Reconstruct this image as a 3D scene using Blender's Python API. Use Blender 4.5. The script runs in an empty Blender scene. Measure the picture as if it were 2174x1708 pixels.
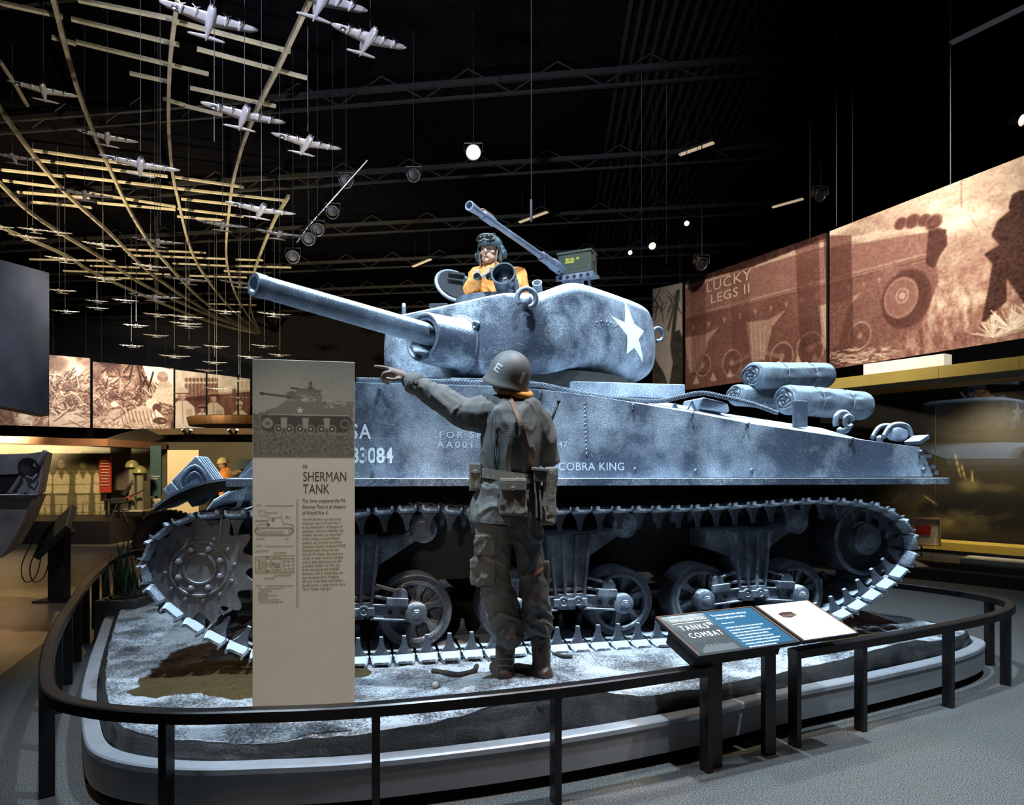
import bpy, bmesh, math, random
import numpy as np
from mathutils import Vector, Matrix, noise
random.seed(7)
rng = np.random.RandomState(11)
scene = bpy.context.scene
C = scene.collection
PI = math.pi

# ------------------------------------------------------------------ camera
F, CX, HY, CH = 1450.0, 1087.0, 990.0, 1.6      # focal length, centre and horizon in px of the 2174x1708 frame, eye height
cam_d = bpy.data.cameras.new('camera')
cam = bpy.data.objects.new('camera', cam_d); C.objects.link(cam)
cam.location = (0, 0, CH); cam.rotation_euler = (PI/2, 0, 0)
cam_d.sensor_fit = 'HORIZONTAL'; cam_d.sensor_width = 36.0
cam_d.lens = 36.0*F/2174.0
cam_d.shift_y = (HY-854.0)/2174.0
cam_d.clip_end = 200
scene.camera = cam

# ------------------------------------------------------------------ world, exposure, lights
scene.view_settings.view_transform = 'Standard'
scene.view_settings.look = 'None'
scene.view_settings.gamma = 1.0
scene.view_settings.use_curve_mapping = False
scene.view_settings.exposure = 0.0
w = bpy.data.worlds.new('world'); scene.world = w; w.use_nodes = True
w.node_tree.nodes['Background'].inputs[0].default_value = (0.5, 0.6, 1.0, 1)
w.node_tree.nodes['Background'].inputs[1].default_value = 0.006

def spot(name, loc, target, power, color, angle=60, blend=0.5, radius=0.12):
    l = bpy.data.lights.new(name, 'SPOT'); l.energy = power; l.color = color
    l.spot_size = math.radians(angle); l.spot_blend = blend; l.shadow_soft_size = radius
    o = bpy.data.objects.new(name, l); C.objects.link(o); o.location = loc
    o.rotation_euler = (Vector(target)-Vector(loc)).to_track_quat('-Z', 'Y').to_euler()
    return o
COOL = (0.62, 0.83, 1.0); WARM = (1.0, 0.62, 0.30); NEUT = (1.0, 0.90, 0.78)
spot('spot_key_front', (-2.2, 3.22, 5.3), (-0.8, 4.5, 1.2), 950, COOL, 72, 0.6, 0.10)
spot('spot_key_mid',   (0.7, 3.0, 7.6),  (0.9, 5.0, 1.2), 2900, COOL, 66, 0.6, 0.10)
spot('spot_key_rear',  (3.6, 3.5, 7.6),  (3.0, 5.4, 1.2), 2300, COOL, 60, 0.6, 0.10)
spot('spot_turret',    (-2.5, 3.3, 6.4), (0.0, 5.4, 2.7), 1150, COOL, 28, 0.5, 0.10)
spot('spot_snow_back', (3.2, 8.0, 7.6),  (0.8, 4.6, 0.5), 350, COOL, 60, 0.6, 0.10)
spot('spot_soldier_warm', (2.6, 2.9, 7.0), (0.15, 3.7, 1.2), 620, (1.0, 0.60, 0.36), 24, 0.6, 0.08)
spot('spot_sign', (-0.9, -1.8, 3.0), (-0.95, 3.2, 1.25), 340, (1.0, 0.88, 0.70), 20, 0.4, 0.15)
spot('spot_lectern', (1.6, 2.3, 6.0), (1.45, 3.7, 0.7), 150, (1.0, 0.95, 0.9), 22, 0.5, 0.06)
spot('spot_stand_shadow', (1.15, 5.6, 8.2), (1.6, 3.35, 0.0), 800, (1.0, 0.80, 0.50), 17, 0.25, 0.03)
spot('spot_craft', (-3.2, 3.6, 5.2), (-5.0, 7.2, 1.4), 330, (0.85, 0.88, 1.0), 26, 0.7, 0.1)  # added spot that brightens the craft, no fixture modelled
spot('spot_floor_right', (3.4, 1.6, 7.0), (3.3, 2.6, 0.0), 260, (1.0, 0.95, 0.92), 42, 0.8, 0.15)
spot('spot_floor_left', (-6.6, 9.5, 7.0), (-5.2, 7.2, 0.0), 1300, (1.0, 0.74, 0.36), 36, 0.8, 0.1)
spot('spot_rail_left', (-3.8, 0.6, 5.5), (-2.5, 3.9, 0.56), 150, (1.0, 0.55, 0.32), 22, 0.8, 0.1)
spot('spot_bombers', (-4.2, 1.6, 2.6), (-3.0, 8.0, 6.4), 7500, (0.78, 0.82, 1.0), 50, 0.8, 0.2)
spot('spot_bombers_far', (-13.0, 12.0, 1.8), (-11.5, 22.0, 7.0), 13000, (1.0, 0.78, 0.44), 75, 0.8, 0.2)
spot('spot_ribs', (-3.6, 11.5, 1.2), (-5.6, 14.0, 9.0), 1500, (1.0, 0.90, 0.72), 120, 0.8, 0.2)
spot('spot_ribs_far', (-9.0, 24.0, 2.0), (-9.5, 24.0, 8.0), 1500, (1.0, 0.90, 0.70), 120, 0.8, 0.2)
spot('spot_mural_right', (2.6, 6.5, 7.4), (5.6, 11.6, 4.4), 3000, (1.0, 0.86, 0.74), 66, 0.8, 0.2)
spot('spot_mural_far_left', (-13.5, 22.0, 7.6), (-17.5, 31.0, 4.4), 6500, (1.0, 0.95, 0.86), 62, 0.8, 0.2)
spot('spot_gallery_left', (-12.6, 13.5, 3.0), (-13.2, 17.4, 1.3), 420, (1.0, 0.74, 0.36), 100, 0.8, 0.2)
spot('spot_gallery_mid', (-7.6, 12.2, 3.0), (-8.2, 16.0, 1.4), 700, (1.0, 0.76, 0.42), 90, 0.8, 0.2)  # added spot that lifts the dark middle of the gallery
spot('spot_plinth_right', (5.6, 6.2, 6.5), (6.6, 9.2, 2.9), 420, (1.0, 0.85, 0.6), 50, 0.8, 0.2)
spot('spot_diorama', (6.5, 9.9, 2.7), (7.6, 10.6, 1.2), 700, (1.0, 0.80, 0.45), 100, 0.8, 0.2)
spot('spot_grey_panel', (-3.0, 6.6, 6.8), (-7.2, 9.9, 3.2), 1200, (0.72, 0.82, 1.0), 40, 0.9, 0.2)  # added spot that brightens the hanging panel

# ------------------------------------------------------------------ placing helpers
def P(px, py, Z):
    return Vector(((px-CX)/F*Z, Z, CH+(HY-py)/F*Z))
def HZ(px, py, z):                       # photo ray meets the height z
    Z = (z-CH)*F/(HY-py)
    return Vector(((px-CX)/F*Z, Z, z))
TA = math.radians(13); TR = Vector((-.941, 4.503, .32))
def TK(px, py, v=0.0):                   # photo ray meets the tank's plane y=v, in the tank's own frame
    rx, rz = (px-CX)/F, (HY-py)/F
    c, s = math.cos(TA), math.sin(TA)
    t = (v - s*TR.x + c*TR.y)/(-s*rx + c)
    x, y, z = rx*t, t, CH+rz*t
    return Vector((c*(x-TR.x)+s*(y-TR.y), v, z-TR.z))
def tkw(u, v, z):                        # tank frame to world
    c, s = math.cos(TA), math.sin(TA)
    return Vector((TR.x+c*u-s*v, TR.y+s*u+c*v, TR.z+z))
TB = math.radians(50); TC = (.115, 6.07)
ta = (-math.cos(TB), -math.sin(TB)); tb = (math.sin(TB), -math.cos(TB))
def TUp(px, py, p):                      # turret frame (forward p, left q, z above track ground)
    rx, rz = (px-CX)/F, (HY-py)/F
    t = (p+ta[0]*TC[0]+ta[1]*TC[1])/(ta[0]*rx+ta[1])
    x, y, z = rx*t, t, CH+rz*t
    return Vector((p, tb[0]*(x-TC[0])+tb[1]*(y-TC[1]), z-.32))
def TUq(px, py, q):
    rx, rz = (px-CX)/F, (HY-py)/F
    t = (q+tb[0]*TC[0]+tb[1]*TC[1])/(tb[0]*rx+tb[1])
    x, y, z = rx*t, t, CH+rz*t
    return Vector((ta[0]*(x-TC[0])+ta[1]*(y-TC[1]), q, z-.32))

# ------------------------------------------------------------------ materials
def mat(name, col, rough=0.6, metal=0.0, spec=0.5, emis=None, estr=0.0, noise_amt=0.0, nscale=8.0, bump=0.0, bscale=40.0, alpha=None, coat=0.0):
    m = bpy.data.materials.new(name); m.use_nodes = True
    nt = m.node_tree; b = nt.nodes['Principled BSDF']
    b.inputs['Base Color'].default_value = (*col, 1); b.inputs['Roughness'].default_value = rough
    b.inputs['Metallic'].default_value = metal; b.inputs['Specular IOR Level'].default_value = spec
    if coat: b.inputs['Coat Weight'].default_value = coat
    if emis: b.inputs['Emission Color'].default_value = (*emis, 1); b.inputs['Emission Strength'].default_value = estr
    tc = None
    if noise_amt or bump: tc = nt.nodes.new('ShaderNodeTexCoord')
    if noise_amt:
        n = nt.nodes.new('ShaderNodeTexNoise'); n.inputs['Scale'].default_value = nscale; n.inputs['Detail'].default_value = 6
        nt.links.new(tc.outputs['Object'], n.inputs['Vector'])
        r = nt.nodes.new('ShaderNodeMapRange'); r.inputs['From Min'].default_value = .3; r.inputs['From Max'].default_value = .7
        r.inputs['To Min'].default_value = 1-noise_amt; r.inputs['To Max'].default_value = 1+noise_amt
        nt.links.new(n.outputs['Fac'], r.inputs['Value'])
        x = nt.nodes.new('ShaderNodeVectorMath'); x.operation = 'SCALE'; x.inputs[0].default_value = col
        nt.links.new(r.outputs[0], x.inputs['Scale']); nt.links.new(x.outputs[0], b.inputs['Base Color'])
    if bump:
        n = nt.nodes.new('ShaderNodeTexNoise'); n.inputs['Scale'].default_value = bscale; n.inputs['Detail'].default_value = 5
        nt.links.new(tc.outputs['Object'], n.inputs['Vector'])
        bp = nt.nodes.new('ShaderNodeBump'); bp.inputs['Strength'].default_value = bump; bp.inputs['Distance'].default_value = .02
        nt.links.new(n.outputs['Fac'], bp.inputs['Height']); nt.links.new(bp.outputs[0], b.inputs['Normal'])
    return m

def frost_mat(name, base, frost=(0.72, 0.80, 0.90), amount=0.5, top=1.0, speck=170.0, patch=2.2, rough=0.62, bump=0.25, bscale=30.0, topmin=0.55, streak=0.0):
    """painted metal dusted with artificial frost: fine specks, drifting patches, a crust on the upward faces"""
    m = bpy.data.materials.new(name); m.use_nodes = True
    nt = m.node_tree; N = nt.nodes.new; L = nt.links.new; b = nt.nodes['Principled BSDF']
    tc = N('ShaderNodeTexCoord')
    sp = N('ShaderNodeTexNoise'); sp.inputs['Scale'].default_value = speck; sp.inputs['Detail'].default_value = 2; L(tc.outputs['Object'], sp.inputs['Vector'])
    pa = N('ShaderNodeTexNoise'); pa.inputs['Scale'].default_value = patch; pa.inputs['Detail'].default_value = 7; pa.inputs['Roughness'].default_value = .62
    L(tc.outputs['Object'], pa.inputs['Vector'])
    # threshold of the specks falls where the patch noise is high
    pr = N('ShaderNodeMapRange'); pr.inputs['From Min'].default_value = .42; pr.inputs['From Max'].default_value = .68
    pr.inputs['To Min'].default_value = .70; pr.inputs['To Max'].default_value = .70-.24*amount*2
    L(pa.outputs['Fac'], pr.inputs['Value'])
    sub = N('ShaderNodeMath'); sub.operation = 'SUBTRACT'; L(sp.outputs['Fac'], sub.inputs[0]); L(pr.outputs[0], sub.inputs[1])
    # crisp round flecks, denser where the frost has drifted
    vo = N('ShaderNodeTexVoronoi'); vo.inputs['Scale'].default_value = speck*1.25; vo.inputs['Randomness'].default_value = 1; L(tc.outputs['Object'], vo.inputs['Vector'])
    vs = N('ShaderNodeSeparateColor'); L(vo.outputs['Color'], vs.inputs[0])
    dens = N('ShaderNodeMapRange'); dens.inputs['From Min'].default_value = .38; dens.inputs['From Max'].default_value = .70; dens.inputs['To Min'].default_value = .10*amount; dens.inputs['To Max'].default_value = .85*amount
    L(pa.outputs['Fac'], dens.inputs['Value'])
    pick = N('ShaderNodeMath'); pick.operation = 'LESS_THAN'; L(vs.outputs[0], pick.inputs[0]); L(dens.outputs[0], pick.inputs[1])
    rad = N('ShaderNodeMath'); rad.operation = 'MULTIPLY_ADD'; L(vs.outputs[1], rad.inputs[0]); rad.inputs[1].default_value = .20; rad.inputs[2].default_value = .14
    inr = N('ShaderNodeMath'); inr.operation = 'LESS_THAN'; L(vo.outputs['Distance'], inr.inputs[0]); L(rad.outputs[0], inr.inputs[1])
    sm = N('ShaderNodeMath'); sm.operation = 'MULTIPLY'; L(pick.outputs[0], sm.inputs[0]); L(inr.outputs[0], sm.inputs[1])
    # light dust film
    fl = N('ShaderNodeMapRange'); fl.inputs['From Min'].default_value = .47; fl.inputs['From Max'].default_value = .68; fl.inputs['To Max'].default_value = .85*amount
    L(pa.outputs['Fac'], fl.inputs['Value'])
    gr = N('ShaderNodeMapRange'); gr.inputs['From Min'].default_value = .35; gr.inputs['From Max'].default_value = .65; gr.inputs['To Min'].default_value = .15; gr.inputs['To Max'].default_value = 1.5; L(sp.outputs['Fac'], gr.inputs['Value'])
    fg = N('ShaderNodeMath'); fg.operation = 'MULTIPLY'; fg.use_clamp = True; L(fl.outputs[0], fg.inputs[0]); L(gr.outputs[0], fg.inputs[1])
    mx = N('ShaderNodeMath'); mx.operation = 'MAXIMUM'; L(sm.outputs[0], mx.inputs[0]); L(fg.outputs[0], mx.inputs[1])
    # frost lying on upward faces
    ge = N('ShaderNodeNewGeometry'); sx = N('ShaderNodeSeparateXYZ'); L(ge.outputs['Normal'], sx.inputs[0])
    ad = N('ShaderNodeMath'); ad.operation = 'MULTIPLY_ADD'; L(sp.outputs['Fac'], ad.inputs[0]); ad.inputs[1].default_value = .5; L(sx.outputs['Z'], ad.inputs[2])
    up = N('ShaderNodeMapRange'); up.inputs['From Min'].default_value = topmin+.25; up.inputs['From Max'].default_value = topmin+.5; up.inputs['To Max'].default_value = top
    L(ad.outputs[0], up.inputs['Value'])
    m2 = N('ShaderNodeMath'); m2.operation = 'MAXIMUM'; m2.use_clamp = True; L(mx.outputs[0], m2.inputs[0]); L(up.outputs[0], m2.inputs[1])
    # slight tone drift of the paint
    tn = N('ShaderNodeTexNoise'); tn.inputs['Scale'].default_value = 1.6; tn.inputs['Detail'].default_value = 8
    mp = N('ShaderNodeMapping'); mp.inputs['Scale'].default_value = (1, 1, .35 if streak else 1); L(tc.outputs['Object'], mp.inputs['Vector']); L(mp.outputs[0], tn.inputs['Vector'])
    tr = N('ShaderNodeMapRange'); tr.inputs['From Min'].default_value = .3; tr.inputs['From Max'].default_value = .7; tr.inputs['To Min'].default_value = .62; tr.inputs['To Max'].default_value = 1.35
    L(tn.outputs['Fac'], tr.inputs['Value'])
    sc = N('ShaderNodeVectorMath'); sc.operation = 'SCALE'; sc.inputs[0].default_value = base; L(tr.outputs[0], sc.inputs['Scale'])
    mi = N('ShaderNodeMix'); mi.data_type = 'RGBA'; L(m2.outputs[0], mi.inputs['Factor']); L(sc.outputs[0], mi.inputs['A']); mi.inputs['B'].default_value = (*frost, 1)
    L(mi.outputs['Result'], b.inputs['Base Color']); b.inputs['Roughness'].default_value = rough
    bn = N('ShaderNodeTexNoise'); bn.inputs['Scale'].default_value = bscale; bn.inputs['Detail'].default_value = 6; L(tc.outputs['Object'], bn.inputs['Vector'])
    bm_ = N('ShaderNodeMath'); bm_.operation = 'MULTIPLY_ADD'; L(m2.outputs[0], bm_.inputs[0]); bm_.inputs[1].default_value = .5; L(bn.outputs['Fac'], bm_.inputs[2])
    bp = N('ShaderNodeBump'); bp.inputs['Strength'].default_value = bump; bp.inputs['Distance'].default_value = .012
    L(bm_.outputs[0], bp.inputs['Height']); L(bp.outputs[0], b.inputs['Normal'])
    return m

def print_mat(name, gain=1.0, rough=0.5, emis=0.0):       # a printed panel: ink colours stored on its mesh
    m = bpy.data.materials.new(name); m.use_nodes = True
    nt = m.node_tree; b = nt.nodes['Principled BSDF']
    a = nt.nodes.new('ShaderNodeAttribute'); a.attribute_name = 'ink'
    x = nt.nodes.new('ShaderNodeVectorMath'); x.operation = 'SCALE'; x.inputs['Scale'].default_value = gain
    nt.links.new(a.outputs['Color'], x.inputs[0]); nt.links.new(x.outputs[0], b.inputs['Base Color'])
    b.inputs['Roughness'].default_value = rough; b.inputs['Specular IOR Level'].default_value = .2
    if emis:
        nt.links.new(a.outputs['Color'], b.inputs['Emission Color']); b.inputs['Emission Strength'].default_value = emis
    return m

M = {}
M['black'] = mat('black_paint', (.008, .008, .010), .7)
M['rail'] = mat('bronze_black_metal', (.030, .026, .026), .32, .6, noise_amt=.3, nscale=5)
M['ceiling'] = mat('dark_deck', (.003, .003, .004), .8, spec=0.0, noise_amt=.3)
M['wall'] = mat('black_wall', (.006, .006, .009), .9)
M['truss'] = mat('roof_truss_black', (.006, .006, .007), .6)
M['steel_dark'] = mat('dark_steel', (.03, .03, .035), .5, .5)
M['gold'] = mat('gilded_aluminium', (.60, .54, .40), .32, .55, noise_amt=.25, nscale=3)
M['slat'] = mat('pale_gold_slat', (.50, .46, .34), .5, .1, noise_amt=.2, nscale=3)
M['wire'] = mat('steel_wire', (.30, .30, .32), .4, .7)
M['fascia'] = mat('grey_laminate', (.30, .29, .30), .45, noise_amt=.06)
M['rim'] = mat('brushed_rim', (.50, .50, .54), .30, .5, noise_amt=.1)
M['silver'] = mat('model_silver', (.50, .50, .58), .38, .75, noise_amt=.1, nscale=4)
M['copper'] = mat('model_copper', (.50, .38, .30), .36, .8, noise_amt=.1, nscale=4)
M['pgold'] = mat('model_pale_gold', (.85, .74, .52), .30, .7, noise_amt=.1, nscale=4)
M['prop'] = mat('model_dark', (.10, .10, .11), .3, .8)
M['white_ink'] = mat('white_stencil', (.82, .84, .86), .6)
M['pale_ink'] = mat('faded_white_stencil', (.50, .55, .60), .6)
M['black_ink'] = mat('black_ink', (.02, .016, .015), .6)
M['grey_ink'] = mat('brown_grey_ink', (.14, .12, .10), .6)
M['sign'] = mat('sign_beige', (.60, .545, .46), .45, noise_amt=.04)
M['glass'] = None

# ------------------------------------------------------------------ mesh helpers
def tag(o, label=None, cat=None, group=None, kind=None):
    if label: o['label'] = label
    if cat: o['category'] = cat
    if group: o['group'] = group
    if kind: o['kind'] = kind
    return o
def empty(name, loc=(0, 0, 0), rz=0.0, label=None, cat=None, group=None, parent=None):
    o = bpy.data.objects.new(name, None); C.objects.link(o); o.location = loc; o.rotation_euler = (0, 0, rz)
    o.empty_display_size = .1
    if parent: o.parent = parent
    return tag(o, label, cat, group)
def obj(name, bm, m, parent=None, smooth=False, bevel=0.0, bseg=2, label=None, cat=None, group=None, kind=None, angle=40):
    me = bpy.data.meshes.new(name)
    if isinstance(bm, bpy.types.Mesh): me = bm
    else:
        bmesh.ops.recalc_face_normals(bm, faces=bm.faces[:])
        bm.to_mesh(me); bm.free()
    for x in (m if isinstance(m, (list, tuple)) else [m]): me.materials.append(x)
    o = bpy.data.objects.new(name, me); C.objects.link(o)
    if parent: o.parent = parent
    if smooth:
        for p in me.polygons: p.use_smooth = True
    if bevel:
        b = o.modifiers.new('bevel', 'BEVEL'); b.width = bevel; b.segments = bseg; b.limit_method = 'ANGLE'; b.angle_limit = math.radians(angle)
    return tag(o, label, cat, group, kind)
def NB(): return bmesh.new()
def axes(xd, zd=None):
    """3x3 with x along xd and z as near zd as possible"""
    x = Vector(xd).normalized(); z = Vector(zd if zd is not None else (0, 0, 1))
    y = z.cross(x)
    if y.length < 1e-5: y = Vector((0, 1, 0)).cross(x)
    y.normalize(); z = x.cross(y)
    return Matrix((x, y, z)).transposed()
def box(bm, c, s, R=None, taper=1.0):
    """box of size s at centre c; taper scales the top (z+)"""
    vs = []
    for z in (-1, 1):
        k = taper if z > 0 else 1.0
        for x, y in ((-1, -1), (1, -1), (1, 1), (-1, 1)):
            v = Vector((x*s[0]/2*k, y*s[1]/2*k, z*s[2]/2))
            if R is not None: v = R @ v
            vs.append(bm.verts.new(v+Vector(c)))
    f = [(0, 3, 2, 1), (4, 5, 6, 7), (0, 1, 5, 4), (1, 2, 6, 5), (2, 3, 7, 6), (3, 0, 4, 7)]
    return [bm.faces.new([vs[i] for i in q]) for q in f]
def bar(bm, a, b, w, h, up=(0, 0, 1)):
    a, b = Vector(a), Vector(b)
    R = axes(b-a, up); box(bm, (a+b)/2, ((b-a).length, w, h), R)
def prism(bm, pts, v0, v1, T=None):
    """polygon pts (x,z) swept along y from v0 to v1"""
    T = T or (lambda v: v)
    a = [bm.verts.new(T(Vector((x, v0, z)))) for x, z in pts]; b = [bm.verts.new(T(Vector((x, v1, z)))) for x, z in pts]
    n = len(pts)
    bm.faces.new(a); bm.faces.new(b[::-1])
    for i in range(n): bm.faces.new((a[i], b[i], b[(i+1) % n], a[(i+1) % n]))
def loft(bm, rings, cap=True, closed=True):
    R = [[bm.verts.new(p) for p in r] for r in rings]; n = len(R[0])
    for i in range(len(R)-1):
        for j in range(n if closed else n-1):
            bm.faces.new((R[i][j], R[i][(j+1) % n], R[i+1][(j+1) % n], R[i+1][j]))
    if cap:
        bm.faces.new(R[0][::-1]); bm.faces.new(R[-1])
    return R
def circ(c, r, ax, n=16, r2=None, ph=0.0):
    R = axes(ax); out = []
    for i in range(n):
        t = 2*PI*i/n+ph
        out.append(Vector(c)+R @ Vector((0, r*math.cos(t), (r2 or r)*math.sin(t))))
    return out
def cyl(bm, a, b, r, n=16, r2=None, cap=True):
    a, b = Vector(a), Vector(b)
    return loft(bm, [circ(a, r, b-a, n), circ(b, r if r2 is None else r2, b-a, n)], cap)
def lathe(bm, c, ax, prof, n=24, cap=True):
    """profile (distance along ax, radius)"""
    c = Vector(c); d = Vector(ax).normalized()
    return loft(bm, [circ(c+d*t, max(r, 1e-4), d, n) for t, r in prof], cap)
def tube(bm, pts, r, n=8, cap=True, closed=False):
    pts = [Vector(p) for p in pts]; m = len(pts); rings = []
    up = None
    for i, p in enumerate(pts):
        if closed: d = pts[(i+1) % m]-pts[i-1]
        else: d = pts[min(i+1, m-1)]-pts[max(i-1, 0)]
        d.normalize()
        if up is None:
            up = Vector((0, 0, 1)) if abs(d.z) < .9 else Vector((1, 0, 0))
        s = d.cross(up)
        if s.length < 1e-5: s = d.orthogonal()
        s.normalize(); up = s.cross(d).normalized()
        rr = r[i] if isinstance(r, (list, tuple)) else r
        rings.append([p+(s*math.cos(2*PI*k/n)+up*math.sin(2*PI*k/n))*rr for k in range(n)])
    if closed: rings.append(rings[0]); return loft(bm, rings, False)
    return loft(bm, rings, cap)
def sphere(bm, c, r, R=None, u=16, v=10):
    r = Vector(r if isinstance(r, (tuple, list, Vector)) else (r, r, r)); c = Vector(c)
    top = None; rings = []
    def T(p):
        p = Vector((p[0]*r.x, p[1]*r.y, p[2]*r.z))
        return c+(R @ p if R is not None else p)
    for i in range(1, v):
        a = PI*i/v
        rings.append([bm.verts.new(T((math.sin(a)*math.cos(2*PI*j/u), math.sin(a)*math.sin(2*PI*j/u), math.cos(a)))) for j in range(u)])
    t = bm.verts.new(T((0, 0, 1))); b = bm.verts.new(T((0, 0, -1)))
    for j in range(u):
        bm.faces.new((t, rings[0][j], rings[0][(j+1) % u])); bm.faces.new((b, rings[-1][(j+1) % u], rings[-1][j]))
        for i in range(v-2): bm.faces.new((rings[i][j], rings[i+1][j], rings[i+1][(j+1) % u], rings[i][(j+1) % u]))
def spline(pts, n=8, closed=False):
    """Catmull-Rom through pts"""
    pts = [Vector(p) for p in pts]; m = len(pts); out = []
    for i in range(m if closed else m-1):
        p0 = pts[(i-1) % m] if closed or i > 0 else pts[0]*2-pts[1]
        p1 = pts[i]; p2 = pts[(i+1) % m]
        p3 = pts[(i+2) % m] if closed or i+2 < m else pts[-1]*2-pts[-2]
        for k in range(n):
            t = k/n
            out.append(.5*((2*p1)+(p2-p0)*t+(2*p0-5*p1+4*p2-p3)*t*t+(3*p1-p0-3*p2+p3)*t**3))
    if not closed: out.append(pts[-1])
    return out
def rrect(w, h, r, n=4):
    o = []
    for cx, cy, a0 in ((w/2-r, h/2-r, 0), (-w/2+r, h/2-r, 90), (-w/2+r, -h/2+r, 180), (w/2-r, -h/2+r, 270)):
        for k in range(n+1):
            a = math.radians(a0+90*k/n); o.append((cx+r*math.cos(a), cy+r*math.sin(a)))
    return o
_txt = {}
def lettering(name, body, size, m, parent, origin, xd, ud, sx=.8, align='LEFT', depth=.0006, space=1.0, line=1.0, bold=0.0):
    """letters as a thin solid mesh; origin = baseline start, xd = reading direction, ud = up"""
    cu = bpy.data.curves.new(name, 'FONT'); cu.body = body; cu.size = size; cu.align_x = align; cu.space_character = space
    cu.space_line = line; cu.extrude = depth; cu.resolution_u = 3; cu.offset = bold
    t = bpy.data.objects.new('tmp', cu); C.objects.link(t)
    dg = bpy.context.evaluated_depsgraph_get()
    me = bpy.data.meshes.new_from_object(t.evaluated_get(dg)); me.name = name
    bpy.data.objects.remove(t)
    x = Vector(xd).normalized(); u = Vector(ud).normalized(); nrm = x.cross(u)
    A = Matrix((x*sx, u, nrm)).transposed().to_4x4(); A.translation = Vector(origin)
    me.transform(A)
    me.materials.clear(); me.materials.append(m)
    o = bpy.data.objects.new(name, me); C.objects.link(o)
    if parent: o.parent = parent
    return o
# ================================================================== the room
def struct(name, bm, m, **k): return obj(name, bm, m, kind='structure', **k)
X0, X1, Y0, Y1, ZC = -27.0, 15.0, -6.0, 41.0, 10.6
def floor_mat():
    m = mat('carpet_floor', (.16, .165, .18), .9)
    nt = m.node_tree; b = nt.nodes['Principled BSDF']; N = nt.nodes.new; L = nt.links.new
    tc = N('ShaderNodeTexCoord'); n1 = N('ShaderNodeTexNoise'); n1.inputs['Scale'].default_value = 170; n1.inputs['Detail'].default_value = 3
    L(tc.outputs['Object'], n1.inputs['Vector'])
    cr = N('ShaderNodeValToRGB'); e = cr.color_ramp.elements
    e[0].position = .42; e[0].color = (.014, .013, .012, 1); e[1].position = .60; e[1].color = (.165, .152, .142, 1)
    L(n1.outputs['Fac'], cr.inputs[0]); L(cr.outputs[0], b.inputs['Base Color'])
    return m
M['floor'] = floor_mat()
def quad(name, a, b_, c, d, m, **k):
    bm = NB(); bm.faces.new([bm.verts.new(v) for v in (a, b_, c, d)]); return struct(name, bm, m, **k)
quad('floor', (X0, Y0, 0), (X1, Y0, 0), (X1, Y1, 0), (X0, Y1, 0), M['floor'])
# polished aisle floor on the left, streaked by the gallery lamps
bm = NB(); bm.faces.new([bm.verts.new(v) for v in ((-14, 4.6, .004), (-3.7, 4.6, .004), (-5.2, 9.0, .004), (-6, 16, .004), (-16, 16, .004))])
struct('floor_aisle', bm, mat('polished_aisle', (.20, .17, .13), .30, noise_amt=.25, nscale=1.5, bump=.15, bscale=3))
quad('ceiling', (X0, Y0, ZC), (X0, Y1, ZC), (X1, Y1, ZC), (X1, Y0, ZC), M['ceiling'])
quad('wall_left', (X0, Y0, 0), (X0, Y1, 0), (X0, Y1, ZC), (X0, Y0, ZC), M['wall'])
quad('wall_right', (X1, Y0, 0), (X1, Y0, ZC), (X1, Y1, ZC), (X1, Y1, 0), M['wall'])
quad('wall_back', (X0, Y1, 0), (X1, Y1, 0), (X1, Y1, ZC), (X0, Y1, ZC), M['wall'])
quad('wall_front', (X0, Y0, 0), (X0, Y0, ZC), (X1, Y0, ZC), (X1, Y0, 0), M['wall'])

# ------------------------------------------------------------------ plinth outline (plan of the hand rail)
rail_pts = [(-4.70, 8.37), (-4.10, 6.7), (-3.36, 5.2), (-2.82, 4.19), (-2.40, 3.52), (-2.13, 3.17), (-1.84, 3.0), (-1.48, 2.925),
            (-1.11, 2.94), (-.6, 3.01), (.208, 3.25), (1.04, 3.60), (1.60, 3.90), (2.45, 4.31), (3.31, 4.78), (3.74, 5.13), (3.86, 5.42), (3.72, 5.82),
            (3.30, 6.35), (2.85, 6.95), (2.2, 8.0), (1.2, 8.9), (-.5, 9.3), (-2.6, 9.4), (-4.2, 9.2)]
rail = [Vector((p.x, p.y, 0)) for p in spline([(x, y, 0) for x, y in rail_pts], 8, True)]
def offset(poly, d):
    out = []; n = len(poly)
    for i in range(n):
        t = (poly[(i+1) % n]-poly[i-1]).normalized()
        out.append(poly[i]+Vector((-t.y, t.x, 0))*d)      # counter-clockwise outline: inward is to the left
    return out
def ccw(poly): return sum(poly[i].x*poly[(i+1) % len(poly)].y-poly[(i+1) % len(poly)].x*poly[i].y for i in range(len(poly))) > 0
if not ccw(rail): rail = rail[::-1]
def at_z(poly, z): return [Vector((p.x, p.y, z)) for p in poly]
rim_o = offset(rail, .16)
def ringwall(bm, layers): 
    loft(bm, layers, cap=False)
bm = NB(); ringwall(bm, [at_z(rim_o, .06), at_z(rim_o, .205)]); ringwall(bm, [at_z(rim_o, .06), at_z(offset(rail, .34), .06)])
struct('trim_1', bm, M['fascia'], smooth=True)
bm = NB(); o1 = offset(rail, .155); ringwall(bm, [at_z(o1, .208), at_z(o1, .232), at_z(offset(rail, .163), .240), at_z(offset(rail, .235), .240), at_z(offset(rail, .24), .20), at_z(o1, .208)])
struct('trim_2', bm, M['rim'])
bm = NB(); o2 = offset(rail, .32); ringwall(bm, [at_z(o2, 0), at_z(o2, .062)])
struct('trim_3', bm, M['black'])

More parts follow.
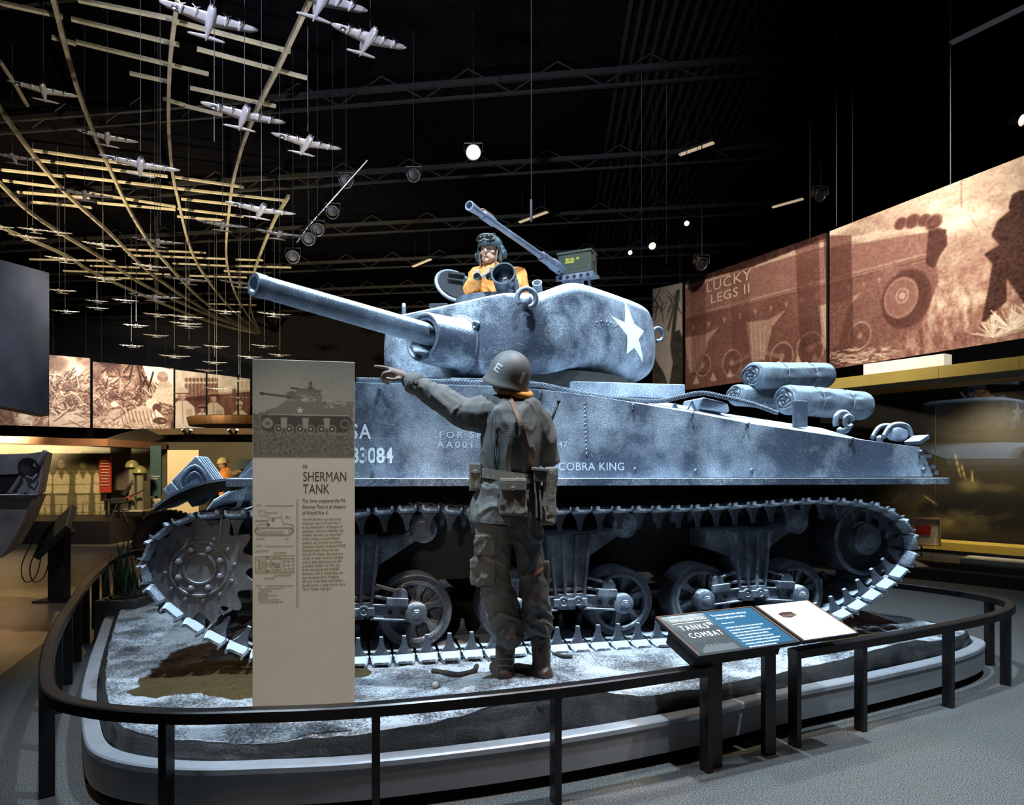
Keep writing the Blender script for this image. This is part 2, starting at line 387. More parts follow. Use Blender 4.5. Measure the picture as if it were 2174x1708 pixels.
# ------------------------------------------------------------------ frozen ground
def fnoise(x, y, s, seed=0): return noise.fractal(Vector((x*s+seed*7.3, y*s-seed*3.1, seed*1.7)), 1.0, 2.0, 5)
mound = Vector((.10, 3.76, 0))
def ground_z(x, y):
    z = .315+.022*fnoise(x, y, 1.6, 1)+.012*fnoise(x, y, 6, 2)
    z += .125*math.exp(-(((x-mound.x)/.55)**2+((y-mound.y)/.32)**2))
    z += .06*math.exp(-(((x-2.6)/.9)**2+((y-4.75)/.25)**2))
    z += .05*math.exp(-(((x+.3)/1.4)**2+((y-3.50)/.16)**2))
    d = tkl(x, y)
    if -1.4 < d[0] < 3.6 and -.2 < d[1] < .55: z = min(z, .325)
    return z
def tkl(x, y):
    c, s = math.cos(TA), math.sin(TA); dx, dy = x-TR.x, y-TR.y
    return (c*dx+s*dy, -s*dx+c*dy)
def snow_mat():
    m = bpy.data.materials.new('frozen_ground'); m.use_nodes = True
    nt = m.node_tree; N = nt.nodes.new; L = nt.links.new; b = nt.nodes['Principled BSDF']
    tc = N('ShaderNodeTexCoord')
    n1 = N('ShaderNodeTexNoise'); n1.inputs['Scale'].default_value = 75; n1.inputs['Detail'].default_value = 8; n1.inputs['Roughness'].default_value = .75; L(tc.outputs['Object'], n1.inputs['Vector'])
    n2 = N('ShaderNodeTexNoise'); n2.inputs['Scale'].default_value = 2.6; n2.inputs['Detail'].default_value = 9; n2.inputs['Roughness'].default_value = .65; L(tc.outputs['Object'], n2.inputs['Vector'])
    a = N('ShaderNodeMath'); a.operation = 'MULTIPLY_ADD'; L(n2.outputs['Fac'], a.inputs[0]); a.inputs[1].default_value = .9; L(n1.outputs['Fac'], a.inputs[2])
    cr = N('ShaderNodeValToRGB'); e = cr.color_ramp.elements
    e[0].position = .80; e[0].color = (.05, .048, .046, 1); e[1].position = 1.06; e[1].color = (.62, .64, .68, 1)
    k = e.new(.93); k.color = (.25, .26, .29, 1)
    L(a.outputs[0], cr.inputs[0])
    # bare wet soil where the crust is missing (its own outline, stored on the mesh)
    at = N('ShaderNodeAttribute'); at.attribute_name = 'soil'
    ad = N('ShaderNodeMath'); ad.operation = 'MULTIPLY_ADD'; L(n2.outputs['Fac'], ad.inputs[0]); ad.inputs[1].default_value = .5; L(at.outputs['Fac'], ad.inputs[2])
    th = N('ShaderNodeMapRange'); th.inputs['From Min'].default_value = .72; th.inputs['From Max'].default_value = .78; L(ad.outputs[0], th.inputs['Value'])
    s2 = N('ShaderNodeValToRGB'); e = s2.color_ramp.elements; e[0].position = .35; e[0].color = (.010, .007, .004, 1); e[1].position = .75; e[1].color = (.19, .115, .022, 1); L(n1.outputs['Fac'], s2.inputs[0])
    mi = N('ShaderNodeMix'); mi.data_type = 'RGBA'; L(th.outputs[0], mi.inputs['Factor']); L(cr.outputs[0], mi.inputs['A']); pk = N('ShaderNodeAttribute'); pk.attribute_name = 'peat'; m3 = N('ShaderNodeMix'); m3.data_type = 'RGBA'; L(pk.outputs['Fac'], m3.inputs['Factor']); L(s2.outputs[0], m3.inputs['A'])
    s3 = N('ShaderNodeValToRGB'); e = s3.color_ramp.elements; e[0].position = .45; e[0].color = (.004, .004, .004, 1); e[1].position = .85; e[1].color = (.05, .047, .046, 1); L(n1.outputs['Fac'], s3.inputs[0]); L(s3.outputs[0], m3.inputs['B']); L(m3.outputs['Result'], mi.inputs['B'])
    L(mi.outputs['Result'], b.inputs['Base Color'])
    ro = N('ShaderNodeMapRange'); ro.inputs['To Min'].default_value = .8; ro.inputs['To Max'].default_value = .35; L(th.outputs[0], ro.inputs['Value']); L(ro.outputs[0], b.inputs['Roughness'])
    bp = N('ShaderNodeBump'); bp.inputs['Strength'].default_value = .75; bp.inputs['Distance'].default_value = .02; L(a.outputs[0], bp.inputs['Height']); L(bp.outputs[0], b.inputs['Normal'])
    return m
M['snow'] = snow_mat()
bm = NB(); edge = offset(rail, .27); cen = Vector((-.3, 6.2, 0)); n = len(edge)
fine = []
for i in range(n):
    for k in range(3): fine.append(edge[i].lerp(edge[(i+1) % n], k/3))
edge = fine; n = len(edge); rings = []
for r in list(np.linspace(0.03, .62, 22))+list(np.linspace(.64, 1.0, 46)):
    rings.append([cen+(p-cen)*float(r) for p in edge])
soil_pts = []
Rv = [[bm.verts.new((p.x, p.y, ground_z(p.x, p.y))) for p in r] for r in rings]
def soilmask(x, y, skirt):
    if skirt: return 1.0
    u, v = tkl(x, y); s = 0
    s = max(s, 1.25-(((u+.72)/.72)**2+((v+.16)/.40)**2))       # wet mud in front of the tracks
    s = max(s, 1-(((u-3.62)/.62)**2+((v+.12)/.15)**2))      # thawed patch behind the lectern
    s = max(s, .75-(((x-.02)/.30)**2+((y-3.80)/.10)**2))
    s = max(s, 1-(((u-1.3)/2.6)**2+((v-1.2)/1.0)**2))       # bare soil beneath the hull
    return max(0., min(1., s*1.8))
# ragged drop to the rim
for q, (d, zz) in enumerate(((.0, None), (-.012, -.035), (-.02, -.07), (-.028, None))):
    if q == 0: continue
    row = []
    for i, p in enumerate(edge):
        t = (edge[(i+1) % n]-edge[i-1]).normalized(); inw = Vector((-t.y, t.x, 0))
        pp = p+inw*(d+.018*fnoise(p.x, p.y, 5, 5+q)); z0 = ground_z(p.x, p.y)
        z = z0+zz if zz else .236
        row.append(bm.verts.new((pp.x, pp.y, max(z, .236))))
    Rv.append(row)
for i in range(len(Rv)-1):
    for j in range(n): bm.faces.new((Rv[i][j], Rv[i][(j+1) % n], Rv[i+1][(j+1) % n], Rv[i+1][j]))
bm.faces.new(Rv[0][::-1])
nr = len(rings); masks = []; dark = []
for i, r in enumerate(Rv):
    for vtx in r:
        wob = .13*fnoise(vtx.co.x, vtx.co.y, 3.2, 9)
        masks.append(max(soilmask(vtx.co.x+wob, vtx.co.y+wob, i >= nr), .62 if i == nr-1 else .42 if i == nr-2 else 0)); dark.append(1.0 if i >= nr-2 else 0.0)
bmesh.ops.recalc_face_normals(bm, faces=bm.faces[:])
me = bpy.data.meshes.new('frozen_ground'); bm.to_mesh(me); bm.free()
at = me.attributes.new('soil', 'FLOAT', 'POINT'); at.data.foreach_set('value', np.array(masks, dtype=np.float32)); at2 = me.attributes.new('peat', 'FLOAT', 'POINT'); at2.data.foreach_set('value', np.array(dark, dtype=np.float32))
for p in me.polygons: p.use_smooth = True
g = obj('frozen_ground', me, M['snow'], kind='structure')
# snow lips, clods and stones
def stick(name, pts, r, label, m, cat='branch', **k):
    bm = NB(); tube(bm, spline(pts, 5), r, 8)
    return obj(name, bm, m, smooth=True, label=label, cat=cat, **k)
M['bark'] = mat('dark_bark', (.035, .025, .02), .8, noise_amt=.5, nscale=30, bump=.8, bscale=60)
def gp(px, py, lift=.015):
    v = HZ(px, py, .38)
    for _ in range(3): v = HZ(px, py, ground_z(v.x, v.y)+lift)
    return v
stick('fallen_branch', [gp(918, 1423), gp(945, 1427), gp(975, 1431), gp(1005, 1424), gp(1012, 1413, .03)], .016, 'dark crooked branch lying on the snow left of the standing soldier', M['bark'])
stick('twig', [gp(1175, 1387), gp(1195, 1392), gp(1215, 1393)], .012, 'short dark twig on the snow beside the soldier\'s right boot', M['bark'])
bm = NB(); sphere(bm, gp(925, 1453, .02), (.022, .02, .02), u=12, v=8)
obj('stone', bm, mat('pinkish_stone', (.42, .34, .33), .8, noise_amt=.2, nscale=40), smooth=True, label='small round pebble on the snow below the fallen branch', cat='stone')

# ------------------------------------------------------------------ hand rails
def arclen(poly):
    L = [0]
    for i in range(1, len(poly)): L.append(L[-1]+(poly[i]-poly[i-1]).length)
    return L
def nearest(x, y): return min(range(len(rail)), key=lambda i: (rail[i]-Vector((x, y, 0))).length)
def rail_run(i0, i1):
    out = []; i = i0
    while True:
        out.append(rail[i % len(rail)])
        if i % len(rail) == i1 % len(rail): break
        i += 1
    return out
RH = .56
def handrail(run, posts, label, endcap=(False, False)):
    L = arclen(run); t = empty('guard_rail', (run[len(run)//2].x, run[len(run)//2].y, 0), 0, label, 'railing', None)
    o0 = t.location.copy(); bm = NB(); rings = []
    sec = [(-.034, RH-.052), (.034, RH-.052), (.034, RH-.006), (.026, RH), (-.026, RH), (-.034, RH-.006)]
    for i, p in enumerate(run):
        a = run[max(i-1, 0)]; b = run[min(i+1, len(run)-1)]; d = (b-a).normalized(); nn = Vector((-d.y, d.x, 0))
        rings.append([p+nn*s+Vector((0, 0, z))-o0 for s, z in sec])
    loft(bm, rings); obj('top_rail', bm, M['rail'], t, bevel=0)
    for s in posts:
        s = min(max(s, .02), L[-1]-.02)
        for i in range(len(L)-1):
            if L[i] <= s <= L[i+1]:
                k = (s-L[i])/(L[i+1]-L[i]); p = run[i].lerp(run[i+1], k); d = (run[i+1]-run[i]).normalized(); break
        bm = NB(); R = Matrix((d, Vector((-d.y, d.x, 0)), Vector((0, 0, 1)))).transposed()
        box(bm, p-o0+Vector((0, 0, (RH-.05)/2)), (.036, .066, RH-.05), R)
        obj('post', bm, M['rail'], t, bevel=.002)
    return t
def param(run, x, y):
    L = arclen(run); i = min(range(len(run)), key=lambda i: (run[i]-Vector((x, y, 0))).length); return L[i]
ia = nearest(-4.55, 9.0); ib = nearest(1.045, 3.602); ic = nearest(1.60, 3.90); idd = nearest(-.5, 9.3)
# direction of the outline around the plinth is counter-clockwise: back left -> front -> right -> back
run1 = rail_run(ia, ib); run2 = rail_run(ic, idd)
front_posts = [(HZ(118, 1682, 0).x, HZ(118, 1682, 0).y)]
p1 = [param(run1, *q) for q in ((-1.50, 2.93), (-.585, 3.015), (.225, 3.26), (1.045, 3.602))]
s118 = param(run1, -2.25, 3.30); p1 = [s118]+p1
s = s118
while s > .75: s -= .66; p1.append(s)
handrail(run1, p1, 'dark bronze guard rail curving round the left and front of the snowy plinth')
p2_ = [param(run2, *q) for q in ((1.60, 3.90), (2.10, 4.13), (2.86, 4.53), (3.62, 5.02), (3.86, 5.5), (3.25, 6.4), (2.4, 7.6))]
handrail(run2, p2_, 'dark bronze guard rail running round the right and rear of the snowy plinth')

# ------------------------------------------------------------------ printed pictures (ink stored per vertex)
def vnoise(W, H, cells, seed):
    r = np.random.RandomState(seed); g = r.rand(cells[1]+3, cells[0]+3)
    x = np.linspace(0, cells[0], W, endpoint=False); y = np.linspace(0, cells[1], H, endpoint=False)
    xi = x.astype(int); yi = y.astype(int); fx = x-xi; fy = y-yi; fx = fx*fx*(3-2*fx); fy = fy*fy*(3-2*fy)
    a = g[np.ix_(yi, xi)]; b = g[np.ix_(yi, xi+1)]; c = g[np.ix_(yi+1, xi)]; d = g[np.ix_(yi+1, xi+1)]
    fx = fx[None, :]; fy = fy[:, None]
    return (a*(1-fx)+b*fx)*(1-fy)+(c*(1-fx)+d*fx)*fy
def fbm(W, H, base, octv, seed, gain=.55):
    o = 0; amp = 1; tot = 0; c = base
    for k in range(octv):
        o = o+amp*vnoise(W, H, (int(c[0]), int(c[1])), seed+k*13); tot += amp; amp *= gain; c = (c[0]*2, c[1]*2)
    return o/tot
class Pic:
    """luminance picture; drawing coordinates run over box x0,y0,x1,y1 (y down)"""
    def __init__(s, W, H, bounds, val=.5, conv=None):
        s.W, s.H = W, H; s.a = np.full((H, W), float(val)); s.b = bounds; s.conv = conv
        x0, y0, x1, y1 = bounds
        s.X, s.Y = np.meshgrid(np.linspace(x0, x1, W), np.linspace(y0, y1, H))
    def put(s, mask, val, al=1.0):
        m = np.clip(mask, 0, 1)*al; s.a = s.a*(1-m)+val*m
    def c(s, pts): return [s.conv(*p) for p in pts] if s.conv else pts
    def pmask(s, pts):
        pts = s.c(pts); m = np.zeros(s.a.shape, bool); n = len(pts)
        for i in range(n):
            x1, y1 = pts[i]; x2, y2 = pts[(i+1) % n]
            if y1 == y2: continue
            cnd = ((s.Y >= y1) != (s.Y >= y2)); xx = x1+(s.Y-y1)*(x2-x1)/(y2-y1)
            m ^= cnd & (s.X < xx)
        m = m.astype(float); q = np.pad(m, 1, mode='edge'); H, W = m.shape
        return sum(q[i:i+H, j:j+W] for i in range(3) for j in range(3))/9.0
    def poly(s, pts, val, al=1.0): s.put(s.pmask(pts), val, al)
    def ell(s, cx, cy, rx, ry, val, al=1.0, rot=0, soft=.12, ring=None):
        (cx, cy), = s.c([(cx, cy)]); a = math.radians(rot); dx = s.X-cx; dy = s.Y-cy
        u = (dx*math.cos(a)+dy*math.sin(a))/rx; v = (-dx*math.sin(a)+dy*math.cos(a))/ry
        d = np.sqrt(u*u+v*v)
        m = np.clip((1-d)/soft+.5, 0, 1)
        if ring: m = m*np.clip((d-(1-ring))/soft+.5, 0, 1)
        s.put(m, val, al)
    def line(s, p, q, w, val, al=1.0):
        (x1, y1), (x2, y2) = s.c([p, q]); dx, dy = x2-x1, y2-y1; L2 = dx*dx+dy*dy+1e-12
        t = np.clip(((s.X-x1)*dx+(s.Y-y1)*dy)/L2, 0, 1)
        d = np.hypot(s.X-x1-t*dx, s.Y-y1-t*dy); px = (s.b[2]-s.b[0])/s.W
        s.put(np.clip((w/2-d)/px+.5, 0, 1), val, al)
    def noise(s, cells, octv, seed, amt, mask=None, gain=.6):
        f = (fbm(s.W, s.H, cells, octv, seed, gain)-.5)*2*amt
        s.a = s.a+(f if mask is None else f*mask)
def ramp(a, stops):
    """map luminance to linear colour through (pos, rgb) stops"""
    a = np.clip(a, 0, 1); xs = [p for p, c in stops]
    return np.stack([np.interp(a, xs, [c[k] for p, c in stops]) for k in range(3)], -1)
SEPIA = [(0, (.012, .004, .003)), (.3, (.11, .045, .032)), (.55, (.30, .17, .12)), (.8, (.62, .50, .38)), (1, (.95, .86, .70))]
RUST = [(0, (.02, .006, .005)), (.3, (.115, .042, .030)), (.5, (.235, .095, .068)), (.75, (.46, .32, .22)), (1, (.85, .74, .55))]
GREYP = [(0, (.015, .013, .011)), (.5, (.20, .18, .15)), (1, (.62, .58, .50))]
def print_panel(name, col, fn, m, parent=None, **k):
    """col: HxWx3 linear colours (top row first); fn(s,t) gives the place of s,t in 0..1 (t up)"""
    H, W = col.shape[:2]
    V = [fn(i/(W-1), 1-j/(H-1)) for j in range(H) for i in range(W)]
    idx = np.arange(H*W).reshape(H, W)
    fs = np.stack([idx[:-1, :-1], idx[1:, :-1], idx[1:, 1:], idx[:-1, 1:]], -1).reshape(-1, 4)
    me = bpy.data.meshes.new(name); me.from_pydata([tuple(v) for v in V], [], fs.tolist()); me.update()
    ca = me.color_attributes.new('ink', 'FLOAT_COLOR', 'POINT')
    rgba = np.ones((H*W, 4), np.float32); rgba[:, :3] = col.reshape(-1, 3)
    ca.data.foreach_set('color', rgba.ravel())
    return obj(name, me, m, parent, **k)
M['print'] = print_mat('printed_picture', 1.0)
M['backlit'] = print_mat('backlit_picture', 1.0, .45, emis=.35)

# ------------------------------------------------------------------ tall sign beside the plinth
def tank_side_picture(p, x, y, s, body=.62, dark=.10, light=.85):
    """a small side view of a tank facing left: turret, gun, sloping hull, wheels; x,y = left bottom, s = length"""
    def q(pts): return [(x+a*s, y-b*s) for a, b in pts]
    def w(r): return r*s
    p.poly(q([(.02, .14), (.10, .24), (.30, .30), (.36, .34), (.84, .34), (.99, .27), (1.0, .20), (.98, .14)]), body)
    p.poly(q([(.12, .20), (.30, .35), (.80, .345), (.98, .28), (.97, .20)]), body*1.12)
    p.poly(q([(.38, .345), (.36, .40), (.42, .47), (.56, .49), (.64, .46), (.68, .39), (.66, .345)]), body*1.15)
    p.poly(q([(.31, .36), (.31, .43), (.36, .45), (.40, .43), (.40, .36)]), body*.8)
    p.line(*q([(.06, .415), (.34, .385)]), w(.022), dark+.1); p.line(*q([(.05, .416), (.075, .413)]), w(.03), dark)
    for k in range(22): p.line(*q([(.13+k*.038, .20), (.15+k*.038, .20)]), w(.012), .75)
    p.poly(q([(.05, .19), (.11, .195), (.95, .19), (.99, .13), (.92, .02), (.16, .0), (.06, .05)]), dark)
    for k in range(3):
        cx = .28+k*.22
        for d in (-.055, .055):
            p.ell(x+(cx+d)*s, y-.055*s, w(.047), w(.047), .5, ring=.30); p.ell(x+(cx+d)*s, y-.055*s, w(.014), w(.014), .7)
        p.poly(q([(cx-.035, .17), (cx+.035, .17), (cx+.025, .06), (cx-.025, .06)]), .62)
    p.ell(x+.115*s, y-.11*s, w(.055), w(.055), .55); p.ell(x+.115*s, y-.11*s, w(.02), w(.02), .25)
    p.ell(x+.91*s, y-.11*s, w(.05), w(.05), .45, ring=.3)
    for k in range(26): p.line(*q([(.15+k*.031, .0), (.16+k*.031, .022)]), w(.010), .6)
sgZ = 3.27; SB = TK(536, 1541, 0)
def sign_frame():
    # bottom left corner from the photo, panel parallel to the tank's side
    a = P(536, 1539, 3.20); xd = Vector((math.cos(TA), math.sin(TA), 0))
    return a, xd
sa, sx_ = sign_frame(); sn = Vector((sx_.y, -sx_.x, 0))        # towards the viewer
b2 = None
# width: where the right edge at px 753 meets the sign's plane
rx = (753-CX)/F; den = sx_.x-rx*sx_.y; SW = (rx*sa.y-sa.x)/den
SZ0 = sa.z; SZ1 = CH+(HY-761)/F*sa.y
sg = empty('information_sign', (sa+sx_*SW/2+Vector((0, 0, 0))), 0, 'tall beige sign board headed SHERMAN TANK standing between rail and tank', 'sign')
def sgl(v): return v-sg.location
def sp(px, py, lift=.0005):      # photo px on the sign's face -> point relative to the sign
    rx, rz = (px-CX)/F, (HY-py)/F
    d = sx_.x-rx*sx_.y; k = (rx*sa.y-sa.x)/d
    y = sa.y+sx_.y*k; return sgl(Vector((sa.x+sx_.x*k, y, CH+rz*y))+sn*lift)
bm = NB(); Rs = Matrix((sx_, -sn, Vector((0, 0, 1)))).transposed()
box(bm, sgl(sa+sx_*SW/2-sn*.012+Vector((0, 0, (SZ1-SZ0)/2))), (SW, .024, SZ1-SZ0), Rs)
obj('board', bm, M['sign'], sg, bevel=.002)
p = Pic(260, 250, (0, 0, 1, .97), .66)
p.put(1-np.clip(p.Y/.62, 0, 1), .72, .6); p.noise((3, 2), 3, 5, .04)
p.poly([(0, .55), (.10, .52), (.2, .55), (.35, .58), (1, .60), (1, .97), (0, .97)], .36)
gm = (p.Y > .60).astype(float); p.noise((70, 60), 3, 8, .30, gm)
for k in range(9): p.ell(.015+.03*k, .57+.02*math.sin(k*2), .03, .035, .25+.25*rng.rand(), rot=20*k)
tank_side_picture(p, .03, .735, .96, .40)
for k in range(40): p.ell(.42+.22*rng.rand(), .34+.07*rng.rand(), .02, .014, .3+.5*rng.rand(), .7)
for k in range(50): p.ell(.70+.28*rng.rand(), .40+.06*rng.rand()+0, .022, .012, .3+.5*rng.rand(), .7)
p.ell(.56, .225, .018, .022, .25); p.poly([(.53, .30), (.54, .25), (.58, .25), (.60, .30)], .28); p.line((.37, .275), (.45, .285), .02, .2); p.line((.44, .29), (.66, .30), .02, .35)
st = [(math.sin(k*PI/5)*(.04 if k % 2 == 0 else .016)+.455, -math.cos(k*PI/5)*(.04 if k % 2 == 0 else .016)+.497) for k in range(10)]
p.poly(st, .97)
p.noise((120, 110), 2, 21, .07)
c0, c1 = sp(537, 762), sp(752.5, 971.5)
def onsign(s, t): return Vector((c0.x+(c1.x-c0.x)*s, c0.y+(c1.y-c0.y)*s, c1.z+(c0.z-c1.z)*t))
print_panel('photograph', ramp(p.a, GREYP), onsign, M['print'], sg)
UZ = (0, 0, 1)
def st_(px, py, body, hpx, sx=.62, m='black_ink', **k):
    """lettering on the sign with cap height hpx photo pixels"""
    o = sp(px, py); Z = sg.location.y+o.y
    return lettering('lettering', body, hpx/F*Z/.70, M[m], sg, o, sx_, UZ, sx, depth=.0003, **k)
st_(643, 994, 'M4', 8.5, .62)
st_(643, 1021, 'SHERMAN', 20.5, .69, bold=0)
st_(643, 1047.5, 'TANK', 20.5, .69, bold=0)
st_(642, 1066, 'The Army employed the M4\nSherman Tank in all theaters\nof World War II.', 7.4, .73, line=1.22, bold=0)
st_(642, 1104, 'The M4 Sherman was the iconic\nAmerican tank of World War II.\nIt was employed in all theaters of\noperation where its reliability and\nmobility allowed it to spearhead\narmor attacks, provide infantry\nsupport, and function as artillery.\nAmerican industry produced 53,000\nSherman tanks during the war,\nand the M4 chassis was used on a\nvariety of other armored vehicles\nsuch as tank destroyers and self-\npropelled artillery. In 1944, the\nArmy introduced the M4A3E2\nSherman, such as Cobra King, the\ntank displayed here. Weighing\n38 tons, it was fitted with thicker\nfrontal armor, a larger turret, and a\n75-or 76-mm. main gun.', 4.8, .90, m='grey_ink', line=1.20)
for y, tx in ((1073, '[ SIDE VIEW ]'), (1159, '[ TOP VIEW ]'), (1243, '[ DETAILS ]')): st_(543, y, tx, 2.4, .62, 'grey_ink')
for px, py, tx in ((546, 1084, '75-MM. MAIN GUN'), (560, 1089, '.30-CALIBER MACHINE GUN'), (606, 1096, 'RADIO\nANTENNA'), (544, 1144, 'DRIVE SPROCKET'), (606, 1144, 'TRACK'),
                   (541, 1170, "COMMANDER'S PERISCOPE"), (582, 1174, 'ENGINE COMPARTMENT'), (581, 1222, "GUNNER'S PERISCOPE, TELESCOPE"), (562, 1228, "DRIVER'S PERISCOPE")):
    st_(px, py, tx, 2.2, .72, 'grey_ink')
st_(548, 1250, 'TYPICAL ARMAMENT: 75-mm. main gun and one\n     .30-caliber machine gun\nWEIGHT: 35 tons\nMAXIMUM SPEED: 24 miles per hour\nRANGE: 120 miles\nCREW: tank commander, driver, gunner,\n     bow machine gunner (radio operator), loader', 2.5, .72, 'grey_ink', line=1.35)
bm = NB()
def sl(a, b, wpx=.7):
    A, B = sp(*a), sp(*b); w_ = wpx/F*3.2; R = axes(B-A, sn); box(bm, (A+B)/2, ((B-A).length, w_, .0006), R)
for x in (630.5, 633): sl((x, 1059), (x, 1288))
for y in (1072.5, 1158.5, 1242): sl((564, y), (624, y))
def polyl(pts, wpx=.7, closed=False):
    for i in range(len(pts)-(0 if closed else 1)): sl(pts[i], pts[(i+1) % len(pts)], wpx)
def pcirc(x, y, r, wpx=.7, n=14): polyl([(x+r*math.cos(2*PI*k/n), y+r*math.sin(2*PI*k/n)) for k in range(n)], wpx, True)
polyl([(541, 1124), (548, 1113), (570, 1111), (568, 1102), (574, 1098), (598, 1097), (601, 1110), (622, 1113), (624, 1120), (622, 1124)], .8)
polyl([(541, 1127), (546, 1120), (620, 1120), (624, 1127), (616, 1135), (549, 1135)], 1.4, True)
polyl([(542, 1104), (568, 1104)], 1.0); polyl([(542, 1106), (568, 1106)], .6)
for k in range(3):
    for d in (-4, 4): pcirc(560+k*17+d, 1130, 3.4)
pcirc(546.5, 1127.5, 4); pcirc(617, 1127, 4); pcirc(580, 1103, 3.2); pcirc(580, 1103, 1.2, 1.5)
polyl([(551, 1085), (551, 1094), (571, 1094)], .5); polyl([(597, 1086), (597, 1096)], .5)
st5 = [(570+3.6*(1 if k % 2 == 0 else .4)*math.sin(k*PI/5), 1113.5-3.6*(1 if k % 2 == 0 else .4)*math.cos(k*PI/5)) for k in range(10)]
for k in range(5): sl(st5[2*k], (570, 1113.5), 2.2)
polyl([(543, 1181), (624, 1178), (624, 1215), (543, 1215)], .8, True); polyl([(543, 1186), (624, 1184)], .5); polyl([(543, 1210), (624, 1211)], .5)
pcirc(588, 1196, 14); pcirc(589, 1201, 4, 1.8); pcirc(580, 1196, 2.5, 1.2); pcirc(568, 1183, 2.5, 1.4); pcirc(568, 1211, 2.5, 1.4)
for y in (1190, 1198, 1206): polyl([(546, y), (566, y)], .5); polyl([(604, y), (622, y)], .5)
polyl([(551, 1186), (551, 1211)], .6); polyl([(604, 1183), (604, 1212)], .6); polyl([(612, 1188), (612, 1206), (622, 1206)], .6); polyl([(549, 1194), (566, 1194), (566, 1203), (549, 1203)], .6, True)
for y in (1193, 1197, 1201): polyl([(556, y), (598, y)], .4)
obj('diagram', bm, M['grey_ink'], sg)

# ------------------------------------------------------------------ tilted reading panels on their stand
M['bluepanel'] = mat('blue_panel', (.016, .075, .13), .35, spec=.4)
M['paper'] = mat('cream_panel', (.88, .84, .78), .4)
M['wood'] = mat('walnut_edge', (.22, .10, .05), .5)
st0 = empty('reading_stand', (1.27, 3.70, 0), math.radians(24.5), 'black reading stand with two tilted panels headed TANKS IN COMBAT in the rail gap', 'sign')
Ri = Matrix.Rotation(-math.radians(24.5), 3, 'Z')
def stl(v): return Ri @ (Vector(v)-Vector((1.27, 3.70, 0)))
cTL, cTR, cBL = stl(P(1398.5, 1307.6, 3.75)), None, stl(P(1475.5, 1393.7, 3.40))
for nm, (q1, q2) in (('post', ((1525, 1633), (1640, 1605))),):
    for q in (q1, q2):
        b_ = stl(HZ(q[0], q[1], 0)); bm = NB(); box(bm, (b_.x, b_.y+.03, .31), (.078, .036, .62)); obj('post', bm, M['rail'], st0, bevel=.002)
def tilt_panel(tl, bl, W, thick, name, m):
    """a board from its top-left and bottom-left corners (stand frame), W long along x"""
    tl = Vector(tl); bl = Vector(bl); bl.x = tl.x = (tl.x+bl.x)/2
    d = bl-tl; nn = Vector((1, 0, 0)).cross(-d).normalized()
    if nn.z < 0: nn = -nn
    R = Matrix((Vector((1, 0, 0)), (-d).normalized(), nn)).transposed()
    bm = NB(); box(bm, tl+Vector((W/2, 0, 0))+d/2-nn*thick/2, (W, d.length, thick), R)
    o = obj(name, bm, m, st0, bevel=.003)
    def at(s, t, lift=.001): return tl+Vector((W*s, 0, 0))+d*(1-t)+nn*lift
    return o, at, R, nn, d.length
_tr = stl(P(1602, 1284, 4.04)); W1 = (_tr-cTL).length
b1, at1, R1, n1, D1 = tilt_panel(cTL, cBL, W1, .022, 'panel', M['black'])
off2 = W1+.022; t2 = cTL+Vector((off2, 0, .0)); t2b = cBL+Vector((off2, 0, 0)); W2 = W1*.62
b2_, at2, R2, n2, D2 = tilt_panel(t2, t2b, W2, .022, 'panel', M['black'])
bm = NB(); box(bm, at1(.5, .5)-n1*.075, (W1*.86, D1*.6, .10), R1, 1.0); box(bm, at2(.5, .5)-n1*.06, (W2*.8, D2*.5, .07), R1); obj('bracket', bm, M['black'], st0)
p = Pic(200, 150, (0, 0, 1, 1), .22)
p.put(1-np.clip(p.Y/.45, 0, 1), .75, .9); p.noise((4, 5), 5, 31, .22); p.poly([(0, .45), (1, .35), (1, 1), (0, 1)], .16, .8)
p.poly([(.1, .95), (.3, .80), (.9, .84), (.9, 1), (.1, 1)], .55, .7)
for k in range(7): p.line((.15+.1*k, .72+.02*(k % 3)), (.15+.1*k, .84), .03, .08)
gp_ = [(0, (.01, .01, .012)), (.5, (.10, .11, .11)), (1, (.42, .46, .47))]
o = print_panel('photograph', ramp(p.a, gp_), lambda s, t: at1(.03+s*.42, .04+t*.92), M['print'], st0)
bm = NB(); box(bm, at1(.705, .5, .0006), (W1*.51, D1*.92, .0012), R1); obj('blue_field', bm, M['bluepanel'], st0)
for s in (.012, .988): bm = NB(); box(bm, at1(s, .5, .001), (.006, D1*.98, .003), R1); obj('edging', bm, M['wood'], st0)
bm = NB(); box(bm, at1(.5, .985, .001), (W1*.98, .004, .003), R1); obj('edging', bm, M['wood'], st0)
for s in (.02, .98): bm = NB(); box(bm, at2(s, .5, .001), (.006, D2*.98, .003), R1); obj('edging', bm, M['wood'], st0)
bm = NB(); box(bm, at2(.5, .5, .0006), (W2*.93, D2*.96, .0012), R1); obj('cream_field', bm, M['paper'], st0)
ud1 = R1 @ Vector((0, 1, 0)); XD = Vector((1, 0, 0))
M['ink_cream'] = mat('cream_ink', (.85, .80, .68), .5)
def l1(s, t, body, size, sx=.7, m='ink_cream', at=at1, **k): return lettering('lettering', body, size, M[m], st0, at(s, t, .0022), XD, ud1, sx, **k)
l1(.07, .80, 'TECHNOLOGY AND TACTICS', .034, .53, bold=0); bm = NB(); box(bm, at1(.25, .755, .0018), (W1*.36, .003, .001), R1); obj('rule', bm, M['ink_cream'], st0)
l1(.09, .575, 'TANKS', .064, .78, 'white_ink', space=1.3, bold=0); l1(.375, .64, 'IN', .040, .75, 'white_ink', bold=0); l1(.10, .385, 'COMBAT', .064, .70, 'white_ink', space=1.32, bold=0)
l1(.49, .83, '"To produce a short battle, tanks must\n  advance rapidly, but not hastily..."', .026, .62, 'white_ink', line=1.25, bold=0)
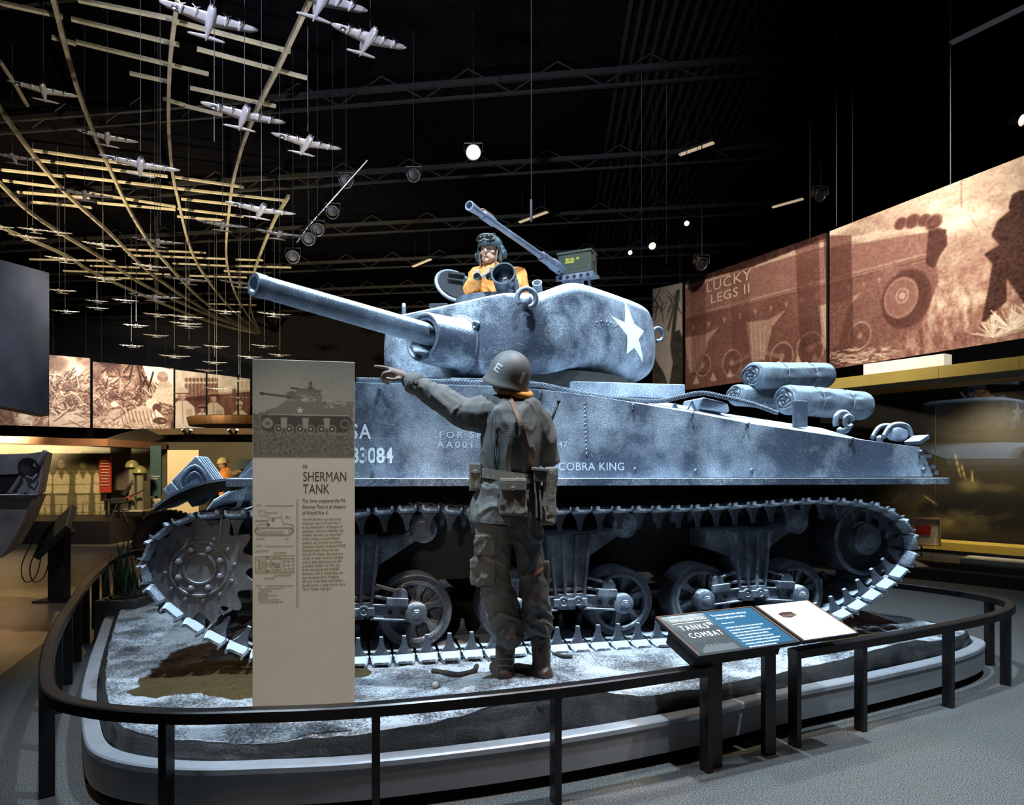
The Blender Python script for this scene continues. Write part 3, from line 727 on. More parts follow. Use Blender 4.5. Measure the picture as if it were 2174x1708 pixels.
l1(.50, .62, 'GEORGE S. PATTON', .014, .7, 'white_ink')
l1(.49, .50, "In World War II, the U.S. Army's main battle tanks\nserved multiple roles. Armored formations\nfought in close support of infantry or formed combat\nteams with mechanized infantry and artillery.\nThey maneuvered to counter enemy armored\nformations and conducted sweeping attacks behind\nenemy lines, encircling troop concentrations\nand severing lines of communication.", .0215, .60, 'white_ink', line=1.22, bold=0)
M['tan_ink'] = mat('tan_ink', (.46, .38, .30), .6)
bm = NB()                                                     # rows of print too small to read
for k in range(14):
    s0 = .50 if k < 6 else .42; wd = .30+.07*((k*5) % 4); box(bm, at2(s0+wd/2, .78-.045*k, .0018), (W2*wd, .0022, .0006), R2)
for k in range(4): box(bm, at2(.20, .46-.04*k, .0018), (W2*.22, .002, .0006), R2)
obj('small_print', bm, M['tan_ink'], st0, kind='stuff')
p = Pic(90, 80, (0, 0, 1, 1), 1.0); p.noise((9, 8), 3, 77, .55); m_ = np.clip((.55-np.hypot((p.X-.35)*1.1, p.Y-.3))*4, 0, 1); p.a = p.a*m_+1*(1-m_)
p.poly([(.3, .62), (.5, .52), (.95, .55), (1, .8), (.6, .92), (.35, .85)], .12)
for k in range(4): p.ell(.46+.13*k, .76, .05, .06, .6, ring=.3)
o = print_panel('photograph', ramp(p.a, SEPIA[:-1]+[(1, (.88, .84, .78))]), lambda s, t: at2(.05+s*.40, .54+t*.42, .0018), M['print'], st0)
# ================================================================== the tank
M['armor'] = frost_mat('frosted_armour', (.048, .060, .090), amount=.60, topmin=.42, speck=150, patch=1.7, bump=.22, bscale=26, streak=1)
M['armor_clean'] = frost_mat('grey_armour', (.050, .062, .088), amount=.25, topmin=.30, speck=170, patch=2.4, bump=.12, bscale=40)
M['cast'] = frost_mat('cast_armour', (.046, .056, .082), amount=.66, topmin=.30, speck=130, patch=2.0, bump=.55, bscale=22)
M['gear'] = frost_mat('running_gear', (.066, .074, .096), amount=.35, speck=160, patch=5, bump=.15, bscale=40)
M['plate'] = frost_mat('sprocket_steel', (.085, .082, .085), amount=.10, speck=190, patch=3, bump=.08, bscale=40, top=.6)
M['rubber'] = frost_mat('frosted_rubber', (.035, .037, .045), amount=.15, speck=160, patch=4, bump=.1)
M['trackm'] = frost_mat('track_steel', (.052, .060, .080), amount=.45, speck=150, patch=5, bump=.25, topmin=.45, top=.62)
M['under'] = mat('underside_shade', (.020, .018, .017), .7, noise_amt=.3)  # near-black: the shade under the tank is put into the colour
M['rope'] = frost_mat('steel_rope', (.05, .058, .08), amount=.2, speck=200, patch=6, bump=.1, topmin=.65, top=.5)

tank = empty('tank', TR, TA, 'large frost-dusted grey battle tank with a white star on its turret', 'tank')
# ---- upper hull: polygon (u,z) swept across with a crowned engine deck
top = [(-.80, 1.205), (-.13, 1.828), (.80, 1.828), (1.20, 1.81), (1.546, 1.778), (1.844, 1.738), (2.307, 1.675), (2.76, 1.604), (3.2, 1.552), (3.646, 1.499), (4.0, 1.463), (4.283, 1.433), (4.36, 1.31), (4.409, 1.205)]
def crown(u): return 0 if u < 1.1 or u > 4.25 else .13*min(1, (u-1.1)/1.0)*min(1, (4.25-u)/.5)
bm = NB(); rings = []
for v, k in ((-.04, 0), (.0, .04), (.30, .75), (.55, 1), (1.26, 1.1), (1.97, 1), (2.22, .75), (2.52, .04), (2.56, 0)):
    rings.append([Vector((u, v, z+crown(u)*k)) for u, z in top]+[Vector((4.40, v, 1.20)), Vector((-.80, v, 1.20))])
loft(bm, rings)
hull = obj('hull', bm, M['armor'], tank, bevel=.006)
# raised roof plate under the turret
bm = NB(); a = TK(1455, 819, .40)
box(bm, ((.35+a.x)/2, 1.3, 1.88), (a.x-.35, 1.8, .11)); obj('roof_plate', bm, M['armor'], tank, bevel=.008)
# lower hull and sponson floor
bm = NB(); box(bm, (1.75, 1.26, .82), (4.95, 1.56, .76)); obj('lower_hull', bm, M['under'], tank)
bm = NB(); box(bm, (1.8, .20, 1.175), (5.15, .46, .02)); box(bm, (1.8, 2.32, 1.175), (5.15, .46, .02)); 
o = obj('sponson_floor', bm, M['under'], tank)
bm = NB(); pr = [(-.80, 1.20), (-1.05, 1.05), (-1.22, .80), (-1.18, .58), (-.95, .45), (-.7, .44), (-.7, 1.20)]
prism(bm, pr, .48, 2.04); obj('transmission_cover', bm, M['armor_clean'], tank, bevel=.02)
# side ledge (fender strip) with its turned down edge
bm = NB(); l0, l1_ = -.86, 4.46
prism(bm, [(l0, 1.185), (l1_, 1.172), (l1_, 1.190), (l0, 1.206)], -.145, 0)
prism(bm, [(l0, 1.155), (l1_, 1.140), (l1_, 1.190), (l0, 1.206)], -.150, -.140)
obj('ledge', bm, M['armor'], tank, bevel=.003)
bm = NB(); prism(bm, [(l0, 1.185), (l1_, 1.172), (l1_, 1.190), (l0, 1.206)], 2.52, 2.67); obj('ledge', bm, M['armor'], tank)
# curved front fender
for v0, v1, nm in ((-.145, .42, 1), (2.10, 2.665, 2)):
    pts = spline([(-.84, 0, 1.21), (-.93, 0, 1.20), (-1.05, 0, 1.17), (-1.17, 0, 1.115), (-1.27, 0, 1.04)], 5)
    bm = NB(); rings = []
    for p_ in pts: rings.append([Vector((p_.x, v0, p_.z)), Vector((p_.x, v1, p_.z)), Vector((p_.x+.005, v1, p_.z-.016)), Vector((p_.x+.005, v0, p_.z-.016))])
    loft(bm, rings)
    f = obj('front_fender', bm, M['armor_clean'], tank)
    bm = NB(); loft(bm, [[Vector((p_.x, v0+.02, p_.z-.022)), Vector((p_.x, v1-.01, p_.z-.022)), Vector((p_.x+.01, v1-.01, p_.z-.03-.05*min(1, max(0, (p_.x+1.27)/.2)))), Vector((p_.x+.01, v0+.02, p_.z-.03-.05*min(1, max(0, (p_.x+1.27)/.2))))] for p_ in pts]); obj('fender_shade', bm, M['under'], tank)  # added dark sheet; shade inside the fender put into its colour
# supply boxes on the fender
def prism_on(bm, pts, v0, v1): prism(bm, pts, v0, v1)
ft = lambda x, y, v: (TK(x, y, v).x, TK(x, y, v).z)
v0 = .0
A_ = [ft(363, 1020, v0), ft(416, 966, v0), ft(462, 1028, v0), ft(408, 1078, v0)]
bm = NB(); prism(bm, A_, v0, v0+.34)
fb = obj('fender_box', bm, M['armor'], tank, bevel=.012)
cxz = (sum(p_[0] for p_ in A_)/4, sum(p_[1] for p_ in A_)/4)
def inset(k): return [(cxz[0]+(p_[0]-cxz[0])*k, cxz[1]+(p_[1]-cxz[1])*k) for p_ in A_]
bm = NB(); pp = [Vector((x, v0-.006, z)) for x, z in inset(.62)]; tube(bm, spline(pp, 4, True), .010, 6, closed=True); obj('pressed_rib', bm, M['armor'], fb, smooth=True)
bm = NB(); pp = [Vector((x, v0-.004, z)) for x, z in inset(.38)]; tube(bm, spline(pp, 4, True), .007, 6, closed=True); obj('pressed_rib', bm, M['armor'], fb, smooth=True)
for k in range(4):
    t = .12+.24*k; e0 = Vector((A_[1][0], v0+.05+.07*k, A_[1][1])); e1 = Vector((A_[2][0], v0+.05+.07*k, A_[2][1])); bm = NB()
    bar(bm, e0+(e1-e0)*.06, e0+(e1-e0)*.9, .02, .012, (1, 0, 1)); obj('side_rib', bm, M['armor'], fb)
B_ = [ft(345, 1040, v0), ft(364, 1022, v0), ft(386, 1048, v0), ft(366, 1064, v0)]
bm = NB(); prism(bm, B_, v0-.01, v0+.30); obj('fender_box', bm, M['armor'], tank, bevel=.008)
# glacis fender bracket seen left of the sign
bm = NB(); prism(bm, [ft(497, 1022, -.02), ft(535, 976, -.02), ft(535, 1012, -.02), ft(530, 1026, -.02)], -.03, .0); obj('bracket', bm, M['armor'], tank)
# studs and hooks along the side plate
for px, py in ((805, 828), (1148, 838), (1344, 864), (1468, 882), (1585, 904), (1806, 936), (1952, 962), (791, 1005), (1012, 1004), (1347, 1000), (1475, 1003), (1594, 1002), (1958, 1000)):
    q = TK(px, py, -.045); bm = NB(); box(bm, (q.x, -.052, q.z), (.016, .026, .034)); cyl(bm, (q.x, -.05, q.z+.016), (q.x, -.075, q.z+.016), .011, 8); obj('stud', bm, M['armor_clean'], tank)
# weld seam
bm = NB(); s0, s1 = TK(1242, 850, -.04), TK(1246, 968, -.04); pts = [s0.lerp(s1, k/40)+Vector((.006*math.sin(k*2.1), -.002, 0)) for k in range(41)]
tube(bm, pts, [.0035+.0012*(k % 2) for k in range(41)], 6); obj('weld_seam', bm, M['armor_clean'], tank)

# ---- stencilled markings on the side
XU, = (Vector((1, 0, 0)),)
def hl(px, py, body, hpx, sx, m='white_ink', **k):
    o = TK(px, py, -.0408); Z = tkw(o.x, o.y, o.z).y
    return lettering('lettering', body, hpx/F*Z/.70, M[m], hull, o, XU, UZ, sx, depth=.0004, **k)
hl(787, 931, 'USA', 31, .80, align='RIGHT', space=1.15, bold=.002)
hl(835, 982, '3083084', 32, .78, align='RIGHT', space=1.0, bold=.003)
hl(932, 929, 'FOR SHIP', 13.5, 1.15, 'pale_ink', space=1.4, bold=.0008)
hl(928, 950, 'AA001', 14, 1.1, 'pale_ink', space=1.4, bold=.0008)
hl(1176, 949, 'P47', 13, .95, 'pale_ink', space=1.15, bold=.0005)
hl(1185, 998, 'COBRA KING', 17, .98, 'pale_ink', space=1.06)
# stencil bridges: gaps cut with armour-coloured strips
M['gap'] = mat('stencil_gap', (.07, .085, .12), .6)
for px in (781, 803, 826):
    q = TK(px-6, 966, -.0425); bm = NB(); box(bm, (q.x, -.0428, q.z), (.005, .0016, .11)); obj('stencil_gap', bm, M['gap'], hull)

# ---- running gear
SPU, SPZ = -1.026, .648
path_c = [(.0, 0), (.6, 0), (1.4, 0), (2.2, 0), (2.9, 0), (3.18, .028), (3.50, .115), (3.70, .20), (3.90, .325), (4.07, .44), (4.17, .58), (4.185, .70), (4.12, .83), (3.98, .935), (3.78, 1.0),
          (3.50, 1.03), (3.24, 1.035), (2.77, 1.012), (2.2, .992), (1.56, .992), (1.15, .985), (.66, .99), (.40, 1.015), (.15, 1.012), (-.2, .985), (-.6, .99), (-.90, 1.0), (-1.12, .975), (-1.27, .88), (-1.345, .74), (-1.345, .60), (-1.27, .47), (-1.14, .345), (-1.0, .235), (-.84, .14), (-.68, .07), (-.45, .02)]
dense = spline([(x, 0, z) for x, z in path_c], 12, True)
def resample(pts, n):
    pts = pts+[pts[0]]; L = arclen(pts); tot = L[-1]; out = []; i = 0
    for k in range(n):
        s = tot*k/n
        while L[i+1] < s: i += 1
        out.append(pts[i].lerp(pts[i+1], (s-L[i])/(L[i+1]-L[i])))
    return out, tot
tot = resample(dense, 10)[1]; NS = round(tot/.152); ends, _ = resample(dense, NS)
horn = [(-.062, .02), (-.050, .045), (-.030, .075), (-.017, .11), (-.012, .158), (.012, .158), (.017, .11), (.030, .075), (.050, .045), (.062, .02)]
def shoe_bm():
    bm = NB()
    box(bm, (0, .20, .024), (.132, .34, .040))
    for x in (-.04, .04): box(bm, (x, .20, .0), (.020, .30, .022))                # grousers on the outer face
    for y in (-.018, .395): prism(bm, horn, y-.012, y+.016)
    for y in (-.02, .40): box(bm, (0, y, .016), (.142, .05, .034))
    # duckbill tray
    rings = []
    for y, w_, zc in ((-.04, .066, .030), (-.07, .066, .022), (-.115, .060, .014), (-.135, .054, .010)):
        rings.append([Vector((-w_, y, zc-.026)), Vector((-w_, y, zc)), Vector((-w_+.014, y, zc+.012)), Vector((w_-.014, y, zc+.012)), Vector((w_, y, zc)), Vector((w_, y, zc-.026)), Vector((w_-.008, y, zc-.026)), Vector((w_-.016, y, zc-.004)), Vector((-w_+.016, y, zc-.004)), Vector((-w_+.008, y, zc-.026))])
    loft(bm, rings)
    bmesh.ops.bevel(bm, geom=[e for e in bm.edges if e.is_manifold and e.calc_face_angle(0) > .6], offset=.003, segments=1, affect='EDGES')
    return bm
shoe0 = obj('track_shoe', shoe_bm(), M['trackm'], tank)
mats = []
for i in range(NS):
    a, b = ends[i], ends[(i+1) % NS]; c = (a+b)/2; d = (b-a).normalized()
    nrm = Vector((-d.z, 0, d.x))
    mats.append(Matrix(((d.x, 0, nrm.x, c.x), (0, 1, 0, 0), (d.z, 0, nrm.z, c.z), (0, 0, 0, 1))))
for i, mt in enumerate(mats):
    o = shoe0 if i == 0 else shoe0.copy()
    if i: C.objects.link(o); o.parent = tank
    o.matrix_local = mt
bm = NB()
for i, mt in enumerate(mats):
    R = mt.to_3x3(); c = mt.to_translation()+Vector((0, 2.32, 0))+R @ Vector((0, 0, .022)); box(bm, c, (.145, .42, .045), R)
obj('far_track', bm, M['trackm'], tank, kind='stuff')

# sprocket
def sprocket_plate(bm, v, t):
    prof = []
    for k in range(13*14):
        th = 2*PI*k/(13*14); q = (math.cos(13*th)+1)/2; r = .268+.084*q**1.25
        prof.append((SPU+r*math.cos(th+.12), SPZ+r*math.sin(th+.12)))
    prism(bm, prof, v, v+t)
bm = NB(); sprocket_plate(bm, -.052, .03); sp_ = obj('sprocket', bm, M['plate'], tank)
ax = Vector((0, -1, 0)); cc = Vector((SPU, -.052, SPZ))
bm = NB(); sprocket_plate(bm, .33, .03); lathe(bm, cc+Vector((0, .33, 0)), ax, [(0, .2), (.30, .2)], 32); obj('inner_plate', bm, M['under'], sp_)
bm = NB(); lathe(bm, cc, ax, [(-.01, .172), (.012, .172), (.012, .160), (.002, .158), (-.004, .10), (.012, .098), (.014, .085), (-.03, .08), (-.035, .0)], 48); obj('hub_cover', bm, M['plate'], sp_, smooth=False)
for k in range(8):
    a = 2*PI*k/8+.39; q = cc+Vector((.128*math.cos(a), -.004, .128*math.sin(a)))
    bm = NB(); lathe(bm, q, ax, [(0, .023), (.012, .023), (.013, .017), (.030, .016), (.033, .008)], 6); obj('bolt', bm, M['plate'], sp_)
for k in range(12):
    a = 2*PI*k/12+.1; q = cc+Vector((.20*math.cos(a), 0, .20*math.sin(a)))
    bm = NB(); lathe(bm, q, ax, [(0, .011), (.014, .011), (.015, .005)], 10); obj('rivet', bm, M['gear'], sp_)
# two thin mud scrapers over the sprocket
for px in (412, 470):
    q0, q1 = TK(px+1, 1092, -.06), TK(px-4, 1145, -.06); bm = NB(); bar(bm, q0, q1, .012, .012); obj('scraper', bm, M['gear'], sp_)

def wheel(u, z, parent, v=.085):
    c0 = Vector((u, v, z)); ax = Vector((0, -1, 0))
    bm = NB(); lathe(bm, c0, ax, [(-.24, .200), (-.24, .246), (-.225, .253), (-.015, .253), (0, .246), (0, .212), (-.01, .208), (-.24, .208)], 44, cap=False)
    w_ = obj('road_wheel', bm, M['rubber'], parent)
    bm = NB(); lathe(bm, c0, ax, [(-.05, .186), (.004, .186), (.008, .192), (.008, .208), (.0, .212), (-.05, .212)], 44, cap=False)
    lathe(bm, c0, ax, [(-.09, .07), (-.09, .19)], 36, cap=False)
    for k in range(6):
        a = 2*PI*k/6+.35; d = Vector((math.cos(a), 0, math.sin(a)))
        bar(bm, c0+d*.04+Vector((0, .030, 0)), c0+d*.192+Vector((0, .035, 0)), .05, .016, (0, 1, 0)) if False else None
        s = Vector((-d.z, 0, d.x))
        f0 = [c0+d*.05+s*.020+Vector((0, .0, 0)), c0+d*.05-s*.020, c0+d*.19-s*.011+Vector((0, .01, 0)), c0+d*.19+s*.011+Vector((0, .01, 0))]
        f1 = [p_+Vector((0, .06, 0)) for p_ in f0]; loft(bm, [f0, f1])
        f0 = [c0+d*.185+s*.05+Vector((0, .03, 0)), c0+d*.185-s*.05+Vector((0, .03, 0)), c0+d*.12-s*.022+Vector((0, .03, 0)), c0+d*.12+s*.022+Vector((0, .03, 0))]
        f1 = [p_+Vector((0, .03, 0)) for p_ in f0]; loft(bm, [f0, f1])
    lathe(bm, c0, ax, [(-.09, .075), (.0, .075), (.01, .06), (.02, .05)], 28)
    obj('rim', bm, M['gear'], parent)
    return w_
def bogie(u0, tilt=0.0, v=.0):
    root = NB(); T = lambda x, y, z: Vector((u0+x, v+y, z))
    fr = [(-.155, .80), (.155, .80), (.15, .60), (.112, .345), (-.112, .345), (-.15, .60)]
    prism(root, [(u0+x, z) for x, z in fr], v+.075, v+.42)
    prism(root, [(u0-.33, .79), (u0-.15, .80), (u0-.15, .60), (u0-.33, .66)], v+.14, v+.42)
    prism(root, [(u0+.15, .78), (u0+.33, .80), (u0+.50, .90), (u0+.50, .80), (u0+.40, .76), (u0+.15, .60)], v+.16, v+.36)
    b = obj('bogie', root, M['gear'], tank, bevel=.008)
    bm = NB()
    for xt, xb in ((-.148, -.106), (-.05, -.036), (.05, .036), (.148, .106)):
        prism(bm, [(u0+xt-.011, .79), (u0+xt+.011, .79), (u0+xb+.009, .36), (u0+xb-.009, .36)], v+.035, v+.08)
    obj('bracket_rib', bm, M['gear'], b)
    bm = NB(); box(bm, T(0, .12, .405), (.225, .14, .02)); box(bm, T(0, .11, .36), (.23, .15, .03)); obj('bracket_shelf', bm, M['gear'], b, bevel=.004)
    bm = NB(); box(bm, T(0, .10, .315), (.25, .16, .055)); box(bm, T(0, .16, .27), (.12, .12, .04)); obj('bracket_cap', bm, M['gear'], b, bevel=.006)
    for s in (-.055, .055):
        bm = NB(); lathe(bm, T(s, .02, .325), (0, -1, 0), [(-.02, .034), (.004, .034), (.006, .026), (.002, .024), (.002, .010), (.006, .008)], 20); obj('pin', bm, M['gear'], b)
    for s in (-.085, .0, .085):
        bm = NB(); cyl(bm, T(s, .06, .27), T(s, .06, .29), .018, 8); obj('nut', bm, M['gear'], b)
    bm = NB(); lathe(bm, T(.46, .14, .845), (0, -1, 0), [(-.22, .095), (.0, .095), (.004, .09), (.004, .06), (.012, .055)], 28); obj('return_roller', bm, M['gear'], b)
    for s in (-1, 1):
        hx, hz = s*.40, .290; ix, iz = s*.10, .315+tilt
        d = Vector((hx-ix, 0, hz-iz)).normalized(); n_ = Vector((0, 0, 1))-d*d.z; n_.normalize()
        P0 = T(ix, .055, iz); P1 = T(hx, .055, hz); R = Matrix((d, Vector((0, 1, 0)), d.cross(Vector((0, 1, 0))))).transposed()
        if R[2][2] < 0: R = Matrix((d, Vector((0, -1, 0)), d.cross(Vector((0, -1, 0))))).transposed()
        L = (P1-P0).length
        bm = NB(); box(bm, (P0+P1)/2+Vector((0, .02, 0)), (L, .05, .085), R)
        box(bm, (P0+P1)/2+n_*(-.048)+Vector((0, -.005, 0)), (L, .05, .014), R); box(bm, (P0+P1)/2+n_*(.044)+Vector((0, 0, 0)), (L, .045, .012), R)
        obj('suspension_arm', bm, M['gear'], b, bevel=.005)
        for k in (.42, .70):
            q = P0.lerp(P1, k)+Vector((0, -.005, 0)); bm = NB(); lathe(bm, q, (0, -1, 0), [(0, .019), (.004, .019), (.004, .012), (-.01, .010)], 16); obj('slot', bm, M['under'], b)
        q = P0.lerp(P1, .56)+n_*.074+Vector((0, -.005, 0)); bm = NB(); box(bm, q, (.145, .075, .052), R); obj('wear_plate', bm, M['gear'], b, bevel=.004)
        bm = NB(); q = P0.lerp(P1, .62)+n_*.10
        cyl(bm, q+Vector((0, -.02, .01)), q+Vector((0, .05, .01)), .052, 20)
        e = q+Vector((-s*.16, 0, .075)); f = q+Vector((-s*.17, 0, .025))
        bar(bm, q+Vector((-s*.01, .01, .04)), e+Vector((0, .01, .01)), .05, .018, (0, 0, 1)); bar(bm, q+Vector((-s*.01, .01, -.02)), f+Vector((0, .01, -.012)), .05, .018, (0, 0, 1))
        cyl(bm, q+Vector((s*.01, 0, .05)), q+Vector((s*.01, 0, .078)), .012, 8)
        obj('forked_link', bm, M['gear'], b, bevel=.004)
        bm = NB(); lathe(bm, T(hx, .06, hz), (0, -1, 0), [(-.01, .078), (.045, .072), (.055, .060), (.06, .050)], 28)
        obj('hub_cap', bm, M['gear'], b, smooth=False)
        bm = NB(); lathe(bm, T(hx, .0, hz), (0, -1, 0), [(0, .036), (.018, .034), (.019, .022), (.030, .021)], 6); obj('hub_nut', bm, M['gear'], b)
        wheel(u0+hx, hz, b, v+.085)
    return b
for u_ in (-.09, 1.40, 2.85): bogie(u_)
# far side wheels, seen only as silhouettes
for u_ in (-.09, 1.40, 2.85):
    for s in (-.4, .4):
        bm = NB(); lathe(bm, (u_+s, 2.18, .295), (0, 1, 0), [(0, .24), (.01, .253), (.24, .253)], 28); obj('far_wheel', bm, M['rubber'], tank)
# idler
bm = NB(); ic_ = Vector((3.90, .10, .70))
lathe(bm, ic_, (0, -1, 0), [(-.26, .28), (.0, .292), (.006, .286), (.006, .262), (-.03, .255), (-.05, .14), (-.02, .12), (-.01, .10), (.03, .06), (.035, .0)], 48)
idl = obj('idler_wheel', bm, M['rubber'], tank, smooth=False)
bm = NB(); lathe(bm, ic_+Vector((0, -.004, 0)), (0, -1, 0), [(.0, .292), (.007, .286), (.007, .262), (.0, .260)], 48, cap=False); obj('rim', bm, M['gear'], idl)
bm = NB(); lathe(bm, ic_+Vector((0, -.02, 0)), (0, -1, 0), [(0, .125), (.01, .12), (.02, .06), (.03, .05), (.034, 0)], 32); obj('hub', bm, M['gear'], idl)

# ---- turret
cT = Vector((TC[0]-TR.x, TC[1]-TR.y, 0)); cl, sn_ = math.cos(TA), math.sin(TA)
cTl = Vector((cl*cT.x+sn_*cT.y, -sn_*cT.x+cl*cT.y, 0))
def zt(p_): 
    t = min(1, max(0, (.97-p_)/.62)); t = t*t*(3-2*t); return 2.53+.19*t
def zb(p_):
    t = min(1, max(0, (.6-p_)/1.1)); return 1.955+.07*t
outl = [(1.0, -.74), (1.0, -.50), (1.0, 0), (1.0, .40), (1.0, .56), (.975, .64), (.925, .725), (.885, .755), (.835, .757), (.775, .795), (.66, .855), (.45, .89), (.2, .90), (-.1, .91), (-.4, .90), (-.66, .885), (-.90, .83), (-1.07, .67), (-1.15, .40), (-1.16, .12), (-1.16, -.12),
        (-1.12, -.38), (-1.02, -.60), (-.85, -.77), (-.65, -.86), (-.4, -.90), (-.1, -.91), (.2, -.90), (.45, -.875), (.66, -.85), (.82, -.83), (.93, -.80)]
bm = NB(); rings = []
for k, ins in ((0, .30), (.05, .17), (.13, .07), (.24, .015), (.40, 0), (.60, .004), (.78, .018), (.88, .035), (.95, .06), (1.0, .105), (1.02, .17), (1.03, .30)):
    r = []
    for i, (p_, q_) in enumerate(outl):
        L = math.hypot(p_, q_); front = p_ > .97
        kk = ins*(.22 if front else .55 if p_ > .86 else 1.0)
        f = 1-kk/L
        pp, qq = p_*f, q_*f
        z = zb(p_)+(zt(p_)-zb(p_))*min(k, 1)+(max(0, k-1)*.6)
        if .30 < k < .75 and p_ < .8: 
            z += 0
        r.append(Vector((pp, qq, z)))
    rings.append(r)
loft(bm, rings)
for v_ in bm.verts:
    n_ = noise.fractal(v_.co*2.3, 1, 2, 3)*.008; v_.co += Vector((v_.co.x, v_.co.y, 0)).normalized()*n_ if v_.co.x < .95 else Vector((0, 0, 0))
cl_ = bm.edges.layers.float.get('crease_edge') or bm.edges.layers.float.new('crease_edge')
for e in bm.edges:
    a_, b_ = e.verts
    if min(a_.co.x, b_.co.x) > .93 and min(a_.co.z, b_.co.z) > 2.50 and max(a_.co.z, b_.co.z) < 2.535: e[cl_] = .85
    if min(a_.co.x, b_.co.x) > .97 and max(a_.co.z, b_.co.z) < 2.06: e[cl_] = .4
    if abs(a_.co.z-b_.co.z) > .02 and a_.co.y > .5 and a_.co.x > .86: e[cl_] = .8
turret = obj('turret', bm, M['cast'], tank, smooth=True)
sb = turret.modifiers.new('subd', 'SUBSURF'); sb.levels = 2; sb.render_levels = 2
turret.location = cTl; turret.rotation_euler = (0, 0, PI+TB-TA)
bm = NB(); lathe(bm, (0, 0, 1.80), (0, 0, 1), [(0, .90), (.22, .90)], 48); obj('turret_ring', bm, M['under'], turret)
# cheek edge: hard wedge at the near corner
# gun
QG = .13
gm_ = TUp(896, 718, 1.37); mz = TUq(538, 603, QG)
gdir = (mz-Vector((1.37, QG, 2.252))).normalized()
c_m = Vector((1.0, QG+.015, 2.205)); ax_m = Vector((1, 0, .03)).normalized()
bm = NB(); lathe(bm, c_m, ax_m, [(-.08, .215), (.02, .212), (.06, .195), (.33, .182), (.355, .180), (.365, .172), (.365, .158), (.350, .156), (.350, .128), (.30, .122), (.05, .122), (.05, .0)], 56)
obj('mantlet', bm, M['cast'], turret, smooth=True).modifiers.new('e', 'EDGE_SPLIT').split_angle = math.radians(35)
bm = NB(); lathe(bm, c_m, ax_m, [(-.02, .232), (.012, .228), (.016, .222), (.016, .20)], 56); obj('mantlet_collar', bm, M['cast'], turret, smooth=True).modifiers.new('e', 'EDGE_SPLIT').split_angle = math.radians(35)
bm = NB(); g0 = Vector((1.06, QG, 2.252))-gdir*0; Lg = (mz-g0).length
g0 = mz-gdir*Lg
lathe(bm, g0, gdir, [(0, .082), (Lg*.4, .078), (Lg*.93, .0665), (Lg*.955, .0665), (Lg*.96, .070), (Lg-.008, .070), (Lg, .066), (Lg, .045), (Lg-.004, .042), (Lg-.35, .040), (Lg-.35, 0)], 40)
obj('gun_barrel', bm, M['armor_clean'], turret, smooth=True).modifiers.new('e', 'EDGE_SPLIT').split_angle = math.radians(35)
# sight port on the front plate
q = TUp(1012, 690, 1.0)
bm = NB(); lathe(bm, q, (1, 0, 0), [(-.01, .035), (.02, .032), (.03, .022), (.02, .015), (.0, .013)], 16); obj('sight_port', bm, M['cast'], turret, smooth=True)
# lifting rings
def lift_ring(c, axis, R_, r_, a0, a1, nm='lifting_ring'):
    M3 = axes(axis); pts = []
    for k in range(19):
        a = math.radians(a0+(a1-a0)*k/18); pts.append(Vector(c)+M3 @ Vector((0, R_*math.cos(a), R_*math.sin(a))))
    bm = NB(); tube(bm, pts, r_, 10); return obj(nm, bm, M['armor_clean'], turret, smooth=True)
lift_ring(TUp(1118, 633, .93), (.60, .75, 0), .068, .019, -75, 225)
lift_ring(TUq(1397, 710, .55), (.35, .9, 0), .065, .019, -100, 200)
lift_ring((.80, -.70, 2.62), (.7, -.6, 0), .055, .018, -40, 220)
lift_ring((-.95, -.62, 2.62), (.7, -.6, 0), .055, .018, -40, 220)
# smoke mortar tube on the roof
q = TUq(1141, 609, .52); bm = NB(); d_ = Vector((.55, .35, .5)).normalized(); lathe(bm, q-d_*.06, d_, [(-.02, .036), (.09, .038), (.10, .040), (.10, .030), (.02, .028), (.02, 0)], 20); obj('smoke_mortar', bm, M['armor_clean'], turret, smooth=True)
# commander's cupola and open lid
hc = Vector((.28, -.12, 2.70))
bm = NB(); lathe(bm, hc, (0, 0, 1), [(-.04, .34), (.015, .33), (.02, .30), (.02, .26), (-.04, .26)], 40, cap=False); obj('hatch_ring', bm, M['armor_clean'], turret)
lc = TUq(965, 607, -.42); ln = Vector((.30, .72, .45)).normalized()
bm = NB(); lathe(bm, lc, ln, [(-.02, .17), (.0, .185), (.012, .185), (.016, .165), (.006, .160), (.006, .135), (.012, .13), (.012, .0)], 40)
M['lid_pink'] = mat('lid_paint', (.30, .29, .33), .5, noise_amt=.15)
lid = obj('hatch_lid', bm, M['lid_pink'], turret, smooth=False)
bm = NB(); lathe(bm, lc, ln, [(.013, .155), (.022, .155), (.022, .0)], 36); box(bm, lc+ln*.05+Vector((0, .0, .06)), (.05, .14, .03), axes(ln)); obj('lid_pad', bm, M['black'], lid)
for k in range(14):
    a = 2*PI*k/14; M3 = axes(ln); bm = NB(); sphere(bm, lc+ln*.016+M3 @ Vector((0, .173*math.cos(a), .173*math.sin(a))), .006, u=6, v=4)
    if k % 2 == 0: obj('rivet', bm, M['white_ink'], lid)
    else: bm.free()
lc2 = TUq(935, 648, -.40); bm = NB(); box(bm, lc2+Vector((0, 0, -.02)), (.20, .16, .03), Matrix.Rotation(math.radians(35), 3, 'Z')); obj('loader_hatch', bm, M['steel_dark'], turret, bevel=.005)
sc_ = TUq(996, 634, -.2); bm = NB(); sphere(bm, sc_+Vector((0, 0, -.02)), (.045, .055, .07)); obj('periscope', bm, M['armor_clean'], turret, smooth=True)

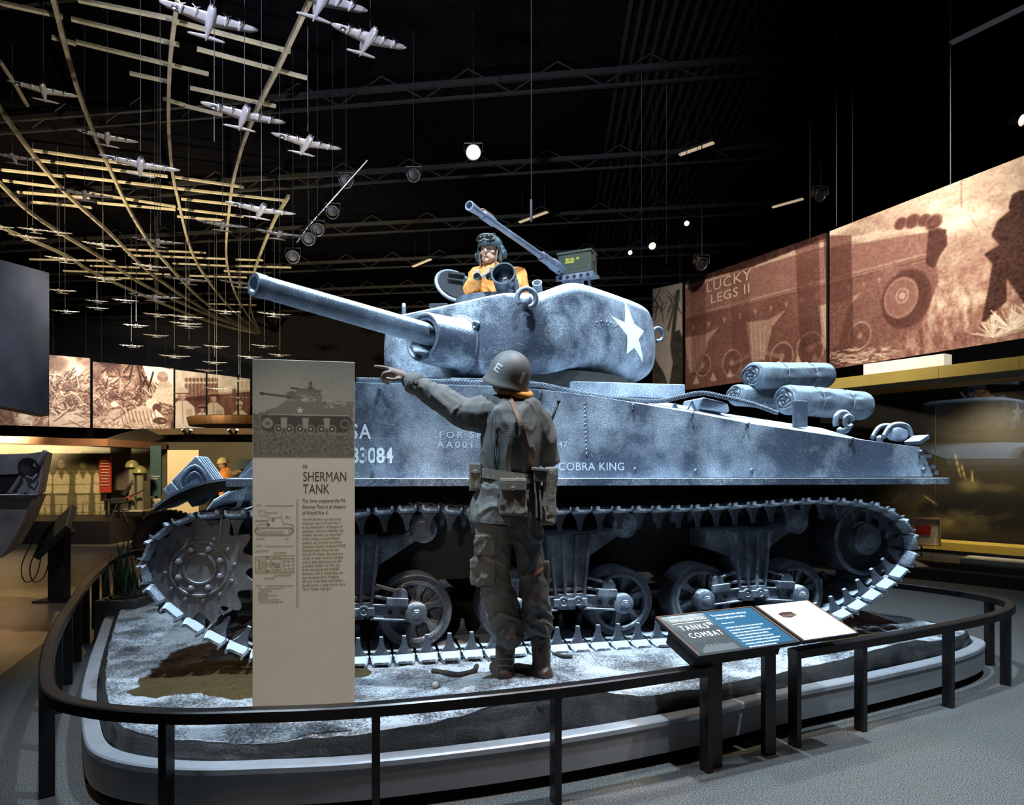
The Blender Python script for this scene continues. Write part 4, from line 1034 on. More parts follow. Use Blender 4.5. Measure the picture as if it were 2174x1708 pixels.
# ---- white stars laid on the curved casting
from mathutils.bvhtree import BVHTree
def turret_bvh():
    bpy.context.view_layer.update()
    dg = bpy.context.evaluated_depsgraph_get(); ev = turret.evaluated_get(dg); me = ev.to_mesh()
    b = BVHTree.FromPolygons([v.co[:] for v in me.vertices], [p_.vertices[:] for p_ in me.polygons]); ev.to_mesh_clear(); return b
bvh = turret_bvh()
def star(pts, side):
    bm = NB(); c0 = Vector((sum(p_[0] for p_ in pts)/10, 0, sum(p_[1] for p_ in pts)/10)); vs = [bm.verts.new((x, 0, z)) for x, z in pts]; vc = bm.verts.new(c0)
    for i in range(10): bm.faces.new((vs[i], vs[(i+1) % 10], vc))
    bmesh.ops.subdivide_edges(bm, edges=bm.edges[:], cuts=7, use_grid_fill=True)
    for v_ in bm.verts:
        h = bvh.ray_cast(Vector((v_.co.x, side*2, v_.co.z)), Vector((0, -side, 0)))
        if h[0]: v_.co = h[0]+Vector((0, side*.0025, 0))
    return obj('star', bm, M['white_ink'], turret)
cxs, czs = -.435, 2.405
qs = [TUq(px, py, .90) for px, py in ((1335, 637), (1348, 686), (1371, 702), (1357, 720), (1372, 769), (1347, 738), (1331, 752), (1331, 712), (1297, 669), (1327, 684))]
star([(q.x, q.z) for q in qs], 1)
star([(-.35+(.27 if k % 2 == 0 else .105)*math.sin(k*PI/5), 2.35+(.27 if k % 2 == 0 else .105)*math.cos(k*PI/5)) for k in range(10)], -1)
# raised casting mark
for k, (px, py) in enumerate(((1268, 687), (1277, 685), (1289, 686), (1296, 688), (1303, 690), (1309, 693))):
    q = TUq(px, py, .9); h = bvh.ray_cast(Vector((q.x, 2, q.z)), Vector((0, -1, 0)))
    if h[0]:
        bm = NB(); tube(bm, [h[0]+Vector((.016*math.cos(a), .006, .018*math.sin(a))) for a in np.linspace(0, 4.5 if k % 2 else 6, 10)], .003, 6); obj('casting_mark', bm, M['cast'], turret, smooth=True)
# searchlight beside the hatch
sl0 = TUq(1072, 592, .25); la = Vector((.84, .50, .30)).normalized()
prof = [(-.15, .05), (-.12, .088)]
for k in range(6): prof += [(-.10+.014*k, .090), (-.093+.014*k, .096), (-.089+.014*k, .090)]
prof += [(.03, .092), (.075, .098), (.085, .098), (.085, .086), (.02, .082), (.0, .078)]
bm = NB(); lathe(bm, sl0, la, prof, 36, cap=False); slo = obj('searchlight', bm, mat('dark_lamp', (.03, .04, .05), .4, .3), turret, smooth=False)
bm = NB(); lathe(bm, sl0, la, [(-.05, .02), (-.02, .05), (.01, .08)], 32); obj('reflector', bm, mat('lamp_mirror', (.55, .60, .66), .12, .95), slo, smooth=True)
bm = NB(); bar(bm, sl0+Vector((0, .11, -.02)), sl0+Vector((-.03, .12, -.20)), .03, .03); bar(bm, sl0+Vector((0, .06, -.09)), sl0+Vector((0, .02, -.22)), .04, .03); obj('lamp_bracket', bm, M['armor_clean'], slo, bevel=.004)

# ---- machine gun on its roof mount (turret frame)
mg1 = TUq(1192, 573, .08); mg0 = TUq(996, 436, .38)
gd = (mg0-mg1).normalized()
M['gun'] = frost_mat('gun_steel', (.14, .15, .20), amount=.15, speck=200, patch=6, bump=.1, top=.5, rough=.4)
M['olive'] = frost_mat('olive_can', (.045, .048, .030), amount=.04, speck=220, patch=6, bump=.1, top=.35)
bm = NB(); Lm = (mg0-mg1).length
lathe(bm, mg1, gd, [(0, .036), (Lm*.30, .028), (Lm*.78, .024), (Lm*.785, .034), (Lm*.88, .034), (Lm*.885, .026), (Lm*.90, .026), (Lm, .036), (Lm, .028), (Lm-.03, .02), (Lm-.03, 0)], 20)
mgb = obj('machine_gun', bm, M['gun'], tank, smooth=False)
mgb.matrix_local = Matrix.Translation(cTl) @ Matrix.Rotation(PI+TB-TA, 4, 'Z')
bm = NB(); lathe(bm, mg1, gd, [(-.16, .054), (Lm*.12, .052), (Lm*.125, .044), (Lm*.26, .042), (Lm*.27, .036)], 20); obj('barrel_jacket', bm, M['gun'], mgb)
M3 = axes(gd)
for r_ in range(4):
    for k in range(5):
        a = r_*PI/2+.4; c_ = mg1+gd*(-.12+.055*k); o_ = M3 @ Vector((0, .053*math.cos(a), .053*math.sin(a)))
        bm = NB(); cyl(bm, c_+o_*.93, c_+o_*1.03, .014, 12); obj('jacket_hole', bm, M['black'], mgb)
bm = NB(); t_ = [mg1+gd*Lm*.77+M3 @ Vector((0, 0, .022)), mg1+gd*Lm*.79+M3 @ Vector((0, 0, .045)), mg1+gd*Lm*.88+M3 @ Vector((0, 0, .045)), mg1+gd*Lm*.90+M3 @ Vector((0, 0, .02))]
tube(bm, spline(t_, 4), .007, 6); obj('front_handle', bm, mat('brown_clip', (.30, .13, .07), .6), mgb, smooth=True)
rc = mg1-gd*.26; bm = NB(); box(bm, rc-gd*.02, (.34, .07, .10), M3); box(bm, mg1-gd*.12+M3 @ Vector((0, 0, .06)), (.10, .06, .03), M3); bar(bm, rc+Vector((0, 0, .05)), rc+Vector((0, 0, .10)), .02, .02); obj('receiver', bm, M['gun'], mgb, bevel=.005)
# ammunition can
cT_ = lambda px, py, q: TUq(px, py, q)
ca, cb_ = cT_(1200, 592, .30), cT_(1256, 600, .26)
ac = cT_(1226, 563, .18)
ang = math.radians(-57+0)          # face the camera: long side runs across the view
# long axis of the can in the turret frame
def w2t(v): return Vector((ta[0]*v[0]+ta[1]*v[1], tb[0]*v[0]+tb[1]*v[1], v[2]))
lx = w2t((1, -.42, .03)).normalized(); nz = w2t((0, 0, 1)); ny = nz.cross(lx).normalized(); nz = lx.cross(ny)
Rc = Matrix((lx, ny, nz)).transposed()
bm = NB(); box(bm, ac, (.32, .19, .19), Rc); can = obj('ammunition_can', bm, M['olive'], mgb, bevel=.006)
bm = NB(); box(bm, ac+nz*.10, (.335, .205, .020), Rc); box(bm, ac+lx*.165+nz*.05, (.012, .05, .07), Rc); tube(bm, [ac+nz*.10-lx*.05, ac+nz*.125, ac+nz*.10+lx*.05], .006, 6); obj('can_lid', bm, M['olive'], can)
bm = NB(); box(bm, ac-ny*.0955+lx*.0+nz*0, (.23, .003, .12), Rc); obj('label_panel', bm, mat('dark_olive', (.05, .055, .035), .6), can)
M['yellow'] = mat('yellow_stencil', (.75, .62, .05), .6)
lettering('lettering', '105 CAL. .50\nLINKED', .030, M['yellow'], can, ac-ny*.098-lx*.09+nz*.026, lx, nz, .85, line=.85, bold=.0006)
tr_c = ac-nz*.112; bm = NB(); box(bm, tr_c, (.36, .22, .02), Rc); box(bm, tr_c-nz*.02-ny*.105, (.36, .012, .05), Rc); obj('cradle_tray', bm, M['gun'], mgb, bevel=.003)
for k in range(5):
    q = tr_c-ny*.112-nz*.02+lx*(-.13+.065*k); bm = NB(); cyl(bm, q, q-ny*.004, .016, 12); obj('tray_hole', bm, M['black'], mgb)
    q = tr_c-nz*.011+lx*(-.12+.06*k)-ny*.03; bm = NB(); cyl(bm, q, q-nz*.003, .022, 12); obj('tray_hole', bm, M['black'], mgb)
bm = NB()
for s in (-.1, .1): bar(bm, tr_c+lx*s, Vector((tr_c.x, tr_c.y, 2.72))+lx*s*1.6, .02, .02)
bar(bm, tr_c, Vector((tr_c.x, tr_c.y, 2.70)), .05, .05); bar(bm, mg1-gd*.15, tr_c, .04, .05)
obj('gun_mount', bm, M['gun'], mgb)

# ---- deck fittings
def onhull(px, py, v): return TK(px, py, v)
a, b = TK(1484, 848, .12), TK(1545, 862, .12)
bm = NB(); prism(bm, [(a.x, a.z-.07), (a.x+.02, a.z+.02), (b.x-.05, b.z+.035), (b.x, b.z+.02), (b.x+.01, b.z-.05)], .10, .42); obj('filler_cover', bm, M['armor'], tank, bevel=.02, bseg=3)
for px, py in ((1432, 856), (1468, 851)):
    q = TK(px, py, .08); bm = NB(); bar(bm, q, q+Vector((.035, 0, -.075)), .015, .018); bar(bm, q, q+Vector((-.03, 0, -.06)), .015, .012); obj('cable_bracket', bm, M['armor_clean'], tank)
a, b = TK(1686, 853, .10), TK(1714, 898, .10)
bm = NB(); box(bm, ((a.x+b.x)/2, .11, (a.z+b.z)/2-.01), (b.x-a.x, .03, a.z-b.z+.04)); obj('stowage_stake', bm, M['armor_clean'], tank, bevel=.003)
q = TK(1789, 895, .12); pts = [q+Vector((.066*math.cos(t), .0, .075*math.sin(t))) for t in np.linspace(-2.2, 3.6, 22)]
bm = NB(); tube(bm, pts, .024, 10); obj('towing_eye', bm, M['armor_clean'], tank, smooth=True)
pts = [q+Vector((.03+.04*math.cos(t), -.03, .004+.045*math.sin(t))) for t in np.linspace(0, 5.6, 18)]
bm = NB(); tube(bm, pts, .015, 8); obj('shackle', bm, M['armor_clean'], tank, smooth=True)
# travel lock at the rear
r0, r1, r2, r3 = TK(1875, 928, .25), TK(1893, 903, .25), TK(1925, 904, .25), TK(1938, 930, .25)
bm = NB(); tube(bm, spline([r0, r1, r2, r3+Vector((0, 0, -.02))], 6), .020, 8)
pts2 = [p_+Vector((.03, .16, 0)) for p_ in (r0, r1, r2, r3)]; tube(bm, spline(pts2, 6), .020, 8); obj('travel_lock', bm, M['armor_clean'], tank, smooth=True)
q = TK(1905, 921, .28); bm = NB(); lathe(bm, q, (1, .2, -.1), [(-.09, .045), (-.05, .062), (.05, .062), (.08, .04)], 20); obj('tail_lamp', bm, M['gun'], tank, smooth=True)
q = TK(1947, 926, .15); bm = NB(); box(bm, q+Vector((.0, 0, -.03)), (.11, .16, .035), axes((1, 0, .55))); obj('rear_step', bm, M['armor_clean'], tank, bevel=.004)
q = TK(1868, 931, .3); bm = NB(); sphere(bm, q, (.03, .03, .03)); obj('rear_cap', bm, M['armor_clean'], tank)
# rear plate bolts
for px, py in ((1966, 968), (1974, 990), (1980, 1003)):
    q = TK(px, py, -.02); bm = NB(); box(bm, q+Vector((.015, 0, 0)), (.03, .05, .03)); obj('stud', bm, M['armor_clean'], tank)

# ---- tow cable
def rope(name, pts, r, m, label, cat, strands=4, pitch=.09):
    c_ = spline(pts, 10); L = arclen(c_); n = int(L[-1]/.008)
    P_ = []; i = 0
    for k in range(n+1):
        s = L[-1]*k/n
        while i < len(L)-2 and L[i+1] < s: i += 1
        P_.append(c_[i].lerp(c_[i+1], (s-L[i])/max(L[i+1]-L[i], 1e-6)))
    bm = NB()
    for st in range(strands):
        q = []
        for k, p_ in enumerate(P_):
            d = (P_[min(k+1, n)]-P_[max(k-1, 0)]).normalized(); s_ = d.cross(Vector((0, 0, 1))).normalized(); u_ = s_.cross(d)
            a = 2*PI*(L[-1]*k/n/pitch+st/strands); q.append(p_+(s_*math.cos(a)+u_*math.sin(a))*r*.66)
        tube(bm, q, r*.44, 6)
    return obj(name, bm, m, smooth=True, label=label, cat=cat)
rp = []
for px, py, v in ((540, 806, .05), (700, 806, .05), (757, 806, .05), (850, 808, .05), (1000, 812, .05), (1130, 815, .05), (1180, 823, .05), (1250, 838, .05), (1330, 848, .06), (1400, 851, .07), (1440, 843, .08), (1490, 834, .08), (1540, 843, .10), (1600, 858, .22), (1650, 876, .40)):
    q = TK(px, py, v); rp.append(tkw(q.x, q.y, q.z))
rp[0] = tkw(-.10, .05, 1.86); rp[1] = tkw(-.08, .05, 1.855)
rp = rp[2:]
rope('tow_cable', rp, .017, M['rope'], 'frosted twisted steel tow cable lying along the tank\'s side edge', 'cable')

# ---- bedrolls
M['canvas'] = frost_mat('frosted_canvas', (.085, .095, .115), amount=.30, speck=140, patch=3, bump=.35, bscale=14, topmin=.35, top=.6, rough=.85, frost=(.55, .66, .76))
M['canvas_in'] = mat('canvas_folds', (.10, .10, .10), .9, bump=.4, bscale=30)
M['cord'] = mat('tie_cord', (.20, .22, .25), .8)
def bedroll(a, b, r, label, seed, rot=0.0):
    a, b = Vector(a), Vector(b); d = (b-a).normalized(); L = (b-a).length; M3 = axes(d)
    t = empty('bedroll', a, 0, label, 'bedroll', 'canvas bedrolls stowed on the tank deck')
    ties = (.33, .70); bm = NB(); rings = []; nn = 56
    for k in range(61):
        s = k/60; ring = []
        for j in range(nn):
            th = 2*PI*j/nn; rr = r*(1+.02*noise.noise(Vector((s*7+seed, math.cos(th)*2, math.sin(th)*2))))
            for tt in ties: rr *= 1-.15*math.exp(-((s-tt)/.022)**2)*(1+.3*math.sin(th*7))
            rr += r*.045*math.sin(th*9+seed+s*3)*max(math.exp(-((s-ties[0])/.10)**2), math.exp(-((s-ties[1])/.10)**2))
            if s > .93: rr *= math.sqrt(max(.05, 1-((s-.93)/.075)**2))
            if s < .03: rr *= .93+2.3*s
            rr *= 1-.10*max(0, -math.sin(th))*0
            ring.append(M3 @ Vector((s*L, rr*math.cos(th), rr*.94*math.sin(th))))
        rings.append(ring)
    R_ = loft(bm, rings)
    obj('roll', bm, M['canvas'], t, smooth=True)
    # spiral of the rolled end
    bm = NB(); pts = []
    for k in range(150):
        th = k*.16; q = 1-k/158; rr = r*.90*q*(1+.06*math.sin(th*3+seed))
        pts.append(M3 @ Vector((-.004-.012*math.sin(k*.7)*(1-q*.5), rr*math.cos(th), rr*.92*math.sin(th))))
    q0 = [bm.verts.new(p_-d*.012) for p_ in pts]; q1 = [bm.verts.new(p_+d*.05) for p_ in pts]; q2 = [bm.verts.new(p_*.97+d*.05) for p_ in pts]
    for k in range(149): bm.faces.new((q0[k], q0[k+1], q1[k+1], q1[k]))
    so = obj('rolled_end', bm, M['canvas'], t, smooth=True); sm_ = so.modifiers.new('s', 'SOLIDIFY'); sm_.thickness = .012
    for tt in ties:
        ring = [M3 @ Vector((tt*L+.010*math.sin(2*PI*j/28), r*.89*math.cos(2*PI*j/28), r*.84*math.sin(2*PI*j/28))) for j in range(28)]
        bm = NB(); tube(bm, ring, .006, 6, closed=True)
        k0 = M3 @ Vector((tt*L, 0, r*.88)); sphere(bm, k0, .016, u=8, v=6); tube(bm, [k0, k0+M3 @ Vector((.03, -.02, -.01))], .005, 5)
        obj('tie_cord', bm, M['cord'], t, smooth=True)
    return t
def rw(px, py, v): q = TK(px, py, v); return tkw(q.x, q.y, q.z)
ra, rb = rw(1598, 797, .70), rw(1758, 797, 1.0)
bedroll(ra, rb, .126, 'frosted canvas bedroll on top of the pile, above the two lower rolls', 1)
ra, rb = rw(1668, 848, .42), rw(1838, 862, .62)
bedroll(ra, rb, .134, 'frosted canvas bedroll lying in front, behind the upright steel stake', 4)
ra, rb = rw(1562, 838, .72), rw(1700, 850, 1.02)
bedroll(ra, rb, .100, 'small canvas bedroll at the left end of the pile, under the top roll', 9)
# ================================================================== murals on the walls
class Mural:
    def __init__(s, name, A, B, z0, z1, res, base, label, stops, seed=0, m='print', flip=False):
        s.A = Vector((A[0], A[1], 0)); s.B = Vector((B[0], B[1], 0)); s.z0, s.z1 = z0, z1
        s.L = (s.B-s.A).length; s.H = z1-z0; s.name = name; s.label = label; s.stops = stops; s.m = m
        s.k = (s.A.y+s.B.y)/2/F
        s.p = Pic(res, int(res*s.H/s.L), (0, 0, s.L, s.H), base, s.conv)
    def conv(s, px, py):
        rx = (px-CX)/F; d = (s.B-s.A)/s.L
        den = d.x-rx*d.y; k = (rx*s.A.y-s.A.x)/den; Z = s.A.y+d.y*k
        return (k, s.z1-(CH+(HY-py)/F*Z))
    def fn(s, a, t): q = s.A.lerp(s.B, a); return Vector((q.x, q.y, s.z0+(s.z1-s.z0)*t))
    def place(s, py_px, lift=.01):
        rx = (py_px[0]-CX)/F; d = (s.B-s.A)/s.L; k = (rx*s.A.y-s.A.x)/(d.x-rx*d.y); q = s.A+d*k
        n = Vector((d.y, -d.x, 0)); return Vector((q.x, q.y, CH+(HY-py_px[1])/F*q.y))+n*lift
    def done(s, clip=1.0):
        t = empty(s.name, ((s.A+s.B)/2+Vector((0, 0, s.z0))), 0, s.label, 'mural')
        o0 = t.location.copy(); d = (s.B-s.A)/s.L; n = Vector((d.y, -d.x, 0))
        print_panel('printed_face', ramp(s.p.a, s.stops), lambda a, b: s.fn(a, b)-o0+n*.03, M[s.m], t)
        bm = NB(); R = Matrix((d, -n, Vector((0, 0, 1)))).transposed(); box(bm, Vector((0, 0, s.H/2)), (s.L, .05, s.H), R); obj('backing', bm, M['black'], t)
        if s.z1 > 5:
            for kk in (-.4, .4): bm = NB(); cyl(bm, d*s.L*kk+Vector((0, 0, s.H)), d*s.L*kk+Vector((0, 0, ZC-s.z0)), .006, 5); obj('hanger', bm, M['truss'], t)
        s.t = t; s.d = d; s.n = n; return t
def streaks(p, n, x0, x1, y0, y1, ln, w, val, seed, ang=(-80, 80), al=.8):
    r = np.random.RandomState(seed); keep = p.conv; p.conv = None          # these strokes are placed in metres on the panel
    for _ in range(n):
        x = r.uniform(x0, x1); y = r.uniform(y0, y1); a = math.radians(r.uniform(*ang)); L = ln*r.uniform(.4, 1.2)
        p.line((x, y), (x+L*math.cos(a), y+L*math.sin(a)), w, val if not isinstance(val, tuple) else r.uniform(*val), al)
    p.conv = keep

# ---- right wall: a battle tank in the field, in two panels
def wheel_on(p, k, x, y, r, v=.75): p.ell(x, y, r*k, r*k*1.03, v, .6, ring=.13, soft=.08); p.ell(x, y, r*k*.9, r*k*.9, .22, .35); p.ell(x, y, r*k*.25, r*k*.25, v, .5); 
RUST = [(0, (.02, .008, .006)), (.3, (.15, .066, .05)), (.5, (.30, .155, .12)), (.75, (.56, .44, .32)), (1, (.92, .84, .68))]
A = Mural('mural', (3.88, 15.2), (5.55, 12.02), 3.30, 5.71, 320, .44, 'rust brown mural panel with LUCKY LEGS II lettered on a tank\'s flank', RUST)
p = A.p; k = A.k
def tank_mural(p, k):
    p.poly([(1380, 640), (1590, 575), (1757, 527), (2005, 488), (2010, 520), (1995, 545), (1757, 600), (1457, 676), (1380, 690)], .47)
    p.poly([(1380, 625), (1590, 560), (1757, 512), (2000, 470), (2005, 480), (1757, 522), (1590, 572), (1380, 638)], .80, .8)
    p.line((1457, 672), (2000, 531), .035, .62, .7); p.line((1457, 682), (1990, 545), .03, .2, .6)
    p.poly([(1400, 690), (1990, 548), (1995, 600), (1960, 690), (1860, 740), (1757, 790), (1457, 830), (1380, 830)], .34, .8)
    for q in range(14):
        x = 1470+q*33; y = 700-q*8.4; p.poly([(x, y-8), (x+8, y-10), (x+4, y+6)], .66, .7)
    for x, y, s in ((1612, 722, 1.0), (1768, 690, 1.1), (1478, 750, .9)):
        p.poly([(x-26*s, y-38*s), (x+22*s, y-44*s), (x+58*s, y-64*s), (x+30*s, y-28*s), (x+14*s, y+42*s), (x-14*s, y+46*s)], .68, .75)
        for q in range(4): p.line((x-18*s+q*11*s, y-36*s), (x-9*s+q*7*s, y+38*s), .012, .85, .7)
    for x, y, r in ((1494, 775, 26), (1556, 770, 29), (1662, 757, 29), (1722, 740, 32), (1828, 712, 33)): wheel_on(p, k, x, y, r)
    for x0, y0, x1, y1 in ((1560, 772, 1610, 745), (1662, 757, 1622, 748), (1722, 740, 1765, 715)): p.line((x0, y0), (x1, y1), .08, .6, .6)
    for q in range(9):
        x = 1480+q*36; y = 808-q*7; p.poly([(x-7, y+8), (x, y-12), (x+8, y+6)], .78, .8)
    p.ell(1925, 635, 62*k, 66*k, .16, .85); p.ell(1915, 632, 43*k, 46*k, .50, .85); p.ell(1915, 632, 43*k, 46*k, .75, .5, ring=.08); p.ell(1918, 628, 17*k, 18*k, .66, .7, ring=.3); p.ell(1918, 628, 8*k, 8*k, .7)
    p.poly([(1975, 480), (2012, 488), (2014, 520), (2000, 540), (1985, 570), (1968, 560)], .10, .85)
    for x, y, r in ((1915, 475, 14), (1940, 470, 16), (1965, 468, 14), (1985, 472, 17)): p.ell(x, y, r*k*1.2, r*k, .16, .8); p.ell(x, y, r*k*1.2, r*k, .6, .5, ring=.2)
    p.poly([(1918, 540), (1940, 505), (1962, 534), (1918, 540)], .6, .35); p.poly([(1925, 536), (1940, 512), (1955, 531)], .42, .5)
    for x, w_, a in ((1715, 26, .45), (1480, 18, .3), (1570, 22, .22), (1780, 30, .55)): p.poly([(x-w_, 500), (x+w_, 500), (x+w_*1.2, 760), (x-w_*.4, 800)], .10, a)
tank_mural(p, k); p.poly([(1380, 560), (1760, 470), (1757, 505), (1600, 566), (1455, 605)], .03, .9)  # dark wedge along the top: ceiling shade painted into the print
p.noise((7, 8), 4, 41, .09); p.noise((110, 120), 2, 42, .10); A.done()
d = A.d
for tx, px, py, h in (('LUCKY', 1501, 622, 21), ('LEGS II', 1510, 645, 19)):
    lettering('lettering', tx, h/F*14.4/.70, M['white_ink'] if False else mat('mural_letters', (.62, .52, .38), .6), A.t, A.place((px, py), .0315)-A.t.location, A.d*1.0+Vector((0, 0, 0)), UZ, 1.25, space=1.1)
B = Mural('mural', (5.58, 11.95), (7.30, 7.85), 3.30, 5.71, 420, .62, 'sepia mural panel with a tank\'s rear, a crouching soldier and grass', RUST)
p = B.p; k = B.k
p.a[:] = .80; p.noise((6, 6), 6, 51, .42); p.put(np.clip((p.Y/B.H-.50)*2.4, 0, 1), .42, .85); p.noise((60, 14), 4, 53, .30, (p.Y/B.H > .5)*1.0)
p.ell(2060, 545, 90*k, 60*k, .30, .5, soft=.8); p.ell(1930, 420, 60*k, 50*k, .80, .5, soft=.9)
streaks(p, 26, .1, B.L*.7, .1, 1.0, .5, .012, (.35, .8), 5, (60, 120), .4)
tank_mural(p, k)
p.poly([(2168, 405), (2200, 400), (2260, 560), (2240, 720), (2174, 640), (2140, 590), (2140, 640), (2085, 690), (2100, 620), (2110, 560), (2092, 540), (2125, 520), (2108, 500), (2120, 470), (2155, 440), (2150, 415)], .05, .95)
p.ell(2168, 432, 20*k, 22*k, .06)
for c_, n_, sd in (((2150, 700), 46, 3), ((2110, 715), 30, 8), ((2200, 690), 40, 18)):
    r = np.random.RandomState(sd)
    for _ in range(n_):
        a = math.radians(r.uniform(185, 355)); L = r.uniform(25, 70); p.line(c_, (c_[0]+L*math.cos(a), c_[1]+L*.8*math.sin(a)), .018, r.uniform(.7, .98), .8)
for _ in range(60):
    x = rng.uniform(1765, 1900); y = rng.uniform(742, 772)-(x-1765)*.05; p.line((x, y), (x+rng.uniform(8, 30), y+rng.uniform(-9, 7)), .016, rng.uniform(.6, .95), .8)
p.noise((120, 90), 2, 55, .10); B.done()
C_ = Mural('mural', (3.28, 15.85), (3.83, 15.30), 3.2, 5.71, 70, .78, 'narrow pale mural panel with hanging branches and a soldier\'s silhouette', GREYP[:-1]+[(1, (.55, .50, .44))])
p = C_.p; k = C_.k
streaks(p, 26, .0, C_.L, .0, .5, .35, .03, (.1, .35), 9, (40, 130)); p.line((1440, 620), (1428, 735), .10, .12); p.line((1432, 650), (1420, 700), .06, .25)
p.poly([(1425, 745), (1432, 705), (1444, 700), (1452, 720), (1455, 830), (1420, 830), (1430, 770)], .08); p.poly([(1385, 750), (1410, 790), (1425, 830), (1385, 830)], .12)
p.noise((6, 20), 3, 4, .08); C_.done()

# ---- far left wall
def Lm(px0, px1, A, B, z1, label, res=110, base=.5, stops=SEPIA, z0=3.3):
    """panel on the line A-B between photo columns px0 and px1"""
    A = Vector((A[0], A[1], 0)); B = Vector((B[0], B[1], 0)); d = (B-A).normalized(); out = []
    for px in (px0, px1):
        rx = (px-CX)/F; k = (rx*A.y-A.x)/(d.x-rx*d.y); out.append(A+d*k)
    return Mural('mural', out[0][:2], out[1][:2], z0, z1, res, base, label, stops)
L1a, L1b = (-19.66, 29.0), (-15.9, 32.0); L2a, L2b = (-15.85, 32.05), (-13.9, 35.0)
m_ = Lm(-60, 103, L1a, L1b, 6.3, 'sepia mural strip showing below the hanging grey panel', 90, .55); p = m_.p; p.noise((8, 7), 5, 61, .5); streaks(p, 60, 0, m_.L, m_.H*.7, m_.H, .5, .03, (.1, .95), 3); m_.done()
m_ = Lm(104, 191, L1a, L1b, 6.34, 'sepia mural panel of smoke and torn brush next to the grey panel', 130, .5); p = m_.p; k = m_.k
p.noise((4, 6), 6, 62, .55); p.ell(152, 790, 40*k, 26*k, .95, .75, soft=.9); p.ell(150, 840, 42*k, 30*k, .12, .6, soft=.8); p.ell(120, 775, 20*k, 15*k, .25, .6, soft=.9)
streaks(p, 420, 0, m_.L, m_.H*.25, m_.H*.8, .35, .05, (.05, .9), 5); p.ell(150, 893, 60*k, 14*k, .75, .8, soft=.6); streaks(p, 30, 0, m_.L, m_.H*.75, m_.H, 1.0, .05, (.15, .9), 6, (-60, 30)); m_.done()
m_ = Lm(197, 368, L1a, L1b, 6.2, 'sepia mural panel of soldiers lying in palm brush', 240, .45); p = m_.p; k = m_.k
p.noise((7, 5), 6, 63, .5); p.poly([(300, 770), (368, 785), (368, 850), (345, 830), (318, 815)], .97, .9); p.ell(235, 800, 16*k, 12*k, .9, .6, soft=.8)
for c_, n_, sd, v_ in (((232, 775), 60, 3, (.03, .3)), ((255, 800), 60, 4, (.1, .8)), ((225, 830), 60, 6, (.1, .9))):
    r = np.random.RandomState(sd)
    for _ in range(n_):
        a = r.uniform(0, 2*PI); L = r.uniform(8, 30); p.line(c_, (c_[0]+L*math.cos(a), c_[1]+L*.9*math.sin(a)), .05, r.uniform(*v_), .8)
for a_, b_ in (((283, 765), (275, 805)), ((290, 768), (300, 810)), ((275, 775), (262, 790)), ((300, 790), (320, 830)), ((310, 800), (296, 835)), ((325, 790), (315, 825))): p.line(a_, b_, .08, .12)
streaks(p, 60, m_.L*.5, m_.L*.85, m_.H*.25, m_.H*.6, .5, .04, (.1, .9), 12, (40, 110))
streaks(p, 300, 0, m_.L, m_.H*.35, m_.H*.8, .35, .05, (.05, .85), 14)
p.poly([(325, 838), (338, 810), (352, 800), (366, 818), (368, 860), (345, 855), (320, 848)], .74); p.ell(345, 801, 11*k, 10*k, .55); p.ell(345, 795, 10*k, 7*k, .62)
p.poly([(200, 912), (240, 895), (268, 875), (300, 860), (320, 862), (335, 890), (345, 905), (300, 908), (285, 890), (250, 912)], .70); p.ell(322, 857, 12*k, 11*k, .80); p.ell(333, 866, 9*k, 10*k, .25)
p.poly([(315, 895), (330, 868), (352, 888), (350, 903)], .85); p.ell(340, 893, 14*k, 8*k, .2); p.ell(245, 878, 14*k, 9*k, .66, rot=-30); p.ell(243, 858, 7*k, 6*k, .85); p.ell(215, 892, 22*k, 10*k, .62); p.ell(283, 903, 30*k, 8*k, .68)
for q in range(10): p.line((255+q*8, 872), (262+q*8, 900), .05, .4, .7)
streaks(p, 80, 0, m_.L, m_.H*.85, m_.H, .3, .03, (.1, .9), 16); p.noise((90, 60), 2, 64, .12); m_.done()
def man(p, k, x, y, s, cap):      # standing figure in a light shirt, x,y = centre of the face
    p.poly([(x-24*s, y+60*s), (x-22*s, y+24*s), (x-8*s, y+12*s), (x+10*s, y+12*s), (x+26*s, y+26*s), (x+32*s, y+70*s), (x-24*s, y+70*s)], .80)
    p.ell(x, y, 9*s*k, 12*s*k, .50); p.ell(x+2*s, y+2*s, 6*s*k, 9*s*k, .62)
    if cap == 'helmet': p.ell(x, y-8*s, 13*s*k, 9*s*k, .74); p.line((x-14*s, y-3*s), (x+16*s, y-3*s), .06, .35)
    else: p.ell(x, y-11*s, 14*s*k, 6*s*k, .55, rot=-8); p.line((x-9*s, y-6*s), (x+12*s, y-6*s), .09, .12)
    p.line((x, y+14*s), (x+2*s, y+60*s), .03, .45); p.poly([(x+8*s, y+30*s), (x+22*s, y+30*s), (x+21*s, y+44*s), (x+8*s, y+44*s)], .68); p.line((x-14*s, y+24*s), (x-16*s, y+60*s), .03, .5)
def crowd(p, k, sd):
    for q in range(9): x = 395+q*8; p.poly([(x-4, 850), (x-4, 815), (x+3, 812), (x+4, 850)], .3, .8); p.ell(x, 806, 4*k, 5*k, .45)
    p.poly([(371, 845), (560, 828), (560, 890), (371, 890)], .14, .7); p.line((371, 842), (560, 826), .06, .5, .5); p.noise((8, 8), 4, sd, .14)
m_ = Lm(371.5, 436, L2a, L2b, 6.15, 'sepia mural panel of a helmeted man in a light shirt', 90, .82); crowd(m_.p, m_.k, 3); man(m_.p, m_.k, 386, 838, 1.0, 'helmet'); man(m_.p, m_.k, 428, 868, .6, 'cap'); m_.done()
